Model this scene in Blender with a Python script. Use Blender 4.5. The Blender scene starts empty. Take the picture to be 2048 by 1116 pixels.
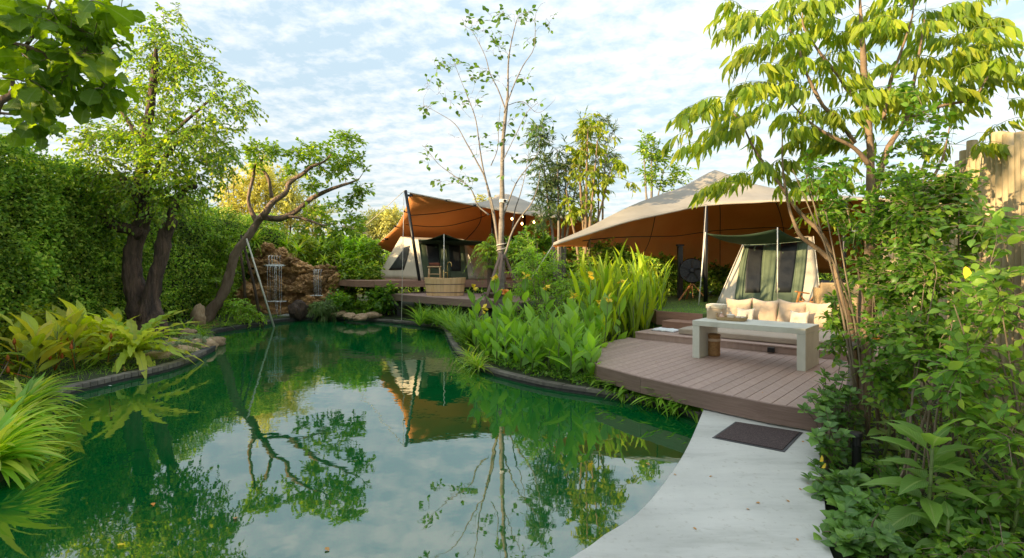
import bpy, bmesh, math, random
import numpy as np
from mathutils import Vector, Matrix, noise
R = math.radians
scene = bpy.context.scene
COL = scene.collection
rnd = random.Random(7)
rng = np.random.default_rng(7)

# ------------------------------------------------------------------ camera, light, exposure
F, CAMZ, HY = 1081.0, 1.89, 521.0
cam_d = bpy.data.cameras.new('camera'); cam = bpy.data.objects.new('camera', cam_d); COL.objects.link(cam)
cam.location = (0, 0, CAMZ); cam.rotation_euler = (R(90), 0, 0)
cam_d.sensor_width = 36.0; cam_d.lens = 36.0*F/2048.0
cam_d.shift_y = -37.0/2048.0; cam_d.clip_start = 0.05; cam_d.clip_end = 2000
scene.camera = cam

SUN_EL, SUN_AZ = R(12), (-0.86, -0.51)       # the sun stands low behind the camera on the left
sd = Vector((SUN_AZ[0]*math.cos(SUN_EL), SUN_AZ[1]*math.cos(SUN_EL), math.sin(SUN_EL))).normalized()
sun_d = bpy.data.lights.new('sun', 'SUN'); sun_d.energy = 2.6; sun_d.angle = R(0.6); sun_d.color = (1.0, 0.74, 0.42)
sun = bpy.data.objects.new('sun', sun_d); COL.objects.link(sun)
sun.rotation_euler = sd.to_track_quat('Z', 'Y').to_euler()

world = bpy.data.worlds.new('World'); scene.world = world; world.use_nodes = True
wn, wl = world.node_tree.nodes, world.node_tree.links
for n in list(wn): wn.remove(n)
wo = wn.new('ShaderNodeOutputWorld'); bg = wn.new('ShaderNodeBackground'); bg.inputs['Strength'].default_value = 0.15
sky = wn.new('ShaderNodeTexSky'); sky.sky_type = 'NISHITA'; sky.sun_disc = False
sky.sun_elevation = SUN_EL; sky.sun_rotation = math.atan2(sd.x, sd.y); sky.air_density = 1.0; sky.dust_density = 1.6; sky.ozone_density = 1.6
tc = wn.new('ShaderNodeTexCoord')
def wmath(op, a, b=None):
    n = wn.new('ShaderNodeMath'); n.operation = op
    for i, v in enumerate((a, b)):
        if v is None: continue
        if isinstance(v, (int, float)): n.inputs[i].default_value = v
        else: wl.new(v, n.inputs[i])
    return n.outputs[0]
sx = wn.new('ShaderNodeSeparateXYZ'); wl.new(tc.outputs['Generated'], sx.inputs[0])
zz = wmath('ADD', wmath('MAXIMUM', sx.outputs[2], 0.0), 0.14)
cx = wn.new('ShaderNodeCombineXYZ')
wl.new(wmath('DIVIDE', sx.outputs[0], zz), cx.inputs[0]); wl.new(wmath('DIVIDE', sx.outputs[1], zz), cx.inputs[1])
mp = wn.new('ShaderNodeMapping'); mp.inputs['Rotation'].default_value = (0, 0, R(18)); mp.inputs['Scale'].default_value = (1.0, 1.0, 1); wl.new(cx.outputs[0], mp.inputs[0])
n1 = wn.new('ShaderNodeTexNoise'); n1.inputs['Scale'].default_value = 12.0; n1.inputs['Detail'].default_value = 7; n1.inputs['Roughness'].default_value = 0.62; n1.inputs['Distortion'].default_value = 0.15
n2 = wn.new('ShaderNodeTexNoise'); n2.inputs['Scale'].default_value = 0.9; n2.inputs['Detail'].default_value = 3
wl.new(mp.outputs[0], n1.inputs['Vector']); wl.new(mp.outputs[0], n2.inputs['Vector'])
wv = wn.new('ShaderNodeTexWave'); wv.bands_direction = 'Y'; wv.inputs['Scale'].default_value = 1.7; wv.inputs['Distortion'].default_value = 5; wv.inputs['Detail'].default_value = 3; wv.inputs['Detail Scale'].default_value = 1.2
wl.new(mp.outputs[0], wv.inputs['Vector'])
cm = wmath('ADD', wmath('ADD', wmath('MULTIPLY', n1.outputs['Fac'], 0.75), wmath('MULTIPLY', n2.outputs['Fac'], 0.75)), wmath('MULTIPLY', wv.outputs['Fac'], 0.10))
cr = wn.new('ShaderNodeValToRGB'); wl.new(cm, cr.inputs[0])
cr.color_ramp.elements[0].position = 0.665; cr.color_ramp.elements[0].color = (0, 0, 0, 1)
cr.color_ramp.elements[1].position = 0.92; cr.color_ramp.elements[1].color = (1, 1, 1, 1)
cf = wmath('MULTIPLY', cr.outputs[0], 0.92)
mixw = wn.new('ShaderNodeMix'); mixw.data_type = 'RGBA'; wl.new(cf, mixw.inputs['Factor'])
hsv = wn.new('ShaderNodeHueSaturation'); hsv.inputs['Saturation'].default_value = 0.62; hsv.inputs['Value'].default_value = 1.0
wl.new(sky.outputs[0], hsv.inputs['Color'])
# thin high veil of cloud over the whole sky, on top of the sky texture
veil = wn.new('ShaderNodeMix'); veil.data_type = 'RGBA'; veil.inputs['Factor'].default_value = 0.82
wl.new(hsv.outputs[0], veil.inputs['A']); veil.inputs['B'].default_value = (.80, 1.04, 1.17, 1)
glow = wn.new('ShaderNodeMix'); glow.data_type = 'RGBA'; glow.blend_type = 'ADD'; glow.inputs['Factor'].default_value = 0.12
glow.inputs['A'].default_value = (1.45, 1.45, 1.42, 1); wl.new(hsv.outputs[0], glow.inputs['B'])      # clouds, brighter towards the sun
wl.new(veil.outputs['Result'], mixw.inputs['A']); wl.new(glow.outputs['Result'], mixw.inputs['B'])
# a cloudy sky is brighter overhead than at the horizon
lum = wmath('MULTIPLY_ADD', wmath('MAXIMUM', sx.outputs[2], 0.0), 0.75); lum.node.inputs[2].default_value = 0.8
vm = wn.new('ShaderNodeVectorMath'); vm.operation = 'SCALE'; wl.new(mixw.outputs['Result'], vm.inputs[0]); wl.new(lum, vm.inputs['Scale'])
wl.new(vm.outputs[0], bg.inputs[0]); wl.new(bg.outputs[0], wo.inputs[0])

scene.view_settings.view_transform = 'Standard'; scene.view_settings.look = 'None'
scene.view_settings.exposure = 2.1; scene.view_settings.gamma = 1; scene.view_settings.use_curve_mapping = False
scene.render.engine = 'CYCLES'
cy = scene.cycles
cy.max_bounces = 7; cy.diffuse_bounces = 3; cy.glossy_bounces = 3; cy.transmission_bounces = 4; cy.transparent_max_bounces = 8
cy.caustics_reflective = False; cy.caustics_refractive = False
try:
    cy.use_denoising = True; cy.denoiser = 'OPENIMAGEDENOISE'
except Exception: pass

# ------------------------------------------------------------------ helpers
def W(px, py, Y):                      # the place at depth Y seen in that direction
    return Vector(((px-1024.0)*Y/F, Y, CAMZ-(py-HY)*Y/F))
def G(px, py, z=0.0):                  # the place on a level z
    return W(px, py, F*(CAMZ-z)/(py-HY))
OU, OV, OO = Vector((.745, -.667, 0)), Vector((.667, .745, 0)), Vector((2.47, 10.5, 0))
def D(u, v, z=0.0):                    # the frame of the near deck: u along the steps, v along the boards
    p = OO + OU*u + OV*v; p.z = z; return p
ROTU = math.atan2(OU.y, OU.x)

def node_mat(name):
    m = bpy.data.materials.new(name); m.use_nodes = True
    nt = m.node_tree; b = nt.nodes['Principled BSDF']
    return m, nt, b
def nn(nt, t, **kw):
    n = nt.nodes.new(t)
    for k, v in kw.items():
        if k in n.inputs: n.inputs[k].default_value = v
        else: setattr(n, k, v)
    return n
def ramp(nt, fac, stops):
    r = nt.nodes.new('ShaderNodeValToRGB'); e = r.color_ramp.elements
    while len(e) > len(stops): e.remove(e[-1])
    while len(e) < len(stops): e.new(1.0)
    for i, (p, c) in enumerate(stops):
        e[i].position = p; e[i].color = (c[0], c[1], c[2], 1)
    nt.links.new(fac, r.inputs[0]); return r
def surf(name, c1, c2=None, rough=.7, scale=8, detail=6, bump=.2, bscale=None, stretch=(1, 1, 1), metal=0, spec=.5, transl=0, c3=None, coat=0, objvar=0, coord='Object', sheen=0, bdist=.02):
    m, nt, b = node_mat(name); L = nt.links
    c2 = c2 or tuple(x*.75 for x in c1)
    t = nn(nt, 'ShaderNodeTexCoord'); mp = nn(nt, 'ShaderNodeMapping'); mp.inputs['Scale'].default_value = stretch
    L.new(t.outputs[coord], mp.inputs[0])
    no = nn(nt, 'ShaderNodeTexNoise'); no.inputs['Scale'].default_value = scale; no.inputs['Detail'].default_value = detail; no.inputs['Roughness'].default_value = .6
    vec = mp.outputs[0]
    if objvar:
        oi = nn(nt, 'ShaderNodeObjectInfo'); ad = nn(nt, 'ShaderNodeVectorMath', operation='ADD')
        sc = nn(nt, 'ShaderNodeMath', operation='MULTIPLY'); sc.inputs[1].default_value = 37.0; L.new(oi.outputs['Random'], sc.inputs[0])
        L.new(mp.outputs[0], ad.inputs[0]); L.new(sc.outputs[0], ad.inputs[1]); vec = ad.outputs[0]
    L.new(vec, no.inputs['Vector'])
    st = [(.32, c1), (.68, c2)] if c3 is None else [(.28, c1), (.5, c2), (.72, c3)]
    r = ramp(nt, no.outputs['Fac'], st); out = r.outputs[0]
    if objvar:
        h = nn(nt, 'ShaderNodeHueSaturation'); mr = nn(nt, 'ShaderNodeMapRange'); mr.inputs[3].default_value = 1-objvar; mr.inputs[4].default_value = 1+objvar
        L.new(oi.outputs['Random'], mr.inputs[0]); L.new(mr.outputs[0], h.inputs['Value']); L.new(out, h.inputs['Color']); out = h.outputs[0]
    L.new(out, b.inputs['Base Color']); b.inputs['Roughness'].default_value = rough; b.inputs['Metallic'].default_value = metal
    b.inputs['Specular IOR Level'].default_value = spec
    if coat: b.inputs['Coat Weight'].default_value = coat
    if sheen: b.inputs['Sheen Weight'].default_value = sheen
    if bump:
        n2 = nn(nt, 'ShaderNodeTexNoise'); n2.inputs['Scale'].default_value = bscale or scale*4; n2.inputs['Detail'].default_value = 5; L.new(vec, n2.inputs['Vector'])
        bp = nn(nt, 'ShaderNodeBump'); bp.inputs['Strength'].default_value = bump; bp.inputs['Distance'].default_value = bdist
        L.new(n2.outputs['Fac'], bp.inputs['Height']); L.new(bp.outputs[0], b.inputs['Normal'])
    if transl:
        tr = nn(nt, 'ShaderNodeBsdfTranslucent'); mx = nn(nt, 'ShaderNodeMixShader'); mx.inputs[0].default_value = transl
        L.new(out, tr.inputs[0]); L.new(b.outputs[0], mx.inputs[1]); L.new(tr.outputs[0], mx.inputs[2])
        L.new(mx.outputs[0], nt.nodes['Material Output'].inputs[0])
    return m
def leafmat(name, cols, transl=.35, rough=.42, vein=0.0, tip=None, spec=.4, var=(.72, 1.3)):
    """cols: colours from deepest to lightest, one picked for each leaf"""
    m, nt, b = node_mat(name); L = nt.links
    g = nn(nt, 'ShaderNodeNewGeometry'); oi = nn(nt, 'ShaderNodeObjectInfo')
    a = nn(nt, 'ShaderNodeMath', operation='ADD'); L.new(g.outputs['Random Per Island'], a.inputs[0]); L.new(oi.outputs['Random'], a.inputs[1])
    f = nn(nt, 'ShaderNodeMath', operation='FRACT'); L.new(a.outputs[0], f.inputs[0])
    cols = [tuple(min(.55, x*k_) for x, k_ in zip(c, (1.75, 1.72, 1.5))) for c in cols]; n = len(cols); r = ramp(nt, f.outputs[0], [(i/max(1, n-1), c) for i, c in enumerate(cols)]); out = r.outputs[0]
    # broad patches of slightly different green over the plant
    no = nn(nt, 'ShaderNodeTexNoise'); no.inputs['Scale'].default_value = 1.3; no.inputs['Detail'].default_value = 3
    L.new(g.outputs['Position'], no.inputs['Vector'])
    mr = nn(nt, 'ShaderNodeMapRange'); mr.inputs[1].default_value = .3; mr.inputs[2].default_value = .7; mr.inputs[3].default_value = var[0]; mr.inputs[4].default_value = var[1]; L.new(no.outputs['Fac'], mr.inputs[0])
    h = nn(nt, 'ShaderNodeHueSaturation'); L.new(mr.outputs[0], h.inputs['Value']); L.new(out, h.inputs['Color']); out = h.outputs[0]
    if vein:
        at = nn(nt, 'ShaderNodeAttribute', attribute_name='lv'); s = nn(nt, 'ShaderNodeSeparateXYZ'); L.new(at.outputs['Vector'], s.inputs[0])
        ab = nn(nt, 'ShaderNodeMath', operation='ABSOLUTE'); L.new(s.outputs[1], ab.inputs[0])
        mr2 = nn(nt, 'ShaderNodeMapRange'); mr2.inputs[1].default_value = .03; mr2.inputs[2].default_value = .12; mr2.inputs[3].default_value = 1; mr2.inputs[4].default_value = 0; L.new(ab.outputs[0], mr2.inputs[0])
        # side veins run obliquely from the midrib
        q = nn(nt, 'ShaderNodeMath', operation='MULTIPLY_ADD'); L.new(ab.outputs[0], q.inputs[0]); q.inputs[1].default_value = -.35; L.new(s.outputs[0], q.inputs[2])
        q2 = nn(nt, 'ShaderNodeMath', operation='MULTIPLY'); L.new(q.outputs[0], q2.inputs[0]); q2.inputs[1].default_value = 90.0
        si = nn(nt, 'ShaderNodeMath', operation='SINE'); L.new(q2.outputs[0], si.inputs[0])
        mr3 = nn(nt, 'ShaderNodeMapRange'); mr3.inputs[1].default_value = .55; mr3.inputs[2].default_value = 1; mr3.inputs[3].default_value = 0; mr3.inputs[4].default_value = .35; L.new(si.outputs[0], mr3.inputs[0])
        mxm = nn(nt, 'ShaderNodeMath', operation='MAXIMUM'); L.new(mr2.outputs[0], mxm.inputs[0]); L.new(mr3.outputs[0], mxm.inputs[1])
        vs = nn(nt, 'ShaderNodeMath', operation='MULTIPLY'); L.new(mxm.outputs[0], vs.inputs[0]); vs.inputs[1].default_value = vein
        mc = nn(nt, 'ShaderNodeMix', data_type='RGBA'); L.new(vs.outputs[0], mc.inputs['Factor']); L.new(out, mc.inputs['A']); mc.inputs['B'].default_value = (.32, .42, .14, 1); out = mc.outputs['Result']
        bp = nn(nt, 'ShaderNodeBump'); bp.inputs['Strength'].default_value = .35; bp.inputs['Distance'].default_value = .004; bp.invert = True
        L.new(si.outputs[0], bp.inputs['Height']); L.new(bp.outputs[0], b.inputs['Normal'])
    if tip:
        at = nn(nt, 'ShaderNodeAttribute', attribute_name='lv'); s = nn(nt, 'ShaderNodeSeparateXYZ'); L.new(at.outputs['Vector'], s.inputs[0])
        no2 = nn(nt, 'ShaderNodeTexNoise'); no2.inputs['Scale'].default_value = 9; L.new(g.outputs['Position'], no2.inputs['Vector'])
        ad = nn(nt, 'ShaderNodeMath', operation='MULTIPLY_ADD'); L.new(no2.outputs['Fac'], ad.inputs[0]); ad.inputs[1].default_value = .9; L.new(s.outputs[0], ad.inputs[2])
        mr4 = nn(nt, 'ShaderNodeMapRange'); mr4.inputs[1].default_value = 1.0; mr4.inputs[2].default_value = 1.5; L.new(ad.outputs[0], mr4.inputs[0])
        mt = nn(nt, 'ShaderNodeMix', data_type='RGBA'); L.new(mr4.outputs[0], mt.inputs['Factor']); L.new(out, mt.inputs['A']); mt.inputs['B'].default_value = (*tip, 1); out = mt.outputs['Result']
    L.new(out, b.inputs['Base Color']); b.inputs['Roughness'].default_value = rough; b.inputs['Specular IOR Level'].default_value = spec
    tr = nn(nt, 'ShaderNodeBsdfTranslucent'); mx = nn(nt, 'ShaderNodeMixShader'); mx.inputs[0].default_value = min(.5, transl+.06)
    hs = nn(nt, 'ShaderNodeHueSaturation'); hs.inputs['Value'].default_value = 1.7; hs.inputs['Saturation'].default_value = 1.1; hs.inputs['Hue'].default_value = .485
    L.new(out, hs.inputs['Color']); L.new(hs.outputs[0], tr.inputs[0]); L.new(b.outputs[0], mx.inputs[1]); L.new(tr.outputs[0], mx.inputs[2])
    L.new(mx.outputs[0], nt.nodes['Material Output'].inputs[0])
    return m

def thing(name, label, cat, loc=(0, 0, 0), group=None, rz=0):
    o = bpy.data.objects.new(name, None); COL.objects.link(o); o.location = loc; o.rotation_euler = (0, 0, rz)
    o.empty_display_size = .1
    o['label'] = label; o['category'] = cat
    if group: o['group'] = group
    return o
def tag(o, label, cat, group=None):
    o['label'] = label; o['category'] = cat
    if group: o['group'] = group
    return o
def struct(o): o['kind'] = 'structure'; return o
def stuff(o): o['kind'] = 'stuff'; return o
def link(name, me, mats=None, parent=None, world_geo=True):
    """world_geo: vertices are in world coordinates, so the parent's placing is undone"""
    o = bpy.data.objects.new(name, me); COL.objects.link(o)
    if mats:
        for m in (mats if isinstance(mats, (list, tuple)) else [mats]): me.materials.append(m)
    if parent is not None:
        o.parent = parent
        if world_geo: o.matrix_parent_inverse = basis(parent).inverted()
    return o
def basis(o):
    m = Matrix.LocRotScale(o.location, o.rotation_euler, o.scale)
    if o.parent: m = basis(o.parent) @ o.matrix_parent_inverse @ m
    return m

class MB:
    def __init__(s): s.v = []; s.f = []; s.mi = []
    def add(s, vs, fs, mi=0):
        k = len(s.v); s.v += [tuple(v) for v in vs]
        for f in fs: s.f.append([i+k for i in f]); s.mi.append(mi)
        return s
    def box(s, c, size, rz=0, mi=0, taper=1.0, M=None):
        hx, hy, hz = [q/2 for q in size]; M = M or Matrix.Rotation(rz, 3, 'Z'); c = Vector(c); vs = []
        for z in (-hz, hz):
            k = 1.0 if z < 0 else taper
            for x, y in ((-hx, -hy), (hx, -hy), (hx, hy), (-hx, hy)): vs.append(c + M @ Vector((x*k, y*k, z)))
        return s.add(vs, [(3, 2, 1, 0), (4, 5, 6, 7), (0, 1, 5, 4), (1, 2, 6, 5), (2, 3, 7, 6), (3, 0, 4, 7)], mi)
    def bar(s, a, b, w, h=None, mi=0):          # square bar from a to b
        a, b = Vector(a), Vector(b); d = b-a; q = d.to_track_quat('Z', 'Y').to_matrix()
        return s.box((a+b)/2, (w, h or w, d.length), M=q, mi=mi)
    def tube(s, pts, r, n=8, mi=0, cap=True, wob=0):
        pts = [Vector(p) for p in pts]; m = len(pts)
        rs = r if isinstance(r, (list, tuple)) else [r]*m
        k = len(s.v); up = None
        for i, p in enumerate(pts):
            t = (pts[min(i+1, m-1)]-pts[max(i-1, 0)]).normalized()
            if up is None: up = Vector((0, 0, 1)) if abs(t.z) < .9 else Vector((1, 0, 0))
            a = up - t*up.dot(t)
            if a.length < 1e-5: a = t.orthogonal()
            a.normalize(); bb = t.cross(a); up = a
            for j in range(n):
                th = 2*math.pi*j/n; rr = rs[i]*(1+(wob*(noise.noise(Vector((p.x*7+j*1.7, p.y*7, p.z*7))) if wob else 0)))
                s.v.append(tuple(p + a*math.cos(th)*rr + bb*math.sin(th)*rr))
        for i in range(m-1):
            for j in range(n):
                s.f.append([k+i*n+j, k+i*n+(j+1) % n, k+(i+1)*n+(j+1) % n, k+(i+1)*n+j]); s.mi.append(mi)
        if cap:
            s.f.append([k+j for j in range(n)][::-1]); s.mi.append(mi); s.f.append([k+(m-1)*n+j for j in range(n)]); s.mi.append(mi)
        return s
    def lathe(s, c, prof, n=20, mi=0, sx=1, sy=1, rz=0, caps=True):      # prof: (radius, z)
        c = Vector(c); k = len(s.v); ca, sa = math.cos(rz), math.sin(rz)
        for r, z in prof:
            for j in range(n):
                th = 2*math.pi*j/n; x, y = r*math.cos(th)*sx, r*math.sin(th)*sy
                s.v.append((c.x+x*ca-y*sa, c.y+x*sa+y*ca, c.z+z))
        for i in range(len(prof)-1):
            for j in range(n):
                s.f.append([k+i*n+j, k+i*n+(j+1) % n, k+(i+1)*n+(j+1) % n, k+(i+1)*n+j]); s.mi.append(mi)
        if not caps: return s
        s.f.append([k+j for j in range(n)][::-1]); s.mi.append(mi); e = k+(len(prof)-1)*n
        s.f.append([e+j for j in range(n)]); s.mi.append(mi)
        return s
    def prism(s, poly, z0, z1, mi=0):
        n = len(poly); vs = [(p[0], p[1], z0) for p in poly]+[(p[0], p[1], z1) for p in poly]
        a = sum(poly[i][0]*poly[(i+1) % n][1]-poly[(i+1) % n][0]*poly[i][1] for i in range(n))
        fs = [list(range(n))[::-1], [n+i for i in range(n)]]+[(i, (i+1) % n, n+(i+1) % n, n+i) for i in range(n)]
        if a < 0: fs = [list(f)[::-1] for f in fs]
        return s.add(vs, fs, mi)
    def mesh(s, name='m'):
        me = bpy.data.meshes.new(name); me.from_pydata(s.v, [], s.f)
        me.polygons.foreach_set('material_index', s.mi); me.update(); return me
    def build(s, name, mats, parent=None, smooth=False, bevel=0, world_geo=True):
        me = s.mesh(name); o = link(name, me, mats, parent, world_geo)
        if smooth:
            me.polygons.foreach_set('use_smooth', [True]*len(me.polygons))
            if smooth != 'all':
                try: me.set_sharp_from_angle(angle=R(40))
                except Exception: pass
        if bevel:
            b = o.modifiers.new('bevel', 'BEVEL'); b.width = bevel; b.segments = 2; b.limit_method = 'ANGLE'; b.angle_limit = R(50)
        return o

def catmull(P, n):
    """smooth curve through the points, n samples a span"""
    P = [Vector(p) for p in P]; out = []
    for i in range(len(P)-1):
        p0 = P[i-1] if i else P[0]*2-P[1]; p1, p2 = P[i], P[i+1]; p3 = P[i+2] if i+2 < len(P) else P[-1]*2-P[-2]
        for k in range(n):
            t = k/n
            out.append(.5*((2*p1)+(p2-p0)*t+(2*p0-5*p1+4*p2-p3)*t*t+(3*p1-p0-3*p2+p3)*t**3))
    out.append(P[-1].copy()); return out
def grid_surface(rows, n):
    """rows of control points to a dense grid [i][j]"""
    A = [catmull(r, n) for r in rows]; cols = []
    for j in range(len(A[0])): cols.append(catmull([a[j] for a in A], n))
    return [[cols[j][i] for j in range(len(cols))] for i in range(len(cols[0]))]
def grid_mesh(Gd, mb=None, mi=0):
    mb = mb or MB(); h, w = len(Gd), len(Gd[0])
    mb.add([p for r in Gd for p in r], [(i*w+j, i*w+j+1, (i+1)*w+j+1, (i+1)*w+j) for i in range(h-1) for j in range(w-1)], mi)
    return mb

# ------------------------------------------------------------------ leaves
def leaf_tpl(prof, fold=.25, arch=.15, curl=0, wavy=0, nw=1, stalk=0.0, twist=0):
    """leaf along +x, length 1; prof = half widths at even steps. Returns verts, faces, lv"""
    m = len(prof); V = []; UV = []; Fs = []
    for i, w in enumerate(prof):
        t = i/(m-1); x = stalk+(1-stalk)*t; z0 = -arch*x*x*(1+curl*x)
        xx = x*(1-.25*arch*x)
        if w < 1e-4:
            V.append((xx, 0, z0)); UV.append((t, 0)); Fs.append(('p', len(V)-1)); continue
        row = []
        for j in range(-nw, nw+1):
            s = j/nw; y = w*s; z = z0+fold*abs(y)+wavy*w*abs(s)*math.sin(i*2.4+(1.3 if j > 0 else 0))
            a = twist*t; y, z = y*math.cos(a)-(z-z0)*math.sin(a), z0+(z-z0)*math.cos(a)+y*math.sin(a)
            V.append((xx, y, z)); UV.append((t, s)); row.append(len(V)-1)
        Fs.append(('r', row))
    faces = []
    for a, b in zip(Fs[:-1], Fs[1:]):
        if a[0] == 'p' and b[0] == 'r':
            for j in range(len(b[1])-1): faces.append((a[1], b[1][j+1], b[1][j]))
        elif a[0] == 'r' and b[0] == 'p':
            for j in range(len(a[1])-1): faces.append((a[1][j], a[1][j+1], b[1]))
        elif a[0] == 'r':
            for j in range(len(a[1])-1): faces.append((a[1][j], a[1][j+1], b[1][j+1], b[1][j]))
    # faces wound upwards
    return np.array(V, float), [tuple(f) for f in faces], np.array([(u, v, 0) for u, v in UV], float)
TPL = {
 'tiny': leaf_tpl([0, .27, 0], fold=.3, arch=.12),
 'small': leaf_tpl([0, .22, .2, 0], fold=.3, arch=.15),
 'ovate': leaf_tpl([0, .13, .21, .25, .25, .215, .15, .07, 0], fold=.25, arch=.25, stalk=.08),
 'narrow': leaf_tpl([0, .085, .1, .06, 0], fold=.3, arch=.3),
 'lance': leaf_tpl([.015, .10, .15, .15, .11, .05, 0], fold=.35, arch=.35, stalk=0),
 'droop': leaf_tpl([0, .13, .19, .19, .15, .09, 0], fold=.3, arch=.2, stalk=.04, wavy=.12),
 'round': leaf_tpl([0, .22, .34, .37, .30, .16, 0], fold=.18, arch=.25, stalk=.1, wavy=.08),
 'big': leaf_tpl([.012, .02, .16, .22, .23, .20, .13, .06, 0], fold=.22, arch=.30, wavy=.10, nw=2),
 'canna': leaf_tpl([.02, .08, .15, .185, .19, .16, .105, .045, 0], fold=.35, arch=.22, wavy=.06, nw=2),
 'cordy': leaf_tpl([.012, .015, .09, .135, .15, .135, .10, .05, 0], fold=.3, arch=.25, wavy=.08, nw=2),
 'spear': leaf_tpl([.02, .05, .07, .075, .07, .055, .035, 0], fold=.6, arch=.18, nw=1),
 'strap': leaf_tpl([.03, .035, .038, .036, .032, .026, .018, 0], fold=.5, arch=.75, nw=1),
 'blade': leaf_tpl([.02, .018, .012, 0], fold=.4, arch=.55),
 'nest': leaf_tpl([.03, .042, .058, .064, .076, .078, .088, .086, .094, .088, .092, .08, .076, .058, .035, 0], fold=.35, arch=.62, wavy=.6, nw=2),
 'oak': leaf_tpl([.0, .05, .12, .17, .23, .27, .31, .33, .34, .31, .25, .13, 0], fold=.15, arch=.25, wavy=.20, nw=2, stalk=.06),
 'lobed': leaf_tpl([.0, .05, .20, .26, .25, .20, .11, 0], fold=.12, arch=.35, wavy=.2, nw=2, stalk=.1),
}
TPLMESH = {}
def tpl_mesh(key, mat):
    k = (key, mat.name)
    if k not in TPLMESH:
        V, Fs, UV = TPL[key]; me = bpy.data.meshes.new('leaf_'+key); me.from_pydata(V.tolist(), [], Fs)
        at = me.attributes.new('lv', 'FLOAT_VECTOR', 'POINT'); at.data.foreach_set('vector', UV.ravel()); me.materials.append(mat)
        me.polygons.foreach_set('use_smooth', [True]*len(me.polygons)); me.update(); TPLMESH[k] = me
    return TPLMESH[k]
def norm(a): return a/np.maximum(np.linalg.norm(a, axis=-1, keepdims=True), 1e-9)

class Foliage:
    def __init__(s): s.P = []; s.Dr = []; s.N = []; s.S = []; s.Wd = []
    def add(s, P, Dr, N, S, Wd=None):
        P = np.atleast_2d(np.asarray(P, float)); n = len(P)
        Dr = norm(np.broadcast_to(np.asarray(Dr, float), (n, 3))); N = np.broadcast_to(np.asarray(N, float), (n, 3))
        N = norm(N-Dr*(N*Dr).sum(1, keepdims=True)+1e-6)
        s.P.append(P); s.Dr.append(Dr); s.N.append(N); s.S.append(np.broadcast_to(np.asarray(S, float), (n,)).copy())
        s.Wd.append(np.broadcast_to(np.asarray(1.0 if Wd is None else Wd, float), (n,)).copy())
    def cat(s): return [np.concatenate(x) for x in (s.P, s.Dr, s.N, s.S, s.Wd)]
    def build(s, parent, tpl, mat, parts=0, minpx=10, name='leaf', mass='foliage'):
        """up to `parts` of the leaves that show largest become objects, the rest one mesh"""
        if not s.P: return
        P, Dr, N, S, Wd = s.cat(); n = len(P)
        Y = np.maximum(P[:, 1], .3); px = S*F/Y
        inn = (np.abs(P[:, 0]*F/Y) < 1040) & (np.abs((P[:, 2]-CAMZ)*F/Y+37) < 580)
        px = np.where(inn, px, 0); idx = np.argsort(-px)
        k = int(min(parts, (px >= minpx).sum())); big = idx[:k]; rest = idx[k:]
        if k:
            me = tpl_mesh(tpl, mat); inv = basis(parent).inverted()
            for i in big:
                d, q = Vector(Dr[i]), Vector(N[i]); sd_ = q.cross(d)
                M = Matrix((( d.x*S[i], sd_.x*S[i]*Wd[i], q.x*S[i], P[i, 0]), (d.y*S[i], sd_.y*S[i]*Wd[i], q.y*S[i], P[i, 1]), (d.z*S[i], sd_.z*S[i]*Wd[i], q.z*S[i], P[i, 2]), (0, 0, 0, 1)))
                o = bpy.data.objects.new(name, me); COL.objects.link(o); o.parent = parent; o.matrix_local = inv @ M
        if len(rest):
            V, Fs, UV = TPL[tpl]; P, Dr, N, S, Wd = P[rest], Dr[rest], N[rest], S[rest], Wd[rest]; sd_ = np.cross(N, Dr)
            X = P[:, None, :]+S[:, None, None]*(V[None, :, 0:1]*Dr[:, None]+V[None, :, 1:2]*Wd[:, None, None]*sd_[:, None]+V[None, :, 2:3]*N[:, None])
            me = np_mesh(mass, X.reshape(-1, 3), Fs, len(V), len(rest), UV)
            o = link(mass, me, mat, parent)
            if len(rest) > 3: stuff(o)
            return o
def np_mesh(name, X, Fs, nv, reps, UV=None):
    sizes = np.array([len(f) for f in Fs]); flat = np.concatenate([np.array(f) for f in Fs])
    loops = (flat[None]+np.arange(reps)[:, None]*nv).ravel(); tot = np.tile(sizes, reps); start = np.concatenate([[0], np.cumsum(tot)[:-1]])
    me = bpy.data.meshes.new(name); me.vertices.add(len(X)); me.vertices.foreach_set('co', X.ravel())
    me.loops.add(len(loops)); me.loops.foreach_set('vertex_index', loops.astype(np.int32))
    me.polygons.add(len(tot)); me.polygons.foreach_set('loop_start', start.astype(np.int32)); me.polygons.foreach_set('loop_total', tot.astype(np.int32))
    me.polygons.foreach_set('use_smooth', np.ones(len(tot), bool))
    if UV is not None:
        at = me.attributes.new('lv', 'FLOAT_VECTOR', 'POINT'); at.data.foreach_set('vector', np.tile(UV, (reps, 1)).ravel())
    me.update(calc_edges=True); me.validate(); return me
def rdir(n, up=0.0, sp=1.0):
    a = rng.normal(size=(n, 3))*sp; a[:, 2] += up; return norm(a)
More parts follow.
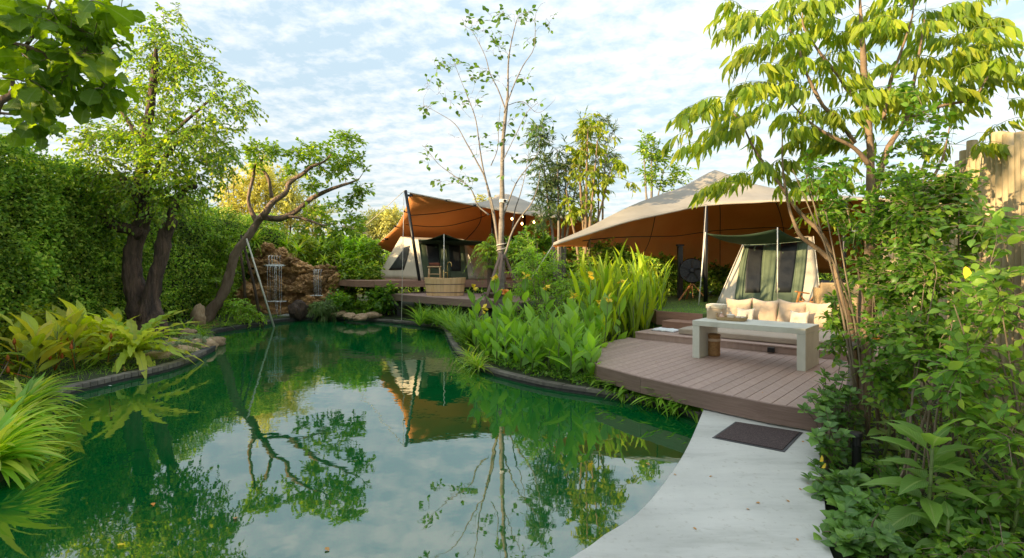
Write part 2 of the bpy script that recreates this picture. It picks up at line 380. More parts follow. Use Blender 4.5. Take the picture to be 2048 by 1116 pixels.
def sprigs(fo, P, Dr, L, k, leaf, droop=.3, spread=1.0, hang=0.0, jit=.25, wmul=1.0, end=True, pts=None):
    """small leafy shoots: k leaves alternately along each; returns shoot lines for twigs"""
    P = np.asarray(P, float); Dr = norm(np.asarray(Dr, float)); n = len(P); L = np.broadcast_to(L, (n,)); up = np.array([0, 0, 1.0])
    side = np.cross(Dr, up)+rng.normal(size=(n, 3))*.15; side = norm(side)
    for j in range(k):
        t = (j+.6)/k
        q = P+Dr*(L*t)[:, None]-up*(droop*L*t*t)[:, None]
        tan = norm(Dr-up*(2*droop*t))
        sg = 1 if j % 2 else -1
        d = tan*.75+side*sg*spread-up*hang+rng.normal(size=(n, 3))*jit
        if end and j == k-1: d = tan-up*hang
        nr = up+rng.normal(size=(n, 3))*.45
        fo.add(q, d, nr, leaf*rng.uniform(.7, 1.2, n), wmul)
    return [[tuple(P[i]+Dr[i]*L[i]*t-up*(droop*L[i]*t*t)) for t in (0, .35, .7, 1)] for i in range(n)]

# ------------------------------------------------------------------ trees grown from a trunk towards points of the crown
def blob_pts(blobs, scale=1.0):
    out = []
    for b in blobs:
        px, py, Y, rx, ry, dep, n = b
        a = norm(rng.normal(size=(n, 3)))*(rng.random((n, 1))**.42)
        for q in a: 
            YY = Y+q[1]*dep
            out.append(W(px+q[0]*rx, py+q[2]*ry, YY))
    return out
def grow(limbs, targets, r0=.03, up=.25, wander=.12, seg=.22, maxr=.6):
    """limbs: [(points, radii)]; returns limb tubes, twig tubes, twig tips (pos, dir, length)"""
    nodes = []; nr = []; nd = []
    tubes = []
    for pts, rad in limbs:
        c = catmull(pts, 4); m = len(c); rr = [float(np.interp(i/(m-1), np.linspace(0, 1, len(rad)), rad)) for i in range(m)]
        tubes.append((c, rr))
        for i, p in enumerate(c):
            if i > m*.12 or len(limbs) == 1: nodes.append(p); nr.append(rr[i]); nd.append((c[min(i+1, m-1)]-c[max(0, i-1)]).normalized())
    base = np.array(nodes)
    T = [Vector(t) for t in targets]
    dist = [float(np.min(np.linalg.norm(base-np.array(t), axis=1))) for t in T]
    order = np.argsort(dist); twigs = []; tips = []
    NP_ = list(map(tuple, nodes)); arr = np.zeros((len(nodes)+len(T)*12, 3)); arr[:len(nodes)] = base; cnt = len(nodes)
    for oi in order:
        t = T[oi]; dv = arr[:cnt]-np.array(t); d = np.linalg.norm(dv, axis=1)
        # reaching down from above looks wrong: prefer nodes that are lower than the target
        cost = d+np.maximum(0, arr[:cnt, 2]-t.z)*.8
        k = int(np.argmin(cost)); p = Vector(arr[k]); L = d[k]
        if L < .03: continue
        tang = nd[k]; m = max(2, min(9, int(L/seg)+1)); c1 = p+(tang*.55+Vector((0, 0, up))).normalized()*L*.45
        rb = min(nr[k]*maxr, r0*(.35+L*.55)); rb = max(rb, .004); pts = [p]; rs = [rb]
        for i in range(1, m+1):
            s = i/m; q = p*(1-s)**2+c1*(2*s*(1-s))+t*s*s
            if i < m: q = q+Vector((rnd.uniform(-1, 1), rnd.uniform(-1, 1), rnd.uniform(-1, 1)))*wander*L/m
            pts.append(q); rs.append(rb*(1-s*.72))
        for i in range(1, len(pts)):
            if cnt < len(arr):
                arr[cnt] = pts[i]; nr.append(rs[i]); nd.append((pts[i]-pts[i-1]).normalized()); cnt += 1
        twigs.append((pts, rs)); tips.append((pts[-1], (pts[-1]-pts[-2]).normalized(), L, pts))
    return tubes, twigs, tips
def build_wood(tubes, twigs, parent, mat, name='trunk', sides=9, tsides=4, tname='branch', twigmat=None):
    mb = MB()
    for p, r in tubes: mb.tube(p, r, sides, wob=.35)
    o = mb.build(name, mat, parent, smooth='all')
    if twigs:
        mb = MB()
        for p, r in twigs: mb.tube(p, r, tsides, cap=False)
        t = mb.build(tname, twigmat or mat, parent, smooth='all')
        stuff(t)
    return o
def tip_arrays(tips, per=3, along=.55, spread=.7, up=.1):
    P, Dd = [], []
    for p, d, L, pts in tips:
        for k in range(per):
            s = 1-along*rnd.random()*(k > 0); f = s*(len(pts)-1); i = min(int(f), len(pts)-2); q = pts[i].lerp(pts[i+1], f-i)
            v = d+Vector((rnd.gauss(0, 1), rnd.gauss(0, 1), rnd.gauss(0, 1)+up))*spread
            P.append(q); Dd.append(v.normalized())
    return np.array(P), np.array(Dd)
def rock_mesh(seed, rough=.35, sub=3, holes=0.0, flat=1.0):
    bm = bmesh.new(); bmesh.ops.create_icosphere(bm, subdivisions=sub, radius=1)
    o = Vector((seed*13.7, seed*5.1, seed*2.3))
    for v in bm.verts:
        n = v.co.copy(); d = noise.fractal(n*1.1+o, 1.0, 2.0, 3)*rough+noise.noise(n*2.6+o)*rough*.5
        if holes: d -= holes*max(0, noise.noise(n*4.2+o*2)-.08)*2
        d += noise.noise(n*7+o)*rough*.25; v.co = n*(1+d); v.co.z *= flat
    me = bpy.data.meshes.new('rock'); bm.to_mesh(me); bm.free(); me.polygons.foreach_set('use_smooth', [True]*len(me.polygons)); return me
def place(name, me, loc, scale, rot=(0, 0, 0), parent=None):
    o = bpy.data.objects.new(name, me); COL.objects.link(o)
    M = Matrix.LocRotScale(Vector(loc), __import__('mathutils').Euler(rot), Vector(scale if hasattr(scale, '__len__') else (scale,)*3))
    if parent is not None: o.parent = parent; o.matrix_local = basis(parent).inverted() @ M
    else: o.matrix_local = M
    return o
# ------------------------------------------------------------------ materials
M = {}
M['soil'] = surf('soil', (.035, .024, .016), (.07, .05, .032), .95, 6, bump=.6)
M['ground'] = surf('ground', (.022, .030, .012), (.030, .045, .014), .95, 1.2, bump=.5, bscale=20)
M['concrete'] = surf('concrete', (.41, .415, .385), (.50, .505, .475), .62, 1.1, 9, bump=.06, bscale=60, c3=(.57, .57, .535))
M['tablestone'] = surf('table_stone', (.47, .475, .405), (.58, .585, .51), .5, 3, 7, bump=.05, bscale=40, c3=(.63, .645, .56))
M['board'] = surf('deck_board', (.33, .225, .185), (.40, .285, .24), .6, 3, 8, bump=.25, bscale=60, stretch=(10, 1, 1), objvar=.11)
M['fascia'] = surf('fascia_board', (.18, .112, .086), (.25, .165, .13), .6, 5, 8, bump=.35, bscale=26, stretch=(.6, .6, 9), objvar=.05)
M['step'] = surf('step_board', (.24, .13, .09), (.32, .18, .125), .6, 3, 8, bump=.25, bscale=30, stretch=(1, 1, 8), objvar=.07)
M['kerb'] = surf('kerb_stone', (.10, .09, .078), (.20, .18, .15), .85, 9, bump=.5, objvar=.2)
M['kerbdark'] = surf('kerb_liner', (.022, .022, .022), (.05, .048, .045), .7, 14, bump=.3)
M['darkmetal'] = surf('dark_metal', (.02, .021, .023), (.03, .03, .032), .4, 20, bump=.05, metal=.4)
M['black'] = surf('black_plastic', (.012, .012, .013), (.02, .02, .02), .4, 20, bump=0)
M['white'] = surf('white_paint', (.75, .75, .72), (.68, .68, .65), .4, 20, bump=0)
M['linen'] = surf('linen', (.56, .42, .285), (.63, .48, .33), .9, 5, 8, bump=.35, bscale=240, sheen=.2, objvar=.04)
M['cream'] = surf('cream_cotton', (.72, .62, .46), (.80, .70, .54), .9, 5, 8, bump=.35, bscale=240, sheen=.2)
M['matt'] = surf('mattress_cloth', (.36, .29, .225), (.42, .34, .265), .9, 4, 8, bump=.3, bscale=200, sheen=.2)
M['canvas'] = surf('tent_canvas', (.60, .54, .42), (.70, .63, .50), .85, 2.5, 6, bump=.25, bscale=12, transl=.12)
M['green'] = surf('green_canvas', (.095, .130, .075), (.135, .175, .105), .8, 3, 6, bump=.3, bscale=14, transl=.06)
M['awning'] = surf('awning_canvas', (.045, .085, .05), (.06, .11, .065), .8, 3, 6, bump=.2, bscale=10, transl=.15)
M['mesh'] = surf('insect_mesh', (.010, .011, .012), (.022, .024, .024), .55, 4, 6, bump=.5, bscale=7)
M['skin'] = surf('canopy_outer', (.56, .52, .44), (.68, .64, .56), .75, 1.3, 6, bump=.12, bscale=5, transl=.52)
M['lining'] = surf('canopy_lining', (.84, .41, .14), (.90, .48, .18), .8, 1.0, 5, bump=.12, bscale=4, transl=.50)
M['rope'] = surf('rope', (.45, .42, .36), (.6, .56, .48), .9, 30, bump=.2)
M['pole_white'] = surf('white_pole', (.62, .60, .53), (.72, .70, .62), .5, 30, bump=.1)
M['wood'] = surf('oiled_wood', (.36, .15, .045), (.50, .22, .07), .5, 6, 7, bump=.2, bscale=50, stretch=(1, 1, .3))
M['palewood'] = surf('pale_wood', (.66, .43, .21), (.80, .56, .30), .5, 5, 7, bump=.15, bscale=60, stretch=(1, 1, .15), objvar=.10)
M['weave'] = surf('woven_reed', (.30, .15, .055), (.46, .26, .10), .65, 30, 5, bump=.8, bscale=90, stretch=(1, 1, 2))
M['paleweave'] = surf('pale_reed', (.50, .33, .16), (.64, .45, .24), .65, 30, 5, bump=.8, bscale=110, stretch=(1, 1, 2))
M['mat'] = surf('coir_mat', (.045, .032, .032), (.17, .12, .12), .98, 110, 5, bump=1.0, bscale=260)
M['rubber'] = surf('mat_rubber', (.04, .042, .045), (.055, .055, .06), .6, 30, bump=.05)
M['ceramic'] = surf('ceramic', (.72, .66, .56), (.8, .75, .66), .25, 10, bump=0)
M['pink'] = surf('rose_glass', (.66, .42, .34), (.74, .52, .43), .25, 10, bump=0)
M['towel'] = surf('towel', (.70, .72, .74), (.82, .83, .84), .95, 8, bump=.6, bscale=200)
M['redtowel'] = surf('brown_towel', (.16, .06, .04), (.24, .09, .06), .95, 8, bump=.6, bscale=200)
M['yellowcloth'] = surf('yellow_cloth', (.62, .36, .08), (.72, .44, .12), .85, 3, bump=.3, bscale=12, transl=.15)
M['brass'] = surf('brass', (.62, .42, .16), (.72, .5, .2), .25, 20, bump=0, metal=1)
M['rockor'] = surf('laterite', (.22, .10, .035), (.62, .34, .13), .92, 5.5, 9, bdist=.07, bump=1.0, bscale=14, c3=(.78, .58, .34), objvar=.35)
M['rockpale'] = surf('pale_rock', (.30, .19, .10), (.46, .32, .19), rough=.92, scale=4, detail=8, bdist=.05, bump=.8, bscale=18, c3=(.55, .42, .28), objvar=.15)
M['rockred'] = surf('red_stone', (.17, .055, .028), (.30, .11, .055), .9, 6, 8, bump=.7, bscale=20, objvar=.2)
M['rockgrey'] = surf('grey_slab', (.20, .21, .19), (.30, .30, .26), .85, 6, 8, bump=.4)
M['bark'] = surf('bark', (.10, .065, .042), (.19, .13, .09), rough=.9, scale=6, detail=9, bdist=.04, bump=1.0, bscale=22, stretch=(1, 1, .28), c3=(.27, .20, .145))
M['barkdark'] = surf('dark_bark', (.012, .010, .009), (.085, .055, .038), rough=.85, scale=4.5, detail=9, bdist=.06, bump=1.0, bscale=13, stretch=(1.6, 1.6, .28), c3=(.17, .105, .07))
M['barkpale'] = surf('pale_bark', (.12, .105, .088), (.21, .185, .155), .85, 9, 8, bump=.6, bscale=30, stretch=(.5, .5, 1.6), c3=(.28, .25, .215))
M['barkwarm'] = surf('warm_bark', (.17, .115, .07), (.27, .195, .125), .85, 8, 8, bump=.5, bscale=30)
M['stem'] = surf('green_stem', (.10, .15, .035), (.16, .22, .06), .6, 12, bump=.1)
M['twig'] = surf('dry_twig', (.15, .115, .075), (.24, .19, .13), .85, 12, bump=.3)
M['stake'] = surf('stake_wood', (.16, .105, .08), (.24, .17, .13), .85, 8, bump=.5, stretch=(1, 1, .3))
M['log'] = surf('fence_log', (.33, .25, .14), (.44, .35, .21), .8, 3, 8, bump=.5, bscale=16, stretch=(2.2, 2.2, .25), objvar=.10, c3=(.52, .43, .28))
M['petal'] = surf('yellow_petal', (.88, .62, .03), (.92, .72, .06), .6, 10, bump=0, transl=.3)
M['petalw'] = surf('white_petal', (.82, .82, .78), (.86, .86, .82), .6, 10, bump=0, transl=.3)
M['petalo'] = surf('orange_petal', (.75, .25, .03), (.8, .32, .05), .6, 10, bump=0, transl=.3)
M['bract'] = surf('rust_bract', (.45, .10, .02), (.6, .18, .04), .6, 10, bump=0, transl=.3)
M['brownleaf'] = surf('dead_leaf', (.45, .22, .07), (.62, .36, .14), .8, 10, bump=.2, transl=.2)
M['slate'] = surf('dark_roof', (.06, .065, .07), (.09, .095, .10), .7, 6, bump=.2)

# stains, drips and fine trowel marks on the concrete
nt = M['concrete'].node_tree; b = nt.nodes['Principled BSDF']; src = b.inputs['Base Color'].links[0].from_socket
g_ = nn(nt, 'ShaderNodeNewGeometry'); mp_ = nn(nt, 'ShaderNodeMapping'); mp_.inputs['Rotation'].default_value = (0, 0, .5); mp_.inputs['Scale'].default_value = (.5, 2.2, 1); nt.links.new(g_.outputs['Position'], mp_.inputs[0])
na = nn(nt, 'ShaderNodeTexNoise'); na.inputs['Scale'].default_value = 1.6; na.inputs['Detail'].default_value = 9; na.inputs['Roughness'].default_value = .7; nt.links.new(mp_.outputs[0], na.inputs['Vector'])
nb = nn(nt, 'ShaderNodeTexNoise'); nb.inputs['Scale'].default_value = 26; nb.inputs['Detail'].default_value = 4; nt.links.new(g_.outputs['Position'], nb.inputs['Vector'])
ra = ramp(nt, na.outputs['Fac'], [(.30, (.70, .71, .69)), (.48, (.97, .97, .97)), (.75, (1.12, 1.12, 1.10))]); rb = ramp(nt, nb.outputs['Fac'], [(.28, (.78, .76, .72)), (.40, (1, 1, 1))])
for r_ in (ra, rb):
    mm = nn(nt, 'ShaderNodeMix', data_type='RGBA', blend_type='MULTIPLY'); mm.inputs['Factor'].default_value = .8; nt.links.new(src, mm.inputs['A']); nt.links.new(r_.outputs[0], mm.inputs['B']); src = mm.outputs['Result']
nt.links.new(src, b.inputs['Base Color'])
# pond water: green, almost opaque, a mirror with faint ripples
m, nt, b = node_mat('pond_water'); L = nt.links; M['water'] = m
b.inputs['Base Color'].default_value = (.0003, .075, .016, 1); b.inputs['Roughness'].default_value = .02; b.inputs['IOR'].default_value = 2.9
t = nn(nt, 'ShaderNodeNewGeometry'); mp = nn(nt, 'ShaderNodeMapping'); mp.inputs['Scale'].default_value = (1.0, 1.0, 1); L.new(t.outputs['Position'], mp.inputs[0])
a1 = nn(nt, 'ShaderNodeTexNoise'); a1.inputs['Scale'].default_value = 1.1; a1.inputs['Detail'].default_value = 2
a2 = nn(nt, 'ShaderNodeTexNoise'); a2.inputs['Scale'].default_value = 5.0; a2.inputs['Detail'].default_value = 2
L.new(mp.outputs[0], a1.inputs['Vector']); L.new(mp.outputs[0], a2.inputs['Vector'])
# stronger ripples near the waterfall at the far end
sp = nn(nt, 'ShaderNodeSeparateXYZ'); L.new(t.outputs['Position'], sp.inputs[0])
mr = nn(nt, 'ShaderNodeMapRange'); mr.inputs[1].default_value = 5; mr.inputs[2].default_value = 16; mr.inputs[3].default_value = .08; mr.inputs[4].default_value = .55; L.new(sp.outputs[1], mr.inputs[0])
mu = nn(nt, 'ShaderNodeMath', operation='MULTIPLY'); L.new(a2.outputs['Fac'], mu.inputs[0]); L.new(mr.outputs[0], mu.inputs[1])
ad = nn(nt, 'ShaderNodeMath', operation='MULTIPLY_ADD'); L.new(a1.outputs['Fac'], ad.inputs[0]); ad.inputs[1].default_value = .45; L.new(mu.outputs[0], ad.inputs[2])
bp = nn(nt, 'ShaderNodeBump'); bp.inputs['Strength'].default_value = .35; bp.inputs['Distance'].default_value = .02; L.new(ad.outputs[0], bp.inputs['Height']); L.new(bp.outputs[0], b.inputs['Normal'])
# falling water
m, nt, b = node_mat('falling_water'); M['fall'] = m
b.inputs['Base Color'].default_value = (.82, .86, .88, 1); b.inputs['Roughness'].default_value = .15
tr = nn(nt, 'ShaderNodeBsdfTransparent'); mx = nn(nt, 'ShaderNodeMixShader'); mx.inputs[0].default_value = .40
nt.links.new(tr.outputs[0], mx.inputs[1]); nt.links.new(b.outputs[0], mx.inputs[2]); nt.links.new(mx.outputs[0], nt.nodes['Material Output'].inputs[0])
# lit bulb
m, nt, b = node_mat('bulb_glow'); M['bulb'] = m
b.inputs['Base Color'].default_value = (.9, .6, .3, 1); b.inputs['Emission Color'].default_value = (1, .55, .2, 1); b.inputs['Emission Strength'].default_value = 6
# lawn
M['lawnbase'] = surf('lawn_soil', (.045, .085, .015), (.075, .13, .02), .95, 6, bump=.5)

LG = dict(  # leaf colours
 hedge=leafmat('hedge_leaf', [(.035, .085, .012), (.085, .165, .02), (.15, .25, .035), (.27, .36, .06)], .3, .5, spec=.25, var=(.5, 1.5)),
 tree=leafmat('tree_leaf', [(.055, .115, .015), (.09, .17, .02), (.14, .23, .025), (.24, .29, .035)], .38, .45),
 fig=leafmat('fig_leaf', [(.07, .14, .02), (.12, .20, .025), (.18, .27, .035)], .42, .4),
 slim=leafmat('slim_tree_leaf', [(.035, .085, .014), (.055, .12, .018), (.08, .15, .022)], .4, .42, vein=.3),
 pinn=leafmat('pinnate_leaf', [(.065, .12, .012), (.10, .17, .014), (.15, .21, .016), (.22, .25, .02), (.08, .14, .015)], .42, .42, vein=.35),
 gold=leafmat('gold_leaf', [(.40, .33, .07), (.50, .43, .12), (.34, .35, .07), (.56, .46, .16)], .45, .6),
 goldf=leafmat('autumn_leaf', [(.50, .33, .10), (.42, .34, .08), (.56, .40, .16)], .3, .6),
 yel=leafmat('yellowish_leaf', [(.09, .15, .015), (.15, .20, .02), (.22, .24, .025)], .4, .5),
 willow=leafmat('willow_leaf', [(.05, .09, .03), (.075, .12, .04), (.10, .15, .05)], .35, .5),
 canna=leafmat('canna_leaf', [(.085, .18, .030), (.12, .24, .03), (.16, .29, .04), (.10, .20, .05)], .42, .35, vein=.35),
 spear=leafmat('ginger_leaf', [(.10, .19, .02), (.17, .26, .025), (.26, .33, .03), (.13, .22, .03)], .45, .38, vein=.15),
 cordy=leafmat('broad_leaf', [(.15, .21, .02), (.23, .29, .03), (.30, .32, .05), (.34, .28, .04), (.12, .19, .02)], .4, .38, vein=.45, tip=None),
 nest=leafmat('nest_fern_leaf', [(.20, .33, .035), (.25, .38, .05), (.30, .42, .06)], .42, .35, vein=.5),
 strap=leafmat('strap_leaf', [(.10, .21, .025), (.15, .28, .03), (.24, .35, .04), (.30, .36, .06)], .4, .35),
 grass=leafmat('grass_blade', [(.06, .14, .02), (.10, .20, .03), (.16, .25, .04)], .4, .5),
 fern=leafmat('fern_leaf', [(.09, .19, .02), (.14, .26, .03), (.20, .31, .04)], .42, .5),
 grey=leafmat('grey_herb', [(.10, .15, .09), (.15, .20, .12), (.20, .25, .15)], .25, .7),
 shrub=leafmat('shrub_leaf', [(.036, .098, .016), (.060, .14, .020), (.09, .18, .026), (.14, .23, .03)], .38, .38),
 shrubl=leafmat('shrub_big_leaf', [(.055, .135, .026), (.085, .185, .032), (.12, .23, .04), (.18, .27, .045)], .42, .35, vein=.3),
 gard=leafmat('gardenia_leaf', [(.04, .105, .025), (.06, .14, .032), (.085, .18, .04), (.13, .24, .05)], .25, .22, vein=.35, spec=.6),
 ficus=leafmat('ficus_leaf', [(.075, .155, .035), (.105, .20, .042), (.14, .25, .05)], .36, .28, vein=.75),
 oak=leafmat('foreground_leaf', [(.06, .12, .012), (.09, .16, .016), (.13, .21, .022)], .48, .4, vein=.35),
 oakd=leafmat('bough_leaf', [(.06, .13, .015), (.09, .18, .02), (.13, .23, .03)], .45, .4, vein=.3),
)

# ------------------------------------------------------------------ pond, ground, path
PATH_L = [G(1137, 1116, .17), G(1205, 1070, .17), G(1273, 1027, .17), G(1328, 965, .17), G(1372.6, 897, .17), G(1404, 826, .17)]
near = [(-4.6, 3.5), (-3.2, 2.35), (-1.5, 2.25), (-.4, 2.55)]+[(p.x, p.y) for p in PATH_L[:-1]]+[(2.10, 6.0)]
px_edge = [(1400, 842), (1307, 811), (1205, 794), (1108, 780), (1032, 763), (971, 745), (935, 724), (916, 710), (903, 692), (893, 670), (880, 657),
           (820, 650), (740, 643), (640, 639), (560, 645), (518, 653), (430, 667), (428, 680), (433, 696), (411, 711), (366, 733), (305, 751), (259, 760), (198, 775), (137, 792), (88, 830), (48, 890), (0, 965)]
pond = near+[(G(x, y).x, G(x, y).y) for x, y in px_edge]
N_NEAR = len(near)
def smooth_closed(P, n=4):
    out = []; m = len(P)
    for i in range(m):
        p0, p1, p2, p3 = [Vector((*P[(i+k) % m], 0)) for k in (-1, 0, 1, 2)]
        for k in range(n):
            t = k/n; out.append(.5*((2*p1)+(p2-p0)*t+(2*p0-5*p1+4*p2-p3)*t*t+(3*p1-p0-3*p2+p3)*t**3))
    return out
pl = smooth_closed(pond, 4)
PC = Vector((-2.5, 8, 0))
def inpond(x, y, grow_=0.0):
    q = Vector((x, y, 0))-PC; q = q*(1-grow_/max(q.length, .01)); x, y = PC.x+q.x, PC.y+q.y; c = False; n = len(pl); j = n-1
    for i in range(n):
        a, b_ = pl[i], pl[j]
        if (a.y > y) != (b_.y > y) and x < (b_.x-a.x)*(y-a.y)/(b_.y-a.y)+a.x: c = not c
        j = i
    return c
# water surface (n-gon) and the ground with the pond cut out of it
mb = MB(); n = len(pl); mb.add([(p.x, p.y, 0) for p in pl]+[(PC.x, PC.y, 0)], [(n, i, (i+1) % n) for i in range(n)])
water = mb.build('pond_water', M['water']); struct(water)
mb = MB(); rings = []
for k, dd in enumerate([-.001, 0, .10, .35, 1.0, 3, 9, 30, 110, 420, 900]):
    r = []
    for i, p in enumerate(pl):
        o = p-PC; o.z = 0; ln = o.length; q = PC+o*((ln+dd)/ln)
        z = -.6 if k == 0 else (.07 if k == 1 else (.09 if k == 2 else (.12 if k < 5 else (.16 if k < 7 else -.2 if False else .18))))
        if 3 <= k <= 6: z += .05*noise.noise(q*1.3)
        if k >= 8: z = .18-(dd-100)*.002 if dd > 100 else .18
        r.append((q.x, q.y, z))
    rings.append(r)
vs = [v for r in rings for v in r]; fs = [(a*n+i, (a+1)*n+i, (a+1)*n+(i+1) % n, a*n+(i+1) % n) for a in range(len(rings)-1) for i in range(n)]
mb.add(vs, fs); gr = mb.build('ground', M['ground'], smooth='all'); struct(gr)

# curved concrete path
left = [Vector((-5.5, 1.8, 0)), Vector((-3.2, 1.95, 0)), Vector((-1.5, 2.1, 0)), Vector((-.45, 2.5, 0))]+PATH_L+[G(1412, 812, .17)+Vector((.05, .15, 0))]
right = [Vector((-5.5, -1.2, 0)), Vector((-2.6, -1.1, 0)), Vector((-.3, -.4, 0)), Vector((1.1, .9, 0)), Vector((1.62, 2.2, 0)), G(1665, 1116, .17), G(1650, 1010, .17), G(1640, 930, .17), G(1637, 870, .17), G(1640, 850, .17)+Vector((.1, .3, 0))]
lc, rc = catmull(left, 6), catmull(right, 6)
def resample(c, n):
    d = [0]
    for a, b_ in zip(c[:-1], c[1:]): d.append(d[-1]+(b_-a).length)
    out = []
    for k in range(n):
        s = d[-1]*k/(n-1); i = max(0, min(len(c)-2, int(np.searchsorted(d, s))-1)); f = (s-d[i])/max(1e-6, d[i+1]-d[i]); out.append(c[i].lerp(c[i+1], f))
    return out
lc, rc = resample(lc, 60), resample(rc, 60)
mb = MB()
vs = []
for a, b_ in zip(lc, rc):
    for p, z in ((a, .02), (a, .165), (a.lerp(b_, .006), .172), (b_, .172), (b_, .02)): vs.append((p.x, p.y, z))
mb.add(vs, [(i*5+k, i*5+k+1, (i+1)*5+k+1, (i+1)*5+k) for i in range(59) for k in range(4)])
path = mb.build('path', M['concrete'], smooth=True); struct(path)

# kerb round the pond: a dark liner and coping stones
def outline(i0, i1):
    """smooth outline between two edge pixels' indices of px_edge"""
    a = (N_NEAR+i0)*4; b_ = (N_NEAR+i1)*4; return [pl[k % len(pl)] for k in range(a, b_+1)]
def kerb(name, i0, i1, sw, gap, w, h, mat, lift=0.0, zb=-.25):
    root = thing(name[0], name[1], 'kerb', (outline(i0, i1)[0].x, outline(i0, i1)[0].y, 0))
    c = resample(outline(i0, i1), max(4, int(sum((x-y).length for x, y in zip(outline(i0, i1)[:-1], outline(i0, i1)[1:]))/sw)))
    out = []
    for i, p in enumerate(c):
        t = (c[min(i+1, len(c)-1)]-c[max(i-1, 0)]).normalized(); nrm = Vector((t.y, -t.x, 0))
        if (p+nrm*.3-PC).length < (p-PC).length: nrm = -nrm
        out.append((p, nrm, t))
    mb = MB(); vs = []
    for p, nr_, t in out:
        for q, z in ((p-nr_*.008, zb), (p-nr_*.008, .055+lift), (p+nr_*w*.5, .058+lift)): vs.append((q.x, q.y, z))
    mb.add(vs, [(i*3+k, i*3+k+1, (i+1)*3+k+1, (i+1)*3+k) for i in range(len(out)-1) for k in range(2)])
    mb.build('liner', M['kerbdark'], root, smooth=True)
    for (p, n0, t0), (q, n1_, t1) in zip(out[:-1], out[1:]):
        d = (q-p); g = gap/max(.01, d.length); a, b_ = p.lerp(q, g/2), q.lerp(p, g/2); zt = h+lift+rnd.uniform(-.004, .004)
        mbb = MB(); o2 = w*rnd.uniform(.95, 1.05)
        base = [a-n0*.02, b_-n1_*.02, b_+n1_*o2, a+n0*o2]
        e = .008
        top = [a-n0*(.02-e)+t0*e, b_-n1_*(.02-e)-t1*e, b_+n1_*(o2-e)-t1*e, a+n0*(o2-e)+t0*e]
        vs = [(v.x, v.y, .045+lift) for v in base]+[(v.x, v.y, zt-e) for v in base]+[(v.x, v.y, zt) for v in top]
        mbb.add(vs, [(0, 1, 2, 3)]+[(k, k+4, (k+1) % 4+4, (k+1) % 4) for k in range(4)]+[(k+4, k+8, (k+1) % 4+8, (k+1) % 4+4) for k in range(4)]+[(8, 9, 10, 11)])
        mbb.build('kerb_stone', mat, root)
    return root
kerb(('pond_kerb', 'long curved dark stone kerb between the water and the canna bed'), 0, 13, .34, .006, .10, .10, M['kerb'])
kerb(('pond_kerb', 'short blackened kerb of narrow blocks along the left bank below the broad leaved plants'), 19, 26, .11, .012, .13, .12, M['kerb'])
kerb(('pond_kerb', 'dark kerb at the foot of the leaning tree and the red stones'), 13, 19, .30, .01, .12, .10, M['kerbdark'])

# ------------------------------------------------------------------ near deck with its steps
DZ = .39
deck = thing('timber_deck', 'low brown plank deck with the concrete bench table on it', 'deck', D(2, -2, .2), rz=0)
fx = [-.18, .30, .88, 1.7, 2.44, 3.39, 3.86]; fv = [-1.0, -1.9, -2.90, -3.17, -3.33, -3.45, -3.42]
vf = lambda u: float(np.interp(u, fx, fv))
bw = .138; u = -.18; boards = []
while u < 3.86-.02:
    a, b_ = u+.003, min(u+bw, 3.86)-.003
    back = -.10 if u < -.02 else -.13
    k = 4; fr = [(a+(b_-a)*i/k) for i in range(k+1)]
    poly = [D(q, vf(q)+.03) for q in fr]+[D(b_, back), D(a, back)]
    MB().prism([(p.x, p.y) for p in poly], DZ-.026, DZ).build('deck_board', M['board'], deck, bevel=.003)
    u += bw
fr = [(-.19, -.90)]+[(q, vf(q)) for q in np.linspace(-.18, 3.875, 26)]
def ribbon(pts, t, z0, z1):
    out = []; P = [D(*p) for p in pts]
    for i, p in enumerate(P):
        tt = (P[min(i+1, len(P)-1)]-P[max(0, i-1)]).normalized(); nr_ = Vector((tt.y, -tt.x, 0)); out.append((p, nr_))
    vs = []
    for p, nr_ in out:
        for q, z in ((p, z0), (p+nr_*t, z0), (p+nr_*t, z1-.004), (p+nr_*(t-.004), z1), (p, z1)): vs.append((q.x, q.y, z))
    f = [(i*5+k, i*5+(k+1) % 5, (i+1)*5+(k+1) % 5, (i+1)*5+k) for i in range(len(out)-1) for k in range(5)]
    e = (len(out)-1)*5; f += [(4, 3, 2, 1, 0), (e, e+1, e+2, e+3, e+4)]
    return MB().add(vs, f)
cut = 13
ribbon(fr[:cut+1], .022, DZ-.20, DZ+.003).build('fascia', M['fascia'], deck)
ribbon([(fr[cut][0]+.004, fr[cut][1])]+fr[cut+1:], .022, DZ-.20, DZ+.003).build('fascia', M['fascia'], deck)
ribbon([(3.876, -3.44), (3.876, -2), (3.876, -.12)], .022, DZ-.20, DZ+.003).build('fascia', M['fascia'], deck)
MB().prism([(D(q, vf(q)+.16).x, D(q, vf(q)+.16).y) for q in np.linspace(.2, 3.7, 12)]+[(D(3.7, -.2).x, D(3.7, -.2).y), (D(.1, -.2).x, D(.1, -.2).y)], DZ-.12, DZ-.03).build('joist_frame', M['kerbdark'], deck)
for (q, v) in ((2.95, -3.2), (1.2, -2.5), (3.6, -1), (1.0, -.6)):
    MB().box(D(q, v, .17), (.05, .07, .22), ROTU).build('deck_post', M['rubber'], deck)

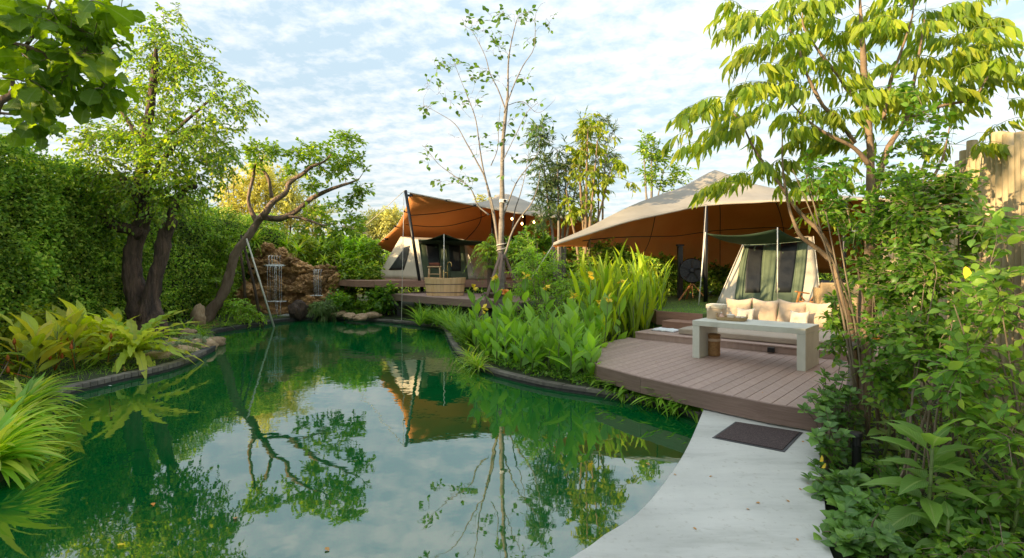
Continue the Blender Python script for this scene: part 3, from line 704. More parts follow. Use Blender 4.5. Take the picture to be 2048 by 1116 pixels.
def steps(name, label, u0, u1, v0, v1, z0, z1, mat, n=None, overhang=.012):
    t = thing(name, label, 'step', D((u0+u1)/2, (v0+v1)/2, z0))
    n = n or max(1, round((v1-v0)/.14)); w = (v1-v0)/n
    for i in range(n):
        MB().box(D((u0+u1)/2, v0+w*(i+.5), z1-.012), (u1-u0, w-.006, .024), ROTU).build('step_board', mat, t, bevel=.002)
    MB().box(D((u0+u1)/2, v0+.022, (z0+z1-.026)/2), (u1-u0-.01, .02, z1-z0-.028), ROTU).build('riser', mat, t)
    MB().box(D(u0+.022, (v0+v1)/2+.02, (z0+z1-.026)/2), (.02, v1-v0-.06, z1-z0-.028), ROTU).build('riser', mat, t)
    return t
steps('timber_step', 'long low brown step under the daybed mattress', -.02, 4.7, -.13, 2.16, DZ-.02, .515, M['board'], 16)
steps('timber_step', 'middle brown step beside the folded towel below the lawn', .06, .70, .83, 1.36, .518, .655, M['step'], 4)
# raised lawn platform (behind the steps) and its timber edge
lawn_poly = [(-.3, 1.36), (.71, 1.36), (.71, 2.2), (11, 2.2), (12, 11), (-2.2, 12), (-2.6, 6.0), (-1.2, 2.4)]
lp = [(D(*p).x, D(*p).y) for p in lawn_poly]
lawn = MB().prism(lp, .02, .795).build('lawn_platform', M['lawnbase']); struct(lawn)
le = thing('timber_edging', 'orange brown timber edging board holding the raised lawn', 'edging', D(0, 1.3, .6))
for (a, b_) in (((-.3, 1.345), (.70, 1.345)), ((-.32, 1.37), (-1.2, 2.4))):
    pa, pb = D(*a), D(*b_)
    for z in (.58, .73):
        MB().bar((pa.x, pa.y, z), (pb.x, pb.y, z), .03, .142).build('edging_board', M['step'], le) if False else MB().box(((pa.x+pb.x)/2, (pa.y+pb.y)/2, z), ((pb-pa).length, .026, .144), math.atan2(pb.y-pa.y, pb.x-pa.x)).build('edging_board', M['step'], le)
pa, pb = D(.735, 2.185), D(10.9, 2.185)
for z in (.585, .725):
    MB().box(((pa.x+pb.x)/2, (pa.y+pb.y)/2, z), ((pb-pa).length, .024, .13), ROTU).build('edging_board', M['step'], le)
# ------------------------------------------------------------------ things on the near deck
def bx(name, c, size, mat, parent, rz=ROTU, bevel=.004): return MB().box(c, size, rz).build(name, mat, parent, bevel=bevel)
TH = .577
t = thing('bench_table', 'long pale concrete bench table standing on the plank deck', 'table', D(2.46, -1.02, DZ))
bx('table_top', D(2.46, -1.02, DZ+TH-.04), (1.58, .74, .08), M['tablestone'], t)
bx('leg', D(1.67+.055, -1.02, DZ+(TH-.082)/2), (.11, .738, TH-.082), M['tablestone'], t)
bx('leg', D(3.25-.055, -1.02, DZ+(TH-.082)/2), (.11, .738, TH-.082), M['tablestone'], t)
# waste basket under the table
c = G(1431, 713, DZ); c = Vector((c.x+.01, c.y+.09, DZ))
t = thing('waste_basket', 'round brown woven basket with a pale liner under the bench table', 'basket', c)
prof = [(.085, 0), (.09, .01)]+[(.092+.0035*(i % 2), .02+i*.0145) for i in range(19)]+[(.096, .30), (.093, .312)]
MB().lathe(c, prof, 28).build('basket_body', M['weave'], t, smooth=True)
MB().lathe(c, [(.0975, .232), (.101, .236), (.1015, .268), (.0975, .272)], 28).build('liner_band', M['linen'], t, smooth=True)
MB().lathe(c, [(.099, .3125), (.101, .33), (.08, .345), (.03, .352)], 28).build('lid', M['weave'], t, smooth=True)
# mattress
def soft_box(c, size, rz, bulge=.012, n=(14, 10), r=.03, seed=0):
    """a cushion slab with rounded edges and gentle sag"""
    bm = bmesh.new(); bmesh.ops.create_cube(bm, size=1)
    bmesh.ops.subdivide_edges(bm, edges=bm.edges[:], cuts=9, use_grid_fill=True)
    Mx = Matrix.Rotation(rz, 3, 'Z'); o = Vector((seed*3.1, 0, 0))
    for v in bm.verts:
        p = Vector([max(-.5, min(.5, q))*s for q, s in zip(v.co, size)])
        q = Vector([max(-s/2+r, min(s/2-r, a)) for a, s in zip(p, size)])
        d = p-q
        if d.length > 1e-6: p = q+d.normalized()*r
        nz = noise.noise(Vector((p.x*3, p.y*3, p.z*3))+o)
        p += Vector((0, 0, nz*bulge)) + d*.2*nz
        v.co = Vector(c)+Mx @ p
    me = bpy.data.meshes.new('soft'); bm.to_mesh(me); bm.free(); me.polygons.foreach_set('use_smooth', [True]*len(me.polygons)); return me
o = link('mattress', soft_box(D(2.0, 1.06, .572), (2.50, 1.92, .105), ROTU, .008, r=.02, seed=1), M['matt']); tag(o, 'grey beige daybed mattress lying on the long step behind the table', 'mattress')
def pillow(name, label, cat, c, w, h, th, lean, rz, mat, group, seed, roll=0):
    n = 16; V = []; f = []
    for s in (1, -1):
        for i in range(n+1):
            for j in range(n+1):
                a, b_ = i/n*2-1, j/n*2-1
                cor = (abs(a)*abs(b_))**3
                x = a*w/2*(1-.10*(1-b_*b_)*(abs(a)**2)*1.0+.05*cor); y = b_*h/2*(1-.10*(1-a*a)*(abs(b_)**2)+.05*cor)
                z = s*th/2*((1-abs(a)**2.6)*(1-abs(b_)**2.6))**.55
                z += s*.012*noise.noise(Vector((a*2.2+seed, b_*2.2, s)))*(1-max(abs(a), abs(b_)))*3
                y -= .02*(1-abs(a))*(b_ > 0)*b_
                V.append(Vector((x, y, z)))
    m_ = (n+1)*(n+1)
    for i in range(n):
        for j in range(n):
            q = [i*(n+1)+j, (i+1)*(n+1)+j, (i+1)*(n+1)+j+1, i*(n+1)+j+1]; f.append(q); f.append([x+m_ for x in q][::-1])
    RM = Matrix.Rotation(rz, 3, 'Z') @ Matrix.Rotation(R(90)-lean, 3, 'X') @ Matrix.Rotation(roll, 3, 'Z')
    mb = MB(); mb.add([Vector(c)+RM @ v for v in V], f); me = mb.mesh(name)
    bm = bmesh.new(); bm.from_mesh(me); bmesh.ops.remove_doubles(bm, verts=bm.verts, dist=.0005); bmesh.ops.recalc_face_normals(bm, faces=bm.faces); bm.to_mesh(me); bm.free()
    me.polygons.foreach_set('use_smooth', [True]*len(me.polygons)); o = link(name, me, mat); tag(o, label, cat, group); return o
def on_v(px, py, v):                    # the point on the vertical plane v seen at the pixel
    d = Vector(((px-1024)/F, 1, -(py-HY)/F)); k = (v+OV.dot(OO))/(OV.dot(d)); return Vector((d.x*k, d.y*k, CAMZ+d.z*k))
labs = ['first beige back cushion, beside the fabric hamper', 'second beige back cushion, between two others behind the table', 'third beige back cushion, behind the right small white cushion', 'last beige back cushion, at the tree end of the daybed']
for i, (x, rl) in enumerate(((1477, .02), (1529, -.03), (1583, -.05), (1638, .04))):
    p = on_v(x, 640, 1.90); p.z = .62+.245
    pillow('cushion', labs[i], 'cushion', p, .53, .53, .17, R(16), ROTU+[.06, -.04, .03, -.08][i], M['linen'], 'beige back cushions on the daybed', i*3.3, rl)
for i, (x, l) in enumerate(((1490, 'small off white cushion leaning near the tray'), (1598, 'small off white cushion nearer the tree end of the daybed'))):
    p = on_v(x, 640, 1.62); p.z = .625+.16
    pillow('small_cushion', l, 'cushion', p, .34, .34, .13, R(22), ROTU+(.1 if i == 0 else -.05), M['cream'], 'small white cushions on the daybed', 20+i*5)
# hamper on the table
c = D(1.84, -.86, DZ+TH)
t = thing('fabric_hamper', 'upright beige fabric hamper with white gathered liner on the table end', 'basket', c)
def round_rect(w, d, r, n=5):
    out = []
    for k, (sx_, sy_) in enumerate(((1, 1), (-1, 1), (-1, -1), (1, -1))):
        for i in range(n+1):
            a = (k*90+i*90/n)*math.pi/180; out.append((sx_*(w/2-r)+r*math.cos(a), sy_*(d/2-r)+r*math.sin(a)))
    return out
def loft(c, rings, rz, mat, name, parent, cap=True):
    """rings: (w, d, r, z, wob)"""
    Mx = Matrix.Rotation(rz, 3, 'Z'); V = []; n = None
    for w, d, r, z, wb in rings:
        rr = round_rect(w, d, r); n = len(rr)
        for j, (x, y) in enumerate(rr): V.append(Vector(c)+Mx @ Vector((x*(1+wb*math.sin(j*1.9)), y*(1+wb*math.cos(j*2.3)), z+wb*.3*math.sin(j*2.7)*.3)))
    f = [(i*n+j, i*n+(j+1) % n, (i+1)*n+(j+1) % n, (i+1)*n+j) for i in range(len(rings)-1) for j in range(n)]
    if cap: f += [list(range(n))[::-1], [(len(rings)-1)*n+j for j in range(n)]]
    return MB().add(V, f).build(name, mat, parent, smooth=True)
loft(c, [(.25, .21, .03, .0, 0), (.258, .215, .035, .01, 0), (.255, .215, .03, .10, .004), (.26, .22, .03, .19, .006), (.262, .222, .03, .202, .006)], ROTU+.05, M['linen'], 'hamper_body', t)
loft(c, [(.266, .226, .03, .165, .03), (.275, .236, .035, .175, .03), (.274, .236, .035, .205, .02), (.262, .224, .03, .226, .012), (.20, .17, .03, .232, .01)], ROTU+.05, M['cream'], 'liner_cloth', t)
MB().tube(catmull([c+Vector((-.13, -.06, .20)), c+Vector((-.165, -.09, .17)), c+Vector((-.17, -.085, .13))], 5), [.012]*11, 7).build('drawstring', M['cream'], t, smooth='all')
# tray with pots
c = D(2.12, -.98, DZ+TH)
t = thing('serving_tray', 'oval woven tray with loop handles on the table', 'tray', c)
loft(c, [(.40, .26, .08, .0, 0), (.43, .285, .09, .012, 0), (.445, .30, .09, .05, .002), (.45, .305, .09, .056, .002), (.437, .292, .085, .056, 0), (.42, .275, .085, .018, 0)], ROTU+.12, M['paleweave'], 'tray_body', t)
rt = ROTU+.12
for s in (-1, 1):
    e = c+Vector((math.cos(rt), math.sin(rt), 0))*s*.222; q = Vector((-math.sin(rt), math.cos(rt), 0))
    MB().tube(catmull([e-q*.05+Vector((0, 0, .05)), e-q*.04+Vector((0, 0, .085)), e+Vector((0, 0, .10)), e+q*.04+Vector((0, 0, .085)), e+q*.05+Vector((0, 0, .05))], 4), .006, 6).build('handle', M['paleweave'], t, smooth='all')
ux = Vector((math.cos(rt), math.sin(rt), 0)); uy = Vector((-math.sin(rt), math.cos(rt), 0))
q = c+ux*-.02+uy*.03+Vector((0, 0, .019))
t = thing('lidded_jar', 'cream ceramic jar with knobbed lid in the middle of the tray', 'jar', q)
MB().lathe(q, [(.035, 0), (.05, .01), (.055, .04), (.05, .052)], 20).build('jar_body', M['ceramic'], t, smooth='all')
l = MB().lathe(q, [(.060, .053), (.061, .058), (.045, .068), (.018, .074), (.012, .084), (.018, .094), (.012, .102), (.002, .104)], 20).build('lid', M['ceramic'], t, smooth='all')
q = c+ux*-.15+uy*.0+Vector((0, 0, .019))
t = thing('small_pot', 'small rose tinted pot at the hamper end of the tray', 'pot', q)
MB().lathe(q, [(.025, 0), (.036, .015), (.036, .04), (.022, .06), (.02, .075), (.026, .08)], 18).build('pot_body', M['pink'], t, smooth='all')
MB().lathe(q, [(.02, .081), (.012, .092), (.004, .1)], 12).build('stopper', M['ceramic'], t, smooth='all')
for s, lb in ((.09, 'shallow cream cup beside the lidded jar on the tray'), (.165, 'shallow cream cup at the far handle of the tray')):
    q = c+ux*s+uy*.03+Vector((0, 0, .019))
    o = MB().lathe(q, [(.02, 0), (.034, .02), (.04, .045), (.036, .045), (.03, .02), (.01, .008)], 18).build('cup', M['ceramic'], smooth='all'); tag(o, lb, 'cup', 'cups on the tray')
# folded towel on the step
q = D(.36, .42, .517)
mb = MB(); Gd = []
for i in range(13):
    row = []
    for j in range(9):
        a, b_ = i/12-.5, j/8-.5
        row.append(q+OU*(a*.46)+OV*(b_*.34)+Vector((0, 0, .022+.016*noise.noise(Vector((a*6, b_*7, 2)))-(.018 if abs(a) > .45 or abs(b_) > .45 else 0))))
    Gd.append(row)
o = grid_mesh(Gd).build('towel', M['towel'], smooth='all'); s = o.modifiers.new('thick', 'SOLIDIFY'); s.thickness = .016; s.offset = -1
tag(o, 'rumpled white towel lying on the long step left of the mattress', 'towel')
# step light
q = D(2.46, -.142, .46); t = thing('step_light', 'small black box lamp on the step riser under the mattress', 'lamp', q)
bx('lamp_housing', q+OV*-.035+Vector((0, 0, -.012)), (.10, .07, .075), M['black'], t)
bx('lens', q+OV*-.071+Vector((0, 0, -.012)), (.08, .003, .052), M['darkmetal'], t, bevel=0)
# door mat on the path
c4 = [G(1471, 842.5, .18), G(1606, 864, .18), G(1569, 903, .18), G(1424, 874.5, .18)]
cc = sum(c4, Vector())/4; t = thing('door_mat', 'dark brown ribbed door mat lying on the concrete path', 'mat', cc)
def inset(P, d):
    c_ = sum(P, Vector())/len(P); return [c_+(p-c_)*(1-d/(p-c_).length) for p in P]
MB().prism([(p.x, p.y) for p in c4], .1725, .178).build('rubber_edge', M['rubber'], t, bevel=.002)
MB().prism([(p.x, p.y) for p in inset(c4, .035)], .1782, .186).build('pile', M['mat'], t, bevel=.002)
# bollard light by the path
q = G(1713, 945, .13); t = thing('path_light', 'short black bollard lamp among the glossy shrubs beside the path', 'lamp', q)
h = .335
MB().lathe(q, [(.035, 0), (.035, h-.11)], 20).build('post', M['darkmetal'], t, smooth=True)
MB().lathe(q+Vector((0, 0, h-.108)), [(.024, 0), (.024, .072)], 16).build('diffuser', M['rubber'], t, smooth=True)
for k in range(6):
    a = k*math.pi/3; MB().box(q+Vector((.03*math.cos(a), .03*math.sin(a), h-.072)), (.006, .006, .076), a).build('cage_bar', M['darkmetal'], t)
MB().lathe(q+Vector((0, 0, h-.035)), [(.044, 0), (.047, .003), (.047, .028), (.043, .033)], 24).build('cap', M['darkmetal'], t, smooth=True)

# ------------------------------------------------------------------ tents
def tent(name, label, base, top, ridge, fronts, sides, parent_loc):
    """base: front-left, front-right, back-right, back-left (points); top the same; panels given in face coordinates"""
    t = thing(name, label, 'tent', parent_loc)
    def face(bl, br, tr, tl):
        nrm = (br-bl).cross(tl-bl).normalized()
        return lambda u, v, d=0.0: bl*(1-u)*(1-v)+br*u*(1-v)+tr*u*v+tl*(1-u)*v+nrm*d
    def panel(fc, poly, mat, nm, d, fold=0, nu=10, nv=8, seed=0, thick=.004, sag=.0):
        """poly: 4 face coords bl, br, tr, tl"""
        rows = []
        for j in range(nv+1):
            b_ = j/nv; r = []
            for i in range(nu+1):
                a = i/nu
                uu = (poly[0][0]*(1-a)+poly[1][0]*a)*(1-b_)+(poly[3][0]*(1-a)+poly[2][0]*a)*b_
                vv = (poly[0][1]*(1-a)+poly[1][1]*a)*(1-b_)+(poly[3][1]*(1-a)+poly[2][1]*a)*b_
                edge = min(1, 6*min(a, 1-a))*min(1, 6*min(b_, 1-b_))
                w_ = fold*(1+math.sin(a*nu*1.6+seed+2*noise.noise(Vector((a*2, b_*2, seed)))))*min(1, 6*min(a, 1-a)) + .05*noise.noise(Vector((uu*3+.37, vv*2.2, 3.1)))*min(1, 5*min(uu, 1-uu))*min(1, 5*min(vv, 1-vv))
                r.append(fc(uu, vv, d+w_))
            rows.append(r)
        o = grid_mesh(rows).build(nm, mat, t, smooth='all'); s = o.modifiers.new('thick', 'SOLIDIFY'); s.thickness = thick; s.offset = -1; return o
    fl, fr_, br_, bl_ = base; tfl, tfr, tbr, tbl = top
    F0 = face(fl, fr_, tfr, tfl); S0 = face(bl_, fl, tfl, tbl); S1 = face(fr_, br_, tbr, tfr); B0 = face(br_, bl_, tbl, tbr)
    # walls, each one sheet of canvas
    panel(F0, [(0, 0), (1, 0), (1, 1), (0, 1)], M['canvas'], 'front_wall', 0, seed=1, nu=16, nv=12)
    panel(S0, [(0, 0), (1, 0), (1, 1), (0, 1)], M['canvas'], 'side_wall', 0, seed=2, nu=12, nv=10)
    panel(S1, [(0, 0), (1, 0), (1, 1), (0, 1)], M['canvas'], 'side_wall', 0, seed=3, nu=12, nv=10)
    panel(B0, [(0, 0), (1, 0), (1, 1), (0, 1)], M['canvas'], 'back_wall', 0, seed=4)
    r0_, r1_ = ridge
    grid_mesh([[tfl, tfr], [r0_, r1_], [tbl, tbr]]).build('roof', M['canvas'], t)
    MB().add([tfl, r0_, tbl, tfr, r1_, tbr], [(0, 1, 2), (3, 5, 4)]).build('gable', M['canvas'], t)
    for fc, specs in ((F0, fronts), (S0, sides.get('l', [])), (S1, sides.get('r', []))):
        for s in specs: panel(fc, s['p'], M[s['m']], s['n'], s.get('d', .03), s.get('fold', 0), s.get('nu', 8), s.get('nv', 8), s.get('seed', rnd.random()*9))
    for a, b_ in ((fl, tfl), (fr_, tfr)):
        MB().tube([a+Vector((0, -.02, 0)), b_+Vector((0, -.02, .02))], .011, 8).build('corner_pole', M['pole_white'], t, smooth='all')
    return t, F0
def awning(tent_root, tl, tr, pl_, pr, foot_l, foot_r, sagf, label=None, right_low=None):
    rows = []
    for i in range(9):
        a = i/8; r = []
        for j in range(13):
            b_ = j/12
            p = (tl*(1-b_)+tr*b_)*(1-a)+(pl_*(1-b_)+pr*b_)*a
            p.z -= sagf*math.sin(b_*math.pi)*(.25+.75*a)*1.0 + sagf*.5*math.sin(a*math.pi)
            r.append(p)
        rows.append(r)
    o = grid_mesh(rows).build('awning', M['awning'], tent_root, smooth='all'); s = o.modifiers.new('thick', 'SOLIDIFY'); s.thickness = .005
    for p, f_ in ((pl_, foot_l), (pr, foot_r)):
        if f_ is not None: MB().tube([f_, p+Vector((0, 0, .03))], .013, 8).build('awning_pole', M['pole_white'], tent_root, smooth='all')
LZ = .80
# near tent
B = [W(1433, 607.5, 13.62), W(1642, 607, 13.35), Vector((8.8, 16.2, LZ)), Vector((6.75, 16.6, LZ))]
for p in B: p.z = LZ
T = [W(1486, 487, 14.2), W(1626, 474, 13.9), Vector((8.4, 15.6, 2.42)), Vector((7.05, 16.0, 2.38))]
g = dict
fr1 = [g(p=[(.17, .0), (.81, .0), (.93, 1), (0.02, 1)], m='green', n='door_panel', d=.012, nu=16, nv=14, fold=.004),
       g(p=[(.245, .17), (.40, .17), (.31, .94), (.10, .94)], m='mesh', n='mesh_window', d=.02),
       g(p=[(.55, .17), (.71, .17), (.78, .94), (.55, .94)], m='mesh', n='mesh_window', d=.02),
       g(p=[(.18, .0), (.245, .0), (.10, .99), (.02, .99)], m='green', n='door_curtain', d=.03, fold=.010, nu=8),
       g(p=[(.42, .0), (.53, .0), (.52, .99), (.33, .99)], m='green', n='door_curtain', d=.03, fold=.010, nu=9),
       g(p=[(.72, .0), (.80, .0), (.92, .99), (.80, .99)], m='green', n='door_curtain', d=.03, fold=.010, nu=8)]
sd1 = {'r': [g(p=[(.15, .25), (.55, .25), (.5, .8), (.2, .8)], m='mesh', n='mesh_window', d=.014)]}
tn, F0 = tent('cabin_tent', 'near cream and green canvas tent behind the daybed cushions', B, T, (W(1500, 484, 15.2), W(1615, 472, 15)), fr1, sd1, (6.6, 14.5, LZ))
awning(tn, W(1484, 489, 14.1), W(1613, 481, 13.85), W(1411, 467, 13.3), W(1555, 457.5, 12.75), Vector((W(1397, 606, 13.2).x, 13.2, LZ)), Vector((W(1555, 600, 12.75).x, 12.75, LZ)), .10)
# right side window flap seen past the tree
# far tent
D2 = 1.25
B = [W(848, 560, 17.9), W(953, 558, 18.6), Vector((.2, 21, D2)), W(753, 558, 20.0)]
for p in B: p.z = D2
T = [W(836, 479, 18.2), W(927, 480, 18.8), W(925, 484, 20.4), W(801, 473, 19.6)]
fr2 = [g(p=[(.0, .0), (.84, .0), (1.0, 1), (0, 1)], m='green', n='door_panel', d=.012, nu=16, nv=14, fold=.004),
       g(p=[(.13, .30), (.34, .27), (.42, .88), (.14, .88)], m='mesh', n='mesh_window', d=.02),
       g(p=[(.53, .20), (.74, .20), (.88, .88), (.63, .88)], m='mesh', n='mesh_window', d=.02),
       g(p=[(.36, .0), (.50, .0), (.60, .99), (.46, .99)], m='green', n='door_curtain', d=.04, fold=.02, nu=16)]
sd2 = {'l': [g(p=[(.19, .20), (.58, .22), (.64, .82), (.40, .76)], m='mesh', n='mesh_window', d=.014, fold=.004)]}
tn2, F2 = tent('cabin_tent', 'far cream and green canvas tent on the upper deck by the wooden tub', B, T, (W(818, 474, 19.4), W(925, 478, 19.6)), fr2, sd2, (-2.3, 19, D2))
awning(tn2, W(838, 482, 18.2), W(925, 481, 18.7), W(845, 481, 17.3), W(965, 481, 17.4), None, None, .02)
# its awning hangs from one tall middle pole
pp = W(888, 468, 17.2); MB().tube([Vector((pp.x, 17.2, .85)), pp], .014, 8).build('awning_pole', M['pole_white'], tn2, smooth='all')
rows = []
for i in range(7):
    r = []
    for j in range(17):
        b_ = j/16; x = 838+b_*132; a = i/6
        y = 491*(1-a)+(483-15*math.exp(-abs((x-888)/26.0)**1.3))*a
        r.append(W(x, y, 18.6-1.4*a))
    rows.append(r)
o = grid_mesh(rows).build('awning', M['awning'], tn2, smooth='all'); o.modifiers.new('thick', 'SOLIDIFY').thickness = .005

# ------------------------------------------------------------------ stretched canopies
def canopy(label, rows, n, loc, poles, ropes, seams, peaks=()):
    t = thing('tent_canopy', label, 'canopy', loc)
    Gd = grid_surface([[W(*c) for c in r] for r in rows], n)
    for r in Gd:
        for p in r:
            for q_ in peaks: p.z += .16*math.exp(-(p-q_).length/.55)
    for r in Gd:
        for p in r: p.z += .03*noise.noise(p*.6)+.012*noise.noise(p*2.1)
    me = grid_mesh(Gd).mesh('membrane')
    for nm, off, mt in (('outer_skin', .0, M['skin']), ('lining', -.02, M['lining'])):
        mm = me.copy(); o = link(nm, mm, mt, t); mm.polygons.foreach_set('use_smooth', [True]*len(mm.polygons))
        for v in mm.vertices: v.co.z += off
        s = o.modifiers.new('thick', 'SOLIDIFY'); s.thickness = .008; s.offset = 0
    # hem along the front edge
    MB().tube([p-Vector((0, .01, .012)) for p in Gd[0]], .022, 6).build('hem', M['skin'], t, smooth='all')
    for kind, idx, a, b_ in seams:
        line = [Gd[i][idx] for i in range(len(Gd))] if kind == 'v' else Gd[idx]
        line = line[int(a*len(line)):int(b_*len(line))]
        MB().tube([p-Vector((0, 0, .034)) for p in line], .014, 5).build('seam_rib', M['black'], t, smooth='all')
    for a, b_, r in poles: MB().tube([a, b_], r, 10).build('canopy_pole', M['darkmetal'], t, smooth='all')
    for a, b_ in ropes: MB().tube([a, b_], .010, 5).build('guy_rope', M['rope'], t, smooth='all')
    return t, Gd
rows1 = [
 [(1107, 489, 11.6), (1180, 466, 12.4), (1260, 441, 13.1), (1340, 424, 13.8), (1412, 410, 14.2), (1500, 404, 13.8), (1600, 400, 13.2), (1720, 397, 12.4), (1860, 402, 11.6)],
 [(1107, 487, 11.7), (1185, 455, 13.0), (1272, 421, 14.0), (1350, 401, 14.9), (1421, 382, 15.4), (1500, 388, 15.0), (1600, 394, 14.5), (1720, 397, 13.6), (1870, 400, 12.7)],
 [(1107, 486, 11.8), (1190, 449, 13.4), (1282, 404, 14.9), (1360, 376, 15.9), (1430, 351, 16.4), (1500, 368, 16.0), (1600, 386, 15.6), (1720, 396, 14.8), (1880, 404, 13.8)],
 [(1107, 487, 11.9), (1186, 462, 13.6), (1275, 440, 15.6), (1360, 428, 17.0), (1440, 415, 17.8), (1520, 420, 17.6), (1620, 415, 17.2), (1740, 425, 16.3), (1890, 430, 15.3)],
 [(1107, 489, 12.0), (1180, 480, 13.8), (1265, 478, 16.0), (1350, 480, 18.0), (1440, 470, 19.0), (1530, 465, 19.0), (1630, 470, 18.6), (1750, 475, 17.6), (1900, 480, 16.5)],
 [(1107, 492, 12.0), (1175, 492, 13.8), (1250, 500, 16.0), (1340, 522, 18.3), (1440, 540, 19.8), (1540, 545, 20.0), (1640, 545, 19.6), (1760, 550, 18.6), (1910, 550, 17.5)]]
pb = W(1411, 601, 14.25); 
t1, G1 = canopy('large cream stretch canopy with orange lining over the near tent', rows1, 5, (7, 14, LZ),
  [(Vector((pb.x, 14.25, LZ)), W(1412, 409, 14.25), .055), (Vector((W(1688, 600, 14).x, 14.0, LZ)), W(1688, 398, 14.0), .05), (Vector((W(1340, 600, 18.2).x, 18.2, LZ)), W(1340, 520, 18.2), .04)],
  [(W(1107, 489, 11.6), W(1060, 560, 11.0)), (W(1412, 411, 14.1), W(1399, 604, 13.3))],
  [('v', 12, .05, 1), ('v', 20, .1, 1), ('v', 27, .1, 1), ('v', 34, .1, 1), ('h', 19, .1, .95)], peaks=(W(1430, 351, 16.4),))
rows2 = [
 [(820, 386, 17.8), (895, 400, 17.3), (953, 411, 16.9), (1016, 423, 16.4), (1068, 430, 16.1), (1126, 436, 15.8), (1190, 441, 15.4)],
 [(809, 423, 18.6), (890, 415, 18.6), (960, 404, 18.4), (1008, 395, 18.2), (1072, 410, 17.8), (1130, 427, 17.3), (1193, 436, 16.8)],
 [(800, 440, 19.0), (885, 440, 19.6), (962, 420, 19.6), (1008, 392, 19.4), (1080, 420, 19), (1135, 435, 18.6), (1196, 442, 18.0)],
 [(790, 455, 19.4), (868, 465, 20.3), (955, 452, 20.8), (1020, 440, 21.0), (1085, 450, 20.6), (1138, 458, 20), (1200, 462, 19.2)],
 [(752, 492, 20.4), (800, 506, 21.2), (900, 510, 22.0), (1010, 515, 22.6), (1085, 515, 22.2), (1140, 515, 21.5), (1205, 515, 20.5)]]
pb = W(839, 559, 17.2); pb.z = D2
t2, G2 = canopy('far stretch canopy with orange lining above the wooden tub deck', rows2, 6, (-2, 18, D2),
  [(pb, W(811, 381, 17.75), .05), (Vector((W(985, 560, 18.2).x, 18.2, D2)), W(985, 402, 18.2), .05), (Vector((W(1049, 560, 18.0).x, 18.0, D2)), W(1049, 408, 18.0), .05)],
  [(W(809, 381, 17.7), W(710, 470, 20)), (W(808, 382, 17.7), W(803, 640, 15.8)), (W(820, 386, 17.8), W(811, 382, 17.75))],
  [('h', 8, .05, .95), ('h', 15, .05, .9), ('v', 12, .05, .9)])
for i, c in enumerate(((820, 391, 17.8), (896, 401, 17.3), (952, 411, 16.9), (811, 423, 18.6), (792, 453, 19.35), (772, 478, 19.9), (1066, 430, 16.1))):
    p = W(*c); MB().box(p, (.16, .05, .07), .2*i).build('edge_clamp', M['black'], t2)
# pendant bulbs inside the far canopy
for i, (x, y, Y, l) in enumerate(((1024, 437, 19.0, 'glowing pendant bulb left of the slim tree trunk'), (1047, 433, 19.2, 'glowing pendant bulb by the dark post'), (1044, 447, 18.8, 'lower glowing pendant bulb under its neighbours'), (1068, 444, 19.3, 'glowing pendant bulb furthest to the right under the far canopy'))):
    p = W(x, y, Y); t = thing('pendant_lamp', l, 'lamp', p, 'pendant bulbs under the far canopy')
    MB().lathe(p-Vector((0, 0, .05)), [(.008, 0), (.032, .02), (.036, .045), (.02, .08), (.014, .09)], 12).build('bulb', M['bulb'], t, smooth='all')
    MB().tube([p+Vector((0, 0, .045)), p+Vector((0, 0, .45))], .006, 5).build('cord', M['black'], t)
    MB().lathe(p+Vector((0, 0, .038)), [(.017, 0), (.017, .05)], 10).build('socket', M['black'], t)
# slatted dark screen behind the bulbs
t = thing('timber_screen', 'dark vertical board screen at the back of the far canopy', 'screen', W(1090, 560, 21.6))
for k in range(15):
    x = 1000+k*14; p = W(x, 480, 21.7+.02*(k % 2)); MB().box((p.x, p.y, 2.0), (.255, .04, 2.4)).build('screen_board', M['wood'] if k > 4 else M['barkdark'], t)

# ------------------------------------------------------------------ far decks with tub
def platform(name, label, front, depthv, z0, z1, n, mat):
    """front: list of points along the front edge; boards run along it"""
    t = thing(name, label, 'deck', front[len(front)//2])
    def off(d): return [p+depthv*d for p in front]
    w = 1.0/n
    for i in range(n):
        a, b_ = off(i*w+.004), off((i+1)*w-.004)
        MB().prism([(p.x, p.y) for p in a]+[(p.x, p.y) for p in b_[::-1]], z1-.03, z1).build('deck_board', mat, t)
    for a, b_ in zip(front[:-1], front[1:]):
        MB().box(((a.x+b_.x)/2, (a.y+b_.y)/2-.02, z1-.10), ((b_-a).length, .03, .19), math.atan2(b_.y-a.y, b_.x-a.x)).build('fascia', M['step'] if mat is M['step'] else M['fascia'], t)
    for p in front[::2]+[front[-1]]:
        for d in (.15, .7):
            q = p+depthv*d; MB().box((q.x, q.y, (z1-.04)/2-.1), (.12, .12, z1+.1)).build('deck_post', M['kerbdark'], t)
    return t
def V2(x, y): return Vector((x, y, 0))
platform('timber_deck', 'upper brown deck carrying the far tent', [V2(-6.2, 18.6), V2(-5.0, 17.2), V2(-4.3, 16.95), V2(-2.5, 17.25), V2(-.9, 16.85), V2(1.5, 15.5)], Vector((1.2, 5.5, 0)), .8, D2, 16, M['step'])
a, b_ = G(815, 590, .85), G(900, 594, .85)
platform('timber_deck', 'lower brown deck where the wooden tub stands', [V2(-3.75, 16.9), V2(a.x, a.y), V2(-2.45, 15.55), V2(-1.5, 14.75), V2(-.75, 14.2), V2(.2, 13.5)], Vector((1.1, 1.9, 0)), .5, .85, 12, M['board'])
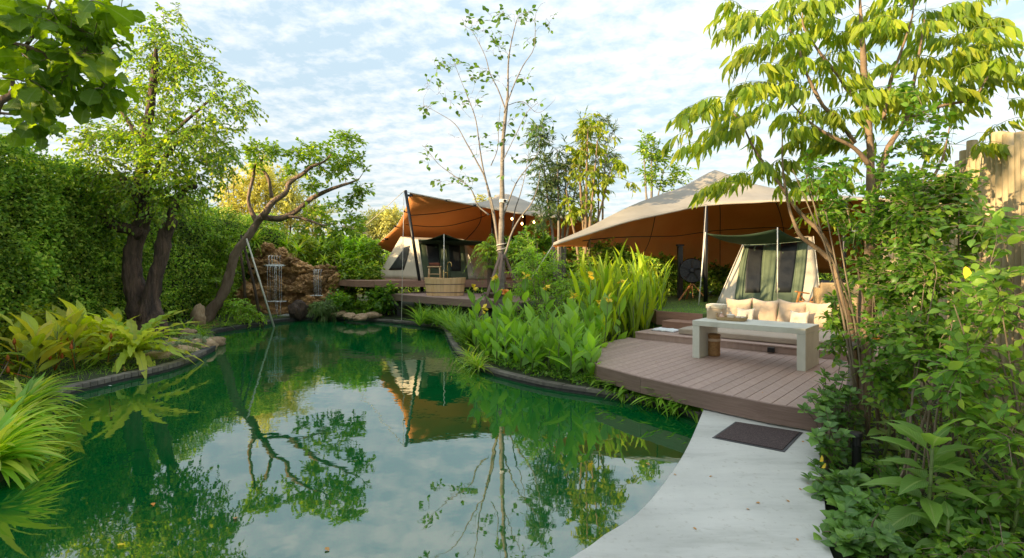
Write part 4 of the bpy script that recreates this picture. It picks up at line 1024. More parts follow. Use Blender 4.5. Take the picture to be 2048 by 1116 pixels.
# tub
q = W(890, 588, 16.12); q.z = .853
t = thing('wooden_tub', 'oval pale wooden soaking tub on the lower far deck', 'bathtub', q, rz=-.12)
ns = 34; A, Bq = .60, .36; hh = .50
for k in range(ns):
    th0, th1 = 2*math.pi*k/ns+.006, 2*math.pi*(k+1)/ns-.006
    def e(th, s, top): 
        sc = 1.05 if top else .93
        return Vector(((A-s)*sc*math.cos(th), (Bq-s)*sc*math.sin(th), 0))
    dip = .0
    ztop = hh-(.045*max(0, math.cos(2*((th0+th1)/2-math.pi/2)))*.0)+(.03*abs(math.cos((th0+th1)/2)))
    vs = []
    for th in (th0, th1):
        for s in (0, .035):
            for top in (0, 1): p = e(th, s, top); p.z = ztop if top else 0.0; vs.append(Matrix.Rotation(-.12, 3, 'Z') @ p+q)
    MB().add(vs, [(0, 4, 5, 1), (2, 3, 7, 6), (0, 1, 3, 2), (4, 6, 7, 5), (1, 5, 7, 3), (0, 2, 6, 4)]).build('stave', M['palewood'], t)
for z, s in ((.10, .955), (.34, 1.012)):
    MB().lathe(q+Vector((0, 0, z)), [(A*s+.006, -.012), (A*s+.012, -.008), (A*s+.012, .008), (A*s+.006, .012), (A*s-.005, .0), (A*s+.006, -.012)], 40, sy=(Bq*s+.006)/(A*s+.006), rz=-.12, caps=False).build('hoop', M['stake'], t, smooth=True)
MB().lathe(q+Vector((0, 0, .05)), [(.5, 0), (.5, .02)], 36, sy=.55, rz=-.12).build('tub_floor', M['palewood'], t)
# stool with towels, tap
q = G(864, 562, D2); q = Vector((q.x-.02, 17.6, D2))
t = thing('wooden_stool', 'light wooden stool behind the tub', 'stool', q)
bx('seat', q+Vector((0, 0, .44)), (.44, .26, .035), M['palewood'], t, rz=0)
for a in (-.17, .17):
    for b_ in (-.09, .09): MB().tube([q+Vector((a*1.15, b_*1.1, 0)), q+Vector((a, b_, .425))], .02, 7).build('leg', M['palewood'], t, smooth='all')
MB().tube([q+Vector((-.18, -.1, .2)), q+Vector((.18, -.1, .2))], .012, 6).build('stretcher', M['palewood'], t)
for k in range(2): MB().tube([q+Vector((.17, -.1+.2*k, .0)), q+Vector((.17, -.1+.2*k, .0))+Vector((0, 0, .1))], .021, 6).build('leg_tip', M['palewood'], t)
for k in range(2):
    o = link('folded_towel', soft_box(q+Vector((.0, 0, .49+.05*k)), (.34, .2, .05), .03*k, .004, r=.02, seed=k), M['redtowel']); tag(o, ['lower folded brown towel on the wooden stool', 'upper folded brown towel on the wooden stool'][k], 'towel', 'folded towels on the stool')
q = Vector((q.x+.52, 16.72, .853)); t = thing('tub_tap', 'tall curved brass tap rising behind the wooden tub', 'tap', q)
MB().tube(catmull([q, q+Vector((0, 0, .7)), q+Vector((.0, 0, .92)), q+Vector((.05, -.03, .985)), q+Vector((.12, -.07, .96)), q+Vector((.14, -.08, .85))], 6), .014, 8).build('spout', M['brass'], t, smooth='all')
MB().tube([q+Vector((-.12, 0, .0)), q+Vector((-.12, 0, .75))], .011, 7).build('riser_pipe', M['brass'], t, smooth='all')
MB().tube([q+Vector((-.14, 0, .66)), q+Vector((.02, 0, .66))], .013, 7).build('valve_bar', M['brass'], t, smooth='all')

# ------------------------------------------------------------------ on the raised lawn
q = W(1386, 600, 14.9); q.z = LZ
t = thing('tripod_fan', 'black round fan on an orange wooden tripod beside the near tent', 'fan', q)
hd = W(1384, 541, 14.9); fd = Vector((-.25, -1, .12)).normalized()
qt = fd.to_track_quat('Z', 'Y').to_matrix()
def disc_lathe(prof, n=28):
    mb = MB(); mb.lathe((0, 0, 0), prof, n); mb.v = [tuple(hd+qt @ Vector(v)) for v in mb.v]; return mb
disc_lathe([(.10, -.22), (.20, -.20), (.33, -.08), (.345, .0), (.33, .02), (.32, .0)]).build('housing', M['black'], t, smooth=True)
disc_lathe([(.07, -.02), (.08, .0), (.06, .04), (.02, .05)]).build('hub', M['darkmetal'], t, smooth=True)
for k in range(5):
    a = k*2*math.pi/5; mb = MB()
    pts = [Vector((.06*math.cos(a), .06*math.sin(a), .0)), Vector((.29*math.cos(a-.12), .29*math.sin(a-.12), -.03)), Vector((.30*math.cos(a+.35), .30*math.sin(a+.35), .03)), Vector((.07*math.cos(a+.6), .07*math.sin(a+.6), .02))]
    mb.add([hd+qt @ p for p in pts], [(0, 1, 2, 3)]); o = mb.build('blade', M['darkmetal'], t); o.modifiers.new('thick', 'SOLIDIFY').thickness = .006
mb = MB()
for k in range(18):
    a = k*math.pi/9; mb.tube([hd+qt @ Vector((.05*math.cos(a), .05*math.sin(a), .08)), hd+qt @ Vector((.22*math.cos(a), .22*math.sin(a), .075)), hd+qt @ Vector((.335*math.cos(a), .335*math.sin(a), .01))], .004, 4)
for r in (.12, .2, .28): mb.tube([hd+qt @ Vector((r*math.cos(a*math.pi/12), r*math.sin(a*math.pi/12), .082-(r*r)*.3)) for a in range(25)], .003, 4)
mb.build('guard', M['darkmetal'], t)
ap = Vector((hd.x, hd.y, hd.z-.36))
MB().tube([ap, hd-Vector((0, 0, .30))], .03, 10).build('neck', M['black'], t, smooth='all')
for dx, dy in ((-.42, -.1), (.36, -.1), (-.05, .42)):
    a, b_ = ap+Vector((dx*.06, dy*.06, 0)), Vector((q.x+dx, q.y+dy, LZ)); MB().bar(a, b_, .045, .028).build('leg', M['wood'], t, bevel=.004)
MB().tube([ap, Vector((q.x, q.y, LZ+.05))], .012, 7).build('centre_rod', M['wood'], t)
# more dark stands beside the fan
q = W(1360, 600, 15.6); q.z = LZ
t = thing('garden_post', 'black upright post standing in the shade beside the tripod fan', 'post', q)
MB().box(q+Vector((0, 0, .75)), (.14, .14, 1.5)).build('post_body', M['black'], t, bevel=.01); MB().box(q+Vector((0, 0, 1.53)), (.19, .19, .05)).build('post_cap', M['darkmetal'], t, bevel=.01)
# lounge chair with dark sling
q = W(1630, 605, 12.0); q.z = LZ
t = thing('lounge_chair', 'folding lounge chair with dark sling and brown wooden arms', 'chair', q)
def P3(px, py, Y): return W(px, py, Y)
sl = [[P3(1634, 610, 11.9), P3(1668, 611, 11.9)], [P3(1618, 606, 12.1), P3(1656, 607, 12.1)], [P3(1634, 585, 12.3), P3(1668, 585, 12.3)], [P3(1645, 562, 12.55), P3(1676, 562, 12.55)]]
o = grid_mesh(grid_surface([[r[0], r[0].lerp(r[1], .5)-Vector((0, 0, .015)), r[1]] for r in sl], 4)).build('sling', M['black'], t, smooth='all'); o.modifiers.new('thick', 'SOLIDIFY').thickness = .012
o = link('head_pillow', soft_box(P3(1656, 566, 12.4), (.36, .10, .14), 0, .005, r=.045, seed=5), M['black'], t)
for (x0, dY) in ((1591, 0), (1628, -.15)):
    MB().bar(P3(x0, 583, 12.0+dY), P3(x0+27, 587, 12.1+dY), .05, .03).build('armrest', M['wood'], t, bevel=.006)
    MB().bar(P3(x0+8, 585, 12.0+dY), P3(x0+1, 612, 12.0+dY), .035).build('leg', M['wood'], t, bevel=.004)
    MB().bar(P3(x0+6, 586, 12.0+dY), P3(x0+24, 610, 12.1+dY), .03).build('leg', M['wood'], t, bevel=.004)
MB().bar(P3(1598, 603, 12.0), P3(1634, 604, 11.85), .03).build('stretcher', M['wood'], t)
for s in (0, 1):
    MB().tube([r[s]+Vector((0, .02, 0)) for r in sl], .014, 7).build('side_rail', M['wood'], t, smooth='all')
# boxy beige seat and yellow cloth
q = W(1676, 618, 11.2); q.z = LZ
t = thing('rattan_armchair', 'boxy beige woven armchair seen from behind beside the dark lounge chair', 'chair', q, rz=-.3)
for nm, cpos, size in (('backrest', (0, -.30, .33), (.78, .09, .62)), ('armrest', (-.35, .06, .27), (.08, .62, .50)), ('armrest', (.35, .06, .27), (.08, .62, .50)), ('seat', (0, .06, .17), (.61, .62, .30))):
    Mx = Matrix.Rotation(-.3, 3, 'Z'); MB().box(q+Mx @ Vector(cpos), size, -.3).build(nm, M['paleweave'], t, bevel=.02)
mb = []
for i in range(9):
    r = []
    for j in range(13):
        a, b_ = i/8, j/12; p = W(1668+b_*62, 543+a*42+6*math.sin(b_*9)*a, 15.2+.10*math.sin(b_*22+a*2)); r.append(p+Vector((0, 0, -.12*math.sin(b_*math.pi)*(1-a))))
    mb.append(r)
o = grid_mesh(mb).build('hanging_cloth', M['yellowcloth'], smooth='all'); o.modifiers.new('thick', 'SOLIDIFY').thickness = .006
tag(o, 'yellow draped cloth hanging under the near canopy beyond the lounge chair', 'cloth')

# ------------------------------------------------------------------ log fence on the right
t = thing('log_fence', 'tall fence of pale round logs behind the bushes', 'fence', (5.1, 5.9, .1))
k = 0; Yp = 2.2
while Yp < 9.2:
    d = .118+rnd.uniform(-.012, .014); xx = 5.14+(Yp-5.94)*.372; Yn = Yp+d*.94
    zt = 3.07+rnd.uniform(-.07, .07)+(.12 if (k//3) % 2 else 0)-(.0 if Yp < 6.4 else .25)
    mb = MB(); lean = rnd.uniform(-.008, .008)
    mb.tube([(xx, Yp, -.05), (xx+lean, Yp, 1), (xx+lean*1.5, Yp+lean, 2), (xx+lean*2, Yp, zt-.01), (xx+lean*2, Yp, zt)], [d*.5, d*.5*rnd.uniform(.95, 1.03), d*.5*rnd.uniform(.93, 1.02), d*.48, d*.42], 12, wob=.05)
    mb.build('log', M['log'], t, smooth=True); Yp = Yn+.004; k += 1
for z in (.7, 2.3): MB().bar((5.14+(2.2-5.94)*.372+.1, 2.2, z), (5.14+(9.2-5.94)*.372+.1, 9.2, z), .05, .09).build('fence_rail', M['stake'], t)

# ------------------------------------------------------------------ waterfall of piled laterite
rocks = [rock_mesh(i, .5, 4, .75, .9) for i in range(7)]
for r_ in rocks: r_.materials.append(M['rockor'])
wf = thing('rock_waterfall', 'wall of porous orange brown rocks with water falling into the pond', 'waterfall', (-7.0, 17.8, 0))
def inside_wall(px, py):
    top = np.interp(px, [462, 500, 512, 520, 562, 572, 600, 640, 668, 678, 690], [590, 560, 510, 492, 494, 520, 532, 528, 530, 545, 600])
    return py > top
core = []
for i, py_ in enumerate(np.linspace(655, 500, 9)):
    core.append([W(px_, max(py_, float(np.interp(px_, [462, 500, 512, 520, 562, 572, 600, 640, 668, 678, 690], [600, 570, 520, 504, 506, 532, 544, 540, 542, 556, 610]))), 18.15+.25*noise.noise(Vector((px_*.03, py_*.03, 0)))+(655-py_)*.004) for px_ in range(462, 700, 12)])
core.append([p+Vector((0, 1.6, 0)) for p in core[-1]]); core.append([Vector((p.x, p.y, 0)) for p in core[-1]])
grid_mesh(core).build('backing_rock', M['rockor'], wf)
cnt = 0; py_ = 652.0; row = 0
while py_ > 486:
    px_ = 464+rnd.uniform(0, 8)
    while px_ < 694:
        ledge = .16*math.sin(py_*.13+px_*.02)
        x_, y_ = px_+rnd.uniform(-3, 3), py_+rnd.uniform(-3, 3)
        if inside_wall(x_, y_):
            Y = 17.95+(655-y_)*.0045+ledge+rnd.uniform(-.12, .12)
            s = rnd.uniform(.11, .19)*(1.35 if rnd.random() < .25 else 1)
            place('rock', rnd.choice(rocks), W(x_, y_, Y), (s*rnd.uniform(.95, 1.35), s, s*rnd.uniform(.75, 1.1)), (rnd.uniform(-.4, .4), rnd.uniform(-.4, .4), rnd.uniform(0, 6)), wf)
            cnt += 1
        px_ += 13.5
    py_ -= 10.5
# pale base slabs and dark boulder
for (x, y, s, m_, nm) in ((575, 638, (.38, .2, .16), 'rockgrey', 'base_slab'), (541, 640, (.30, .2, .14), 'rockgrey', 'base_slab'), (550, 531, (.34, .16, .05), 'rockgrey', 'lip_slab')):
    me = rock_mesh(30+x, .12, 3, 0, 1); me.materials.append(M[m_]); place(nm, me, W(x, y, 17.4 if y > 600 else 17.75), s, (0, 0, .1), wf)
def fall(x0, x1, ytop, ybot, Y, n, seed):
    r_ = random.Random(seed)
    for k in range(n):
        x = x0+(x1-x0)*(k+.5)/n+r_.uniform(-1.0, 1.0); yb = ybot-r_.uniform(0, 8)*(r_.random() < .5); w_ = r_.uniform(.004, .013)
        a, b_ = W(x, ytop, Y), W(x+r_.uniform(-.7, .7), yb, Y-.12)
        MB().tube([a+Vector((0, .1, .02)), a, a.lerp(b_, .15)+Vector((0, -.03, .02)), a.lerp(b_, .6), b_], [w_*1.3, w_*1.4, w_, w_*.7, w_*.45], 6).build('water_strand', M['fall'], wf, smooth='all')
fall(534, 566, 531.5, 602, 17.2, 7, 1); fall(535, 562, 512, 530, 17.6, 5, 5); fall(625, 643, 540, 592, 17.4, 6, 2); fall(551, 562, 604, 632, 17.2, 3, 3)
for (x, y, w_, Y) in ((550, 531.5, .30, 17.35), (553, 602.5, .34, 17.15), (633, 591, .22, 17.3)):
    MB().lathe(W(x, y, Y), [(w_*.9, -.015), (w_, 0), (w_*.9, .012)], 20, sy=.4).build('water_sheet', M['fall'], wf, smooth='all')

bl = [rock_mesh(50+i, .28, 3, .12, .75) for i in range(5)]
for r_ in bl: r_.materials.append(M['rockpale'])
rd = [rock_mesh(70+i, .2, 2, 0, .45) for i in range(4)]
for r_ in rd: r_.materials.append(M['rockred'])
dk = rock_mesh(90, .35, 3, .3, 1); dk.materials.append(M['barkdark'])
def rk(me, px, py, Y, s, label, group=None, cat='rock', name='boulder', rot=None):
    p = W(px, py, Y); o = place(name, me, p, s, rot or (rnd.uniform(-.2, .2), rnd.uniform(-.2, .2), rnd.uniform(0, 6))); tag(o, label, cat, group); return o
rk(dk, 596, 622, 17.0, (.33, .30, .34), 'dark pitted boulder at the foot of the rock waterfall')
for i, (x, y, Y, s, lb) in enumerate(((424, 690, 11.95, .17, 'orange boulder at the tip of the left bank by the water'), (398, 698, 11.3, .22, 'broad tan boulder on the left bank under the grey herb'), (366, 713, 10.6, .22, 'tan boulder between the herb cushion and the nest fern'), (345, 693, 11.2, .16, 'small brown boulder behind the nest fern fronds'), (318, 722, 10.0, .2, 'mottled boulder half hidden under the nest fern'), (376, 670, 12.4, .14, 'small tan boulder at the foot of the big tree'))):
    rk(bl[i % 5], x, y-3, Y, (s*1.6, s*1.2, s*1.15), lb, 'tan boulders on the left bank')
rk(bl[2], 395, 636, 14.6, (.20, .17, .50), 'upright tan standing stone beside the leaning tree', cat='rock', name='standing_stone', rot=(0, .06, 1.2))
for i in range(16):
    x = 415+rnd.random()*72; y = 655-(x-415)*.12+rnd.uniform(-7, 5)
    rk(rd[i % 4], x, y, F*1.80/(y-HY)+.25, (rnd.uniform(.16, .30), .16, rnd.uniform(.10, .16)), 'flat red stone in the pile at the foot of the leaning tree', 'red stones under the leaning tree', name='flat_stone')
for i, (x, y) in enumerate(((680, 628), (700, 632), (722, 634), (745, 630), (668, 622), (706, 621))):
    rk(bl[i % 5], x, y, F*1.80/(y+8-HY), (.26, .18, .13), 'low tan rock on the far edge of the pond right of the waterfall', 'tan rocks along the far edge')
rk(bl[1], 757, 621, 18.2, (.38, .25, .13), 'smooth pale flat rock at the far edge near the deck')
# low dark roofed house beyond
t = thing('garden_house', 'dark roofed small house far behind the waterfall trees', 'house', (-9.6, 36, 0))
MB().box((-9.3, 38, 2), (3.4, 3, 4.0)).build('wall', M['slate'], t)
MB().prism([(-11.4, 36.2), (-7.2, 36.2), (-7.2, 40), (-11.4, 40)], 4.0, 4.25).build('roof', M['slate'], t)
for x in (-10.2, -9.2, -8.3): 
    w = MB().box((x, 36.48, 2.9), (.7, .06, 1.3)).build('window', M['white'], t); MB().box((x, 36.44, 2.9), (.56, .05, 1.14)).build('pane', M['mesh'], w)
# ------------------------------------------------------------------ plants
A3 = lambda *a: np.array(a, float)
def tree(name, label, base, limbs, blobs, sp, bark, leaf, tpl, r0=.03, per=4, sides=9, cat='tree', group=None, parts=0, minpx=10, up=.25, wander=.15, twigmat=None, tn='trunk', maxr=.6, along=.6, extra=None):
    """sp: dict for the shoots: L, k, leaf, droop, spread, hang"""
    t = thing(name, label, cat, base, group)
    tubes, twigs, tips = grow(limbs, blob_pts(blobs), r0, up, wander, maxr=maxr)
    P, Dd = tip_arrays(tips, per, along, .75)
    if sp.get('bare'): kp = rng.random(len(P)) > sp['bare']; P, Dd = P[kp], Dd[kp]
    fo = Foliage(); L = sp['L']*rng.uniform(.7, 1.25, len(P))
    sh = sprigs(fo, P, Dd, L, sp['k'], sp['leaf'], sp.get('droop', .3), sp.get('spread', 1), sp.get('hang', 0), sp.get('jit', .25), sp.get('w', 1))
    if sp.get('rachis', .0025): twigs = twigs+[([Vector(q) for q in s], [sp.get('rachis', .003)]*4) for s in sh]
    build_wood(tubes, twigs, t, bark, tn, sides, 4, twigmat=twigmat)
    if extra: extra(fo)
    fo.build(t, tpl, leaf, parts, minpx)
    return t
def px_limb(pts, Y, rad):
    out = []
    for p in pts: out.append(W(p[0], p[1], p[2] if len(p) > 2 else Y))
    return (out, rad)

# ---- hedge on the left
def hx(Y): return float(np.interp(Y, [-12, 2, 5, 8, 11, 15, 18, 20.5], [-6.5, -7.6, -8.1, -8.7, -9.1, -9.35, -9.1, -8.3]))
hx_v = lambda Y: np.interp(Y, [-12, 2, 5, 8, 11, 15, 18, 20.5], [-6.5, -7.6, -8.1, -8.7, -9.1, -9.35, -9.1, -8.3])
ht_v = lambda Y: np.interp(Y, [2, 8, 9.5, 12, 16, 20.5], [4.3, 4.25, 4.15, 3.85, 3.75, 3.4])
def fbm2(a, b, seed):
    o = np.zeros_like(a); 
    for k in range(1, 5): o += np.sin(a*1.3*k+seed*k*1.7+1.9*np.sin(b*.9*k+k+seed))*np.cos(b*1.1*k+seed*2.3+1.3*np.sin(a*.8*k))/k
    return o*.5
hd_ = thing('clipped_hedge', 'tall dense green hedge along the left side of the pond', 'hedge', (-9, 11, .1))
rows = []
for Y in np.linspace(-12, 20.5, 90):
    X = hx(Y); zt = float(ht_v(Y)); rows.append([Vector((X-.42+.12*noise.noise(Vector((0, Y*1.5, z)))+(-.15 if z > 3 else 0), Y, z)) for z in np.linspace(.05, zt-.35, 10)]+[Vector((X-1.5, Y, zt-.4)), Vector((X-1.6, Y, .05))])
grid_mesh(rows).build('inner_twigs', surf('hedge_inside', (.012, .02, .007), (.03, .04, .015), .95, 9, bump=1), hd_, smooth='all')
N = 125000
Yv = rng.uniform(-11.5, 20.4, N); Yv = np.where(rng.random(N) < .55, rng.uniform(4, 20.4, N), Yv); Yv = np.where(rng.random(N) < .3, rng.uniform(5, 14, N), Yv); zt = ht_v(Yv)+.22*fbm2(Yv*2.2, Yv*.7, 3)
top = rng.random(N) < .12
zv = np.where(top, zt-rng.random(N)*.25, .08+rng.random(N)*(zt-.08)); 
lump = .22*fbm2(Yv*1.6, zv*1.8, 1)+.10*fbm2(Yv*5, zv*5, 2)
Xv = hx_v(Yv)+lump-.42*rng.random(N)**1.5-np.where(top, rng.random(N)*1.0, 0)
fo = Foliage(); out = A3(1, -.25, .2)
fo.add(np.stack([Xv, Yv, zv], 1), rng.normal(size=(N, 3))*.75+A3(.45, -.15, .0), rng.normal(size=(N, 3))*.6+A3(.5, -.2, .9), rng.uniform(.06, .105, N))
fo.build(hd_, 'tiny', LG['hedge'])
mb = MB()
for i in range(30):
    Y = rnd.uniform(6, 20); x = hx(Y)-.42; mb.tube([(x-.1, Y, .1), (x+rnd.uniform(-.1, .1), Y+rnd.uniform(-.2, .2), 1.5), (x+rnd.uniform(-.15, .05), Y+rnd.uniform(-.3, .3), 3.4)], [.022, .016, .006], 5)
stuff(mb.build('stems', M['bark'], hd_))

# ---- the big tree on the left bank
Yt = 12.4
limbs = [px_limb([(292, 690), (284, 640), (274, 590), (264, 540), (266, 500), (280, 455), (288, 420), (282, 360), (289, 300), (299, 225), (308, 160), (312, 95)], Yt, [.40, .28, .22, .19, .17, .17, .15, .13, .11, .09, .08, .04]),
         px_limb([(308, 690), (303, 640), (300, 605), (308, 565), (322, 515), (330, 470), (347, 438)], Yt-.1, [.34, .28, .20, .15, .15, .16, .10]),
         px_limb([(283, 470), (262, 458), (232, 452), (203, 440), (192, 425), (193, 412)], Yt-.1, [.14, .12, .11, .10, .07, .02]),
         px_limb([(288, 420), (262, 380), (235, 345), (205, 318)], Yt+.1, [.10, .08, .06, .03]),
         px_limb([(285, 390), (315, 345), (340, 300), (395, 250)], Yt-.2, [.10, .08, .05, .03]),
         px_limb([(338, 455), (350, 410), (372, 376), (392, 372)], Yt-.3, [.10, .08, .07, .06]),
         px_limb([(292, 300), (262, 250), (225, 195)], Yt, [.08, .05, .025]), px_limb([(288, 330), (330, 280), (420, 200)], Yt+.2, [.07, .05, .02])]
blobs = [(325, 60, Yt, 45, 50, .5, 30), (320, 120, Yt, 90, 50, .8, 45), (380, 130, Yt, 60, 50, .8, 24), (280, 210, Yt, 110, 70, 1.2, 60), (430, 200, Yt, 70, 60, .9, 34), (390, 270, Yt, 95, 60, 1.1, 48), (200, 290, Yt, 80, 50, 1.0, 30), (310, 300, Yt, 110, 60, 1.2, 46),
         (150, 340, Yt-.3, 60, 45, .8, 20), (370, 360, Yt, 80, 50, .9, 46), (230, 380, Yt, 90, 50, 1.0, 30), (330, 410, Yt-.2, 60, 35, .6, 24), (190, 430, Yt-.3, 60, 25, .4, 16), (440, 320, Yt, 45, 40, .6, 22), (485, 210, Yt, 25, 30, .4, 10), (240, 330, Yt-.4, 130, 90, .6, 60), (360, 300, Yt-.4, 110, 90, .6, 50), (110, 380, Yt-.6, 50, 50, .4, 22)]
tree('leaning_tree', 'big tree with double blackened trunk and drooping small leaves on the left bank', W(295, 675, Yt), limbs, blobs, dict(L=.42, k=9, leaf=.10, droop=.45, spread=.9, hang=.45, w=1.1), M['barkdark'], LG['tree'], 'small', r0=.022, per=3, sides=14, up=.2, twigmat=M['bark'])

# ---- the curved tree by the waterfall
Yc = 15.3
limbs = [px_limb([(404, 650), (422, 622), (445, 590), (458, 555), (465, 525), (475, 500), (494, 476), (507, 457), (518, 440), (527, 431)], Yc, [.22, .155, .13, .125, .12, .115, .105, .10, .10, .10]),
         px_limb([(524, 434), (545, 437), (565, 436), (590, 424), (625, 396), (665, 377), (700, 366), (718, 358)], Yc, [.10, .085, .08, .07, .06, .05, .035, .02]),
         px_limb([(526, 433), (545, 405), (572, 385), (578, 366), (605, 348), (622, 334), (650, 322), (662, 308)], Yc-.2, [.095, .08, .07, .065, .055, .045, .03, .015]),
         px_limb([(514, 444), (502, 420), (497, 395), (507, 352), (510, 332), (530, 316)], Yc+.1, [.08, .06, .05, .045, .04, .02]),
         px_limb([(575, 432), (610, 438), (645, 450), (668, 447)], Yc-.3, [.04, .035, .025, .015]),
         px_limb([(543, 395), (538, 360), (524, 335), (522, 320)], Yc+.4, [.05, .045, .04, .02])]
blobs = [(505, 300, Yc, 22, 14, .4, 12), (540, 300, Yc, 40, 14, .5, 22), (590, 305, Yc, 30, 16, .5, 12), (508, 330, Yc, 18, 14, .3, 7), (640, 300, Yc, 40, 20, .6, 22), (690, 280, Yc, 40, 22, .6, 20), (655, 330, Yc, 55, 26, .7, 24), (700, 335, Yc, 40, 36, .6, 30),
         (620, 370, Yc, 32, 20, .5, 12), (580, 340, Yc, 22, 20, .4, 7), (730, 385, Yc, 22, 20, .4, 10), (700, 400, Yc, 40, 22, .5, 14), (640, 425, Yc, 45, 16, .5, 14), (670, 455, Yc, 50, 26, .5, 24), (715, 455, Yc, 30, 25, .5, 14), (605, 470, Yc, 25, 20, .4, 6)]
tree('curved_tree', 'gnarled curved grey tree arching over the pond towards the waterfall', W(408, 648, Yc), limbs, blobs, dict(L=.20, k=5, leaf=.14, droop=.1, spread=1.0, jit=.4), M['bark'], LG['fig'], 'ovate', r0=.022, per=3, sides=12, up=.35, wander=.35, tn='trunk')
o = MB().tube([G(548, 654), W(493, 477, 15.0)], [.028, .022], 10).build('prop_pole', M['pole_white'], smooth='all'); tag(o, 'long pale pole standing in the water and propping the curved tree', 'pole')
for (a, b_, l) in (((524, 652, 15.6), (482, 470, 15.7), 'thin dark prop stake slanting under the curved tree to the water'), ((492, 640, 16.4), (480, 495, 16.0), 'nearly upright dark prop stake behind the curved trunk')):
    o = MB().tube([W(*a), W((a[0]+b_[0])/2+3, (a[1]+b_[1])/2, (a[2]+b_[2])/2), W(*b_)], [.05, .04, .035], 8).build('prop_stake', M['barkdark'], smooth='all'); tag(o, l, 'pole')

# ---- the slim young tree in the middle with its stakes
Ys = 13.7; THIN = .6; S = lambda x, y: (820+x*.3765, y*.3765)
limbs = [px_limb([(1003, 668), (1003, 600), (1002, 540), (1002, 480), (1004, 420), S(490, 900), S(495, 740), S(510, 590), S(520, 480), S(525, 300), S(560, 130), S(575, 90)], Ys, [.085, .08, .076, .07, .064, .055, .048, .04, .028, .018, .010, .007]),
  px_limb([(1001, 520), (993, 465), S(440, 1100), S(400, 950), S(350, 850), S(300, 760), S(240, 660), S(150, 600), S(75, 560)], Ys, [.05, .045, .04, .035, .03, .022, .016, .01, .006]),
  px_limb([(998, 510), (990, 450), (976, 380), S(380, 850), S(350, 640), S(300, 500), S(260, 400), S(235, 330)], Ys+.2, [.05, .045, .04, .03, .022, .014, .01, .006]),
  px_limb([S(510, 590), S(470, 480), S(425, 390), S(400, 300), S(340, 180), S(310, 150)], Ys, [.03, .025, .02, .016, .01, .006]),
  px_limb([S(500, 600), S(545, 470), S(600, 350), S(660, 250), S(665, 90), S(690, 30), S(720, 10)], Ys-.2, [.03, .025, .02, .014, .009, .007, .004]),
  px_limb([(1004, 440), S(560, 980), S(640, 870), S(690, 800)], Ys, [.04, .025, .018, .008]),
  px_limb([(978, 430), S(360, 1090), S(320, 1000), S(215, 920), S(150, 870), S(95, 800), S(60, 768)], Ys-.2, [.035, .028, .02, .014, .01, .008, .005]),
  px_limb([(1005, 520), (1013, 500), (1024, 465), (1041, 435), (1064, 405), (1077, 367), (1080, 340)], Ys-.1, [.05, .045, .04, .034, .026, .016, .008]),
  px_limb([(1024, 462), (1030, 420), (1040, 390), (1050, 350), (1058, 300)], Ys+.2, [.03, .025, .02, .013, .007]),
  px_limb([S(430, 880), S(465, 790), S(470, 680), S(480, 560)], Ys+.3, [.022, .016, .012, .006]),
  px_limb([S(515, 560), S(600, 540), S(680, 600), S(760, 540), S(775, 515)], Ys+.1, [.015, .012, .009, .006, .004]),
  px_limb([S(490, 860), S(560, 720), S(620, 600), S(680, 545)], Ys-.3, [.02, .015, .01, .006])]
limbs = [limbs[0]]+[(p, [r*THIN for r in q]) for p, q in limbs[1:]]
blobs = [(*S(90, 455), Ys, 8, 8, .3, 3), (*S(120, 570), Ys, 16, 8, .3, 3), (*S(165, 350), Ys, 14, 12, .3, 4), (*S(240, 330), Ys, 14, 10, .3, 3), (*S(180, 480), Ys, 16, 14, .3, 3), (*S(350, 130), Ys, 20, 18, .4, 6), (*S(280, 120), Ys, 10, 14, .3, 3),
         (*S(450, 80), Ys, 16, 16, .3, 4), (*S(570, 90), Ys, 26, 18, .4, 6), (*S(620, 90), Ys, 14, 12, .3, 3), (*S(740, 110), Ys, 10, 10, .3, 2), (*S(480, 260), Ys, 24, 18, .4, 6), (*S(640, 210), Ys, 10, 10, .3, 2), (*S(440, 190), Ys, 16, 14, .3, 3),
         (*S(360, 400), Ys, 24, 18, .4, 7), (*S(480, 410), Ys, 26, 18, .4, 5), (*S(630, 420), Ys, 12, 10, .3, 2), (*S(330, 560), Ys, 40, 26, .5, 8), (*S(560, 640), Ys, 30, 24, .4, 6), (*S(640, 560), Ys, 20, 14, .3, 4), (*S(440, 740), Ys, 30, 26, .5, 5),
         (*S(240, 730), Ys, 14, 10, .3, 2), (*S(360, 800), Ys, 14, 12, .3, 2), (*S(590, 790), Ys, 30, 24, .4, 4), (*S(85, 770), Ys, 8, 8, .2, 2), (*S(90, 840), Ys, 14, 8, .3, 3), (*S(230, 940), Ys, 22, 12, .3, 5), (*S(150, 960), Ys, 6, 6, .2, 2), (*S(310, 980), Ys, 16, 12, .3, 3), (*S(540, 960), Ys, 30, 18, .4, 4), (*S(680, 700), Ys, 20, 18, .3, 3), (*S(740, 650), Ys, 8, 10, .2, 2)]
blobs = [(*b_[:3], b_[3]*1.25, b_[4]*1.25, b_[5], int(b_[6]*3.6)) for b_ in blobs]
tree('slim_tree', 'slender pale barked young tree with few round leaves tied to stakes in the canna bed', W(1003, 668, Ys), limbs, blobs, dict(L=.16, k=2, leaf=.15, droop=.1, spread=.8, jit=.5, rachis=.004, w=1.25, bare=.5), M['barkpale'], LG['slim'], 'ovate', r0=.012, per=1, sides=10, up=.5, wander=.3, parts=300, minpx=9, twigmat=M['twig'])
t = thing('tree_support', 'four brown wooden stakes tied round the slim tree', 'support', W(1003, 640, Ys))
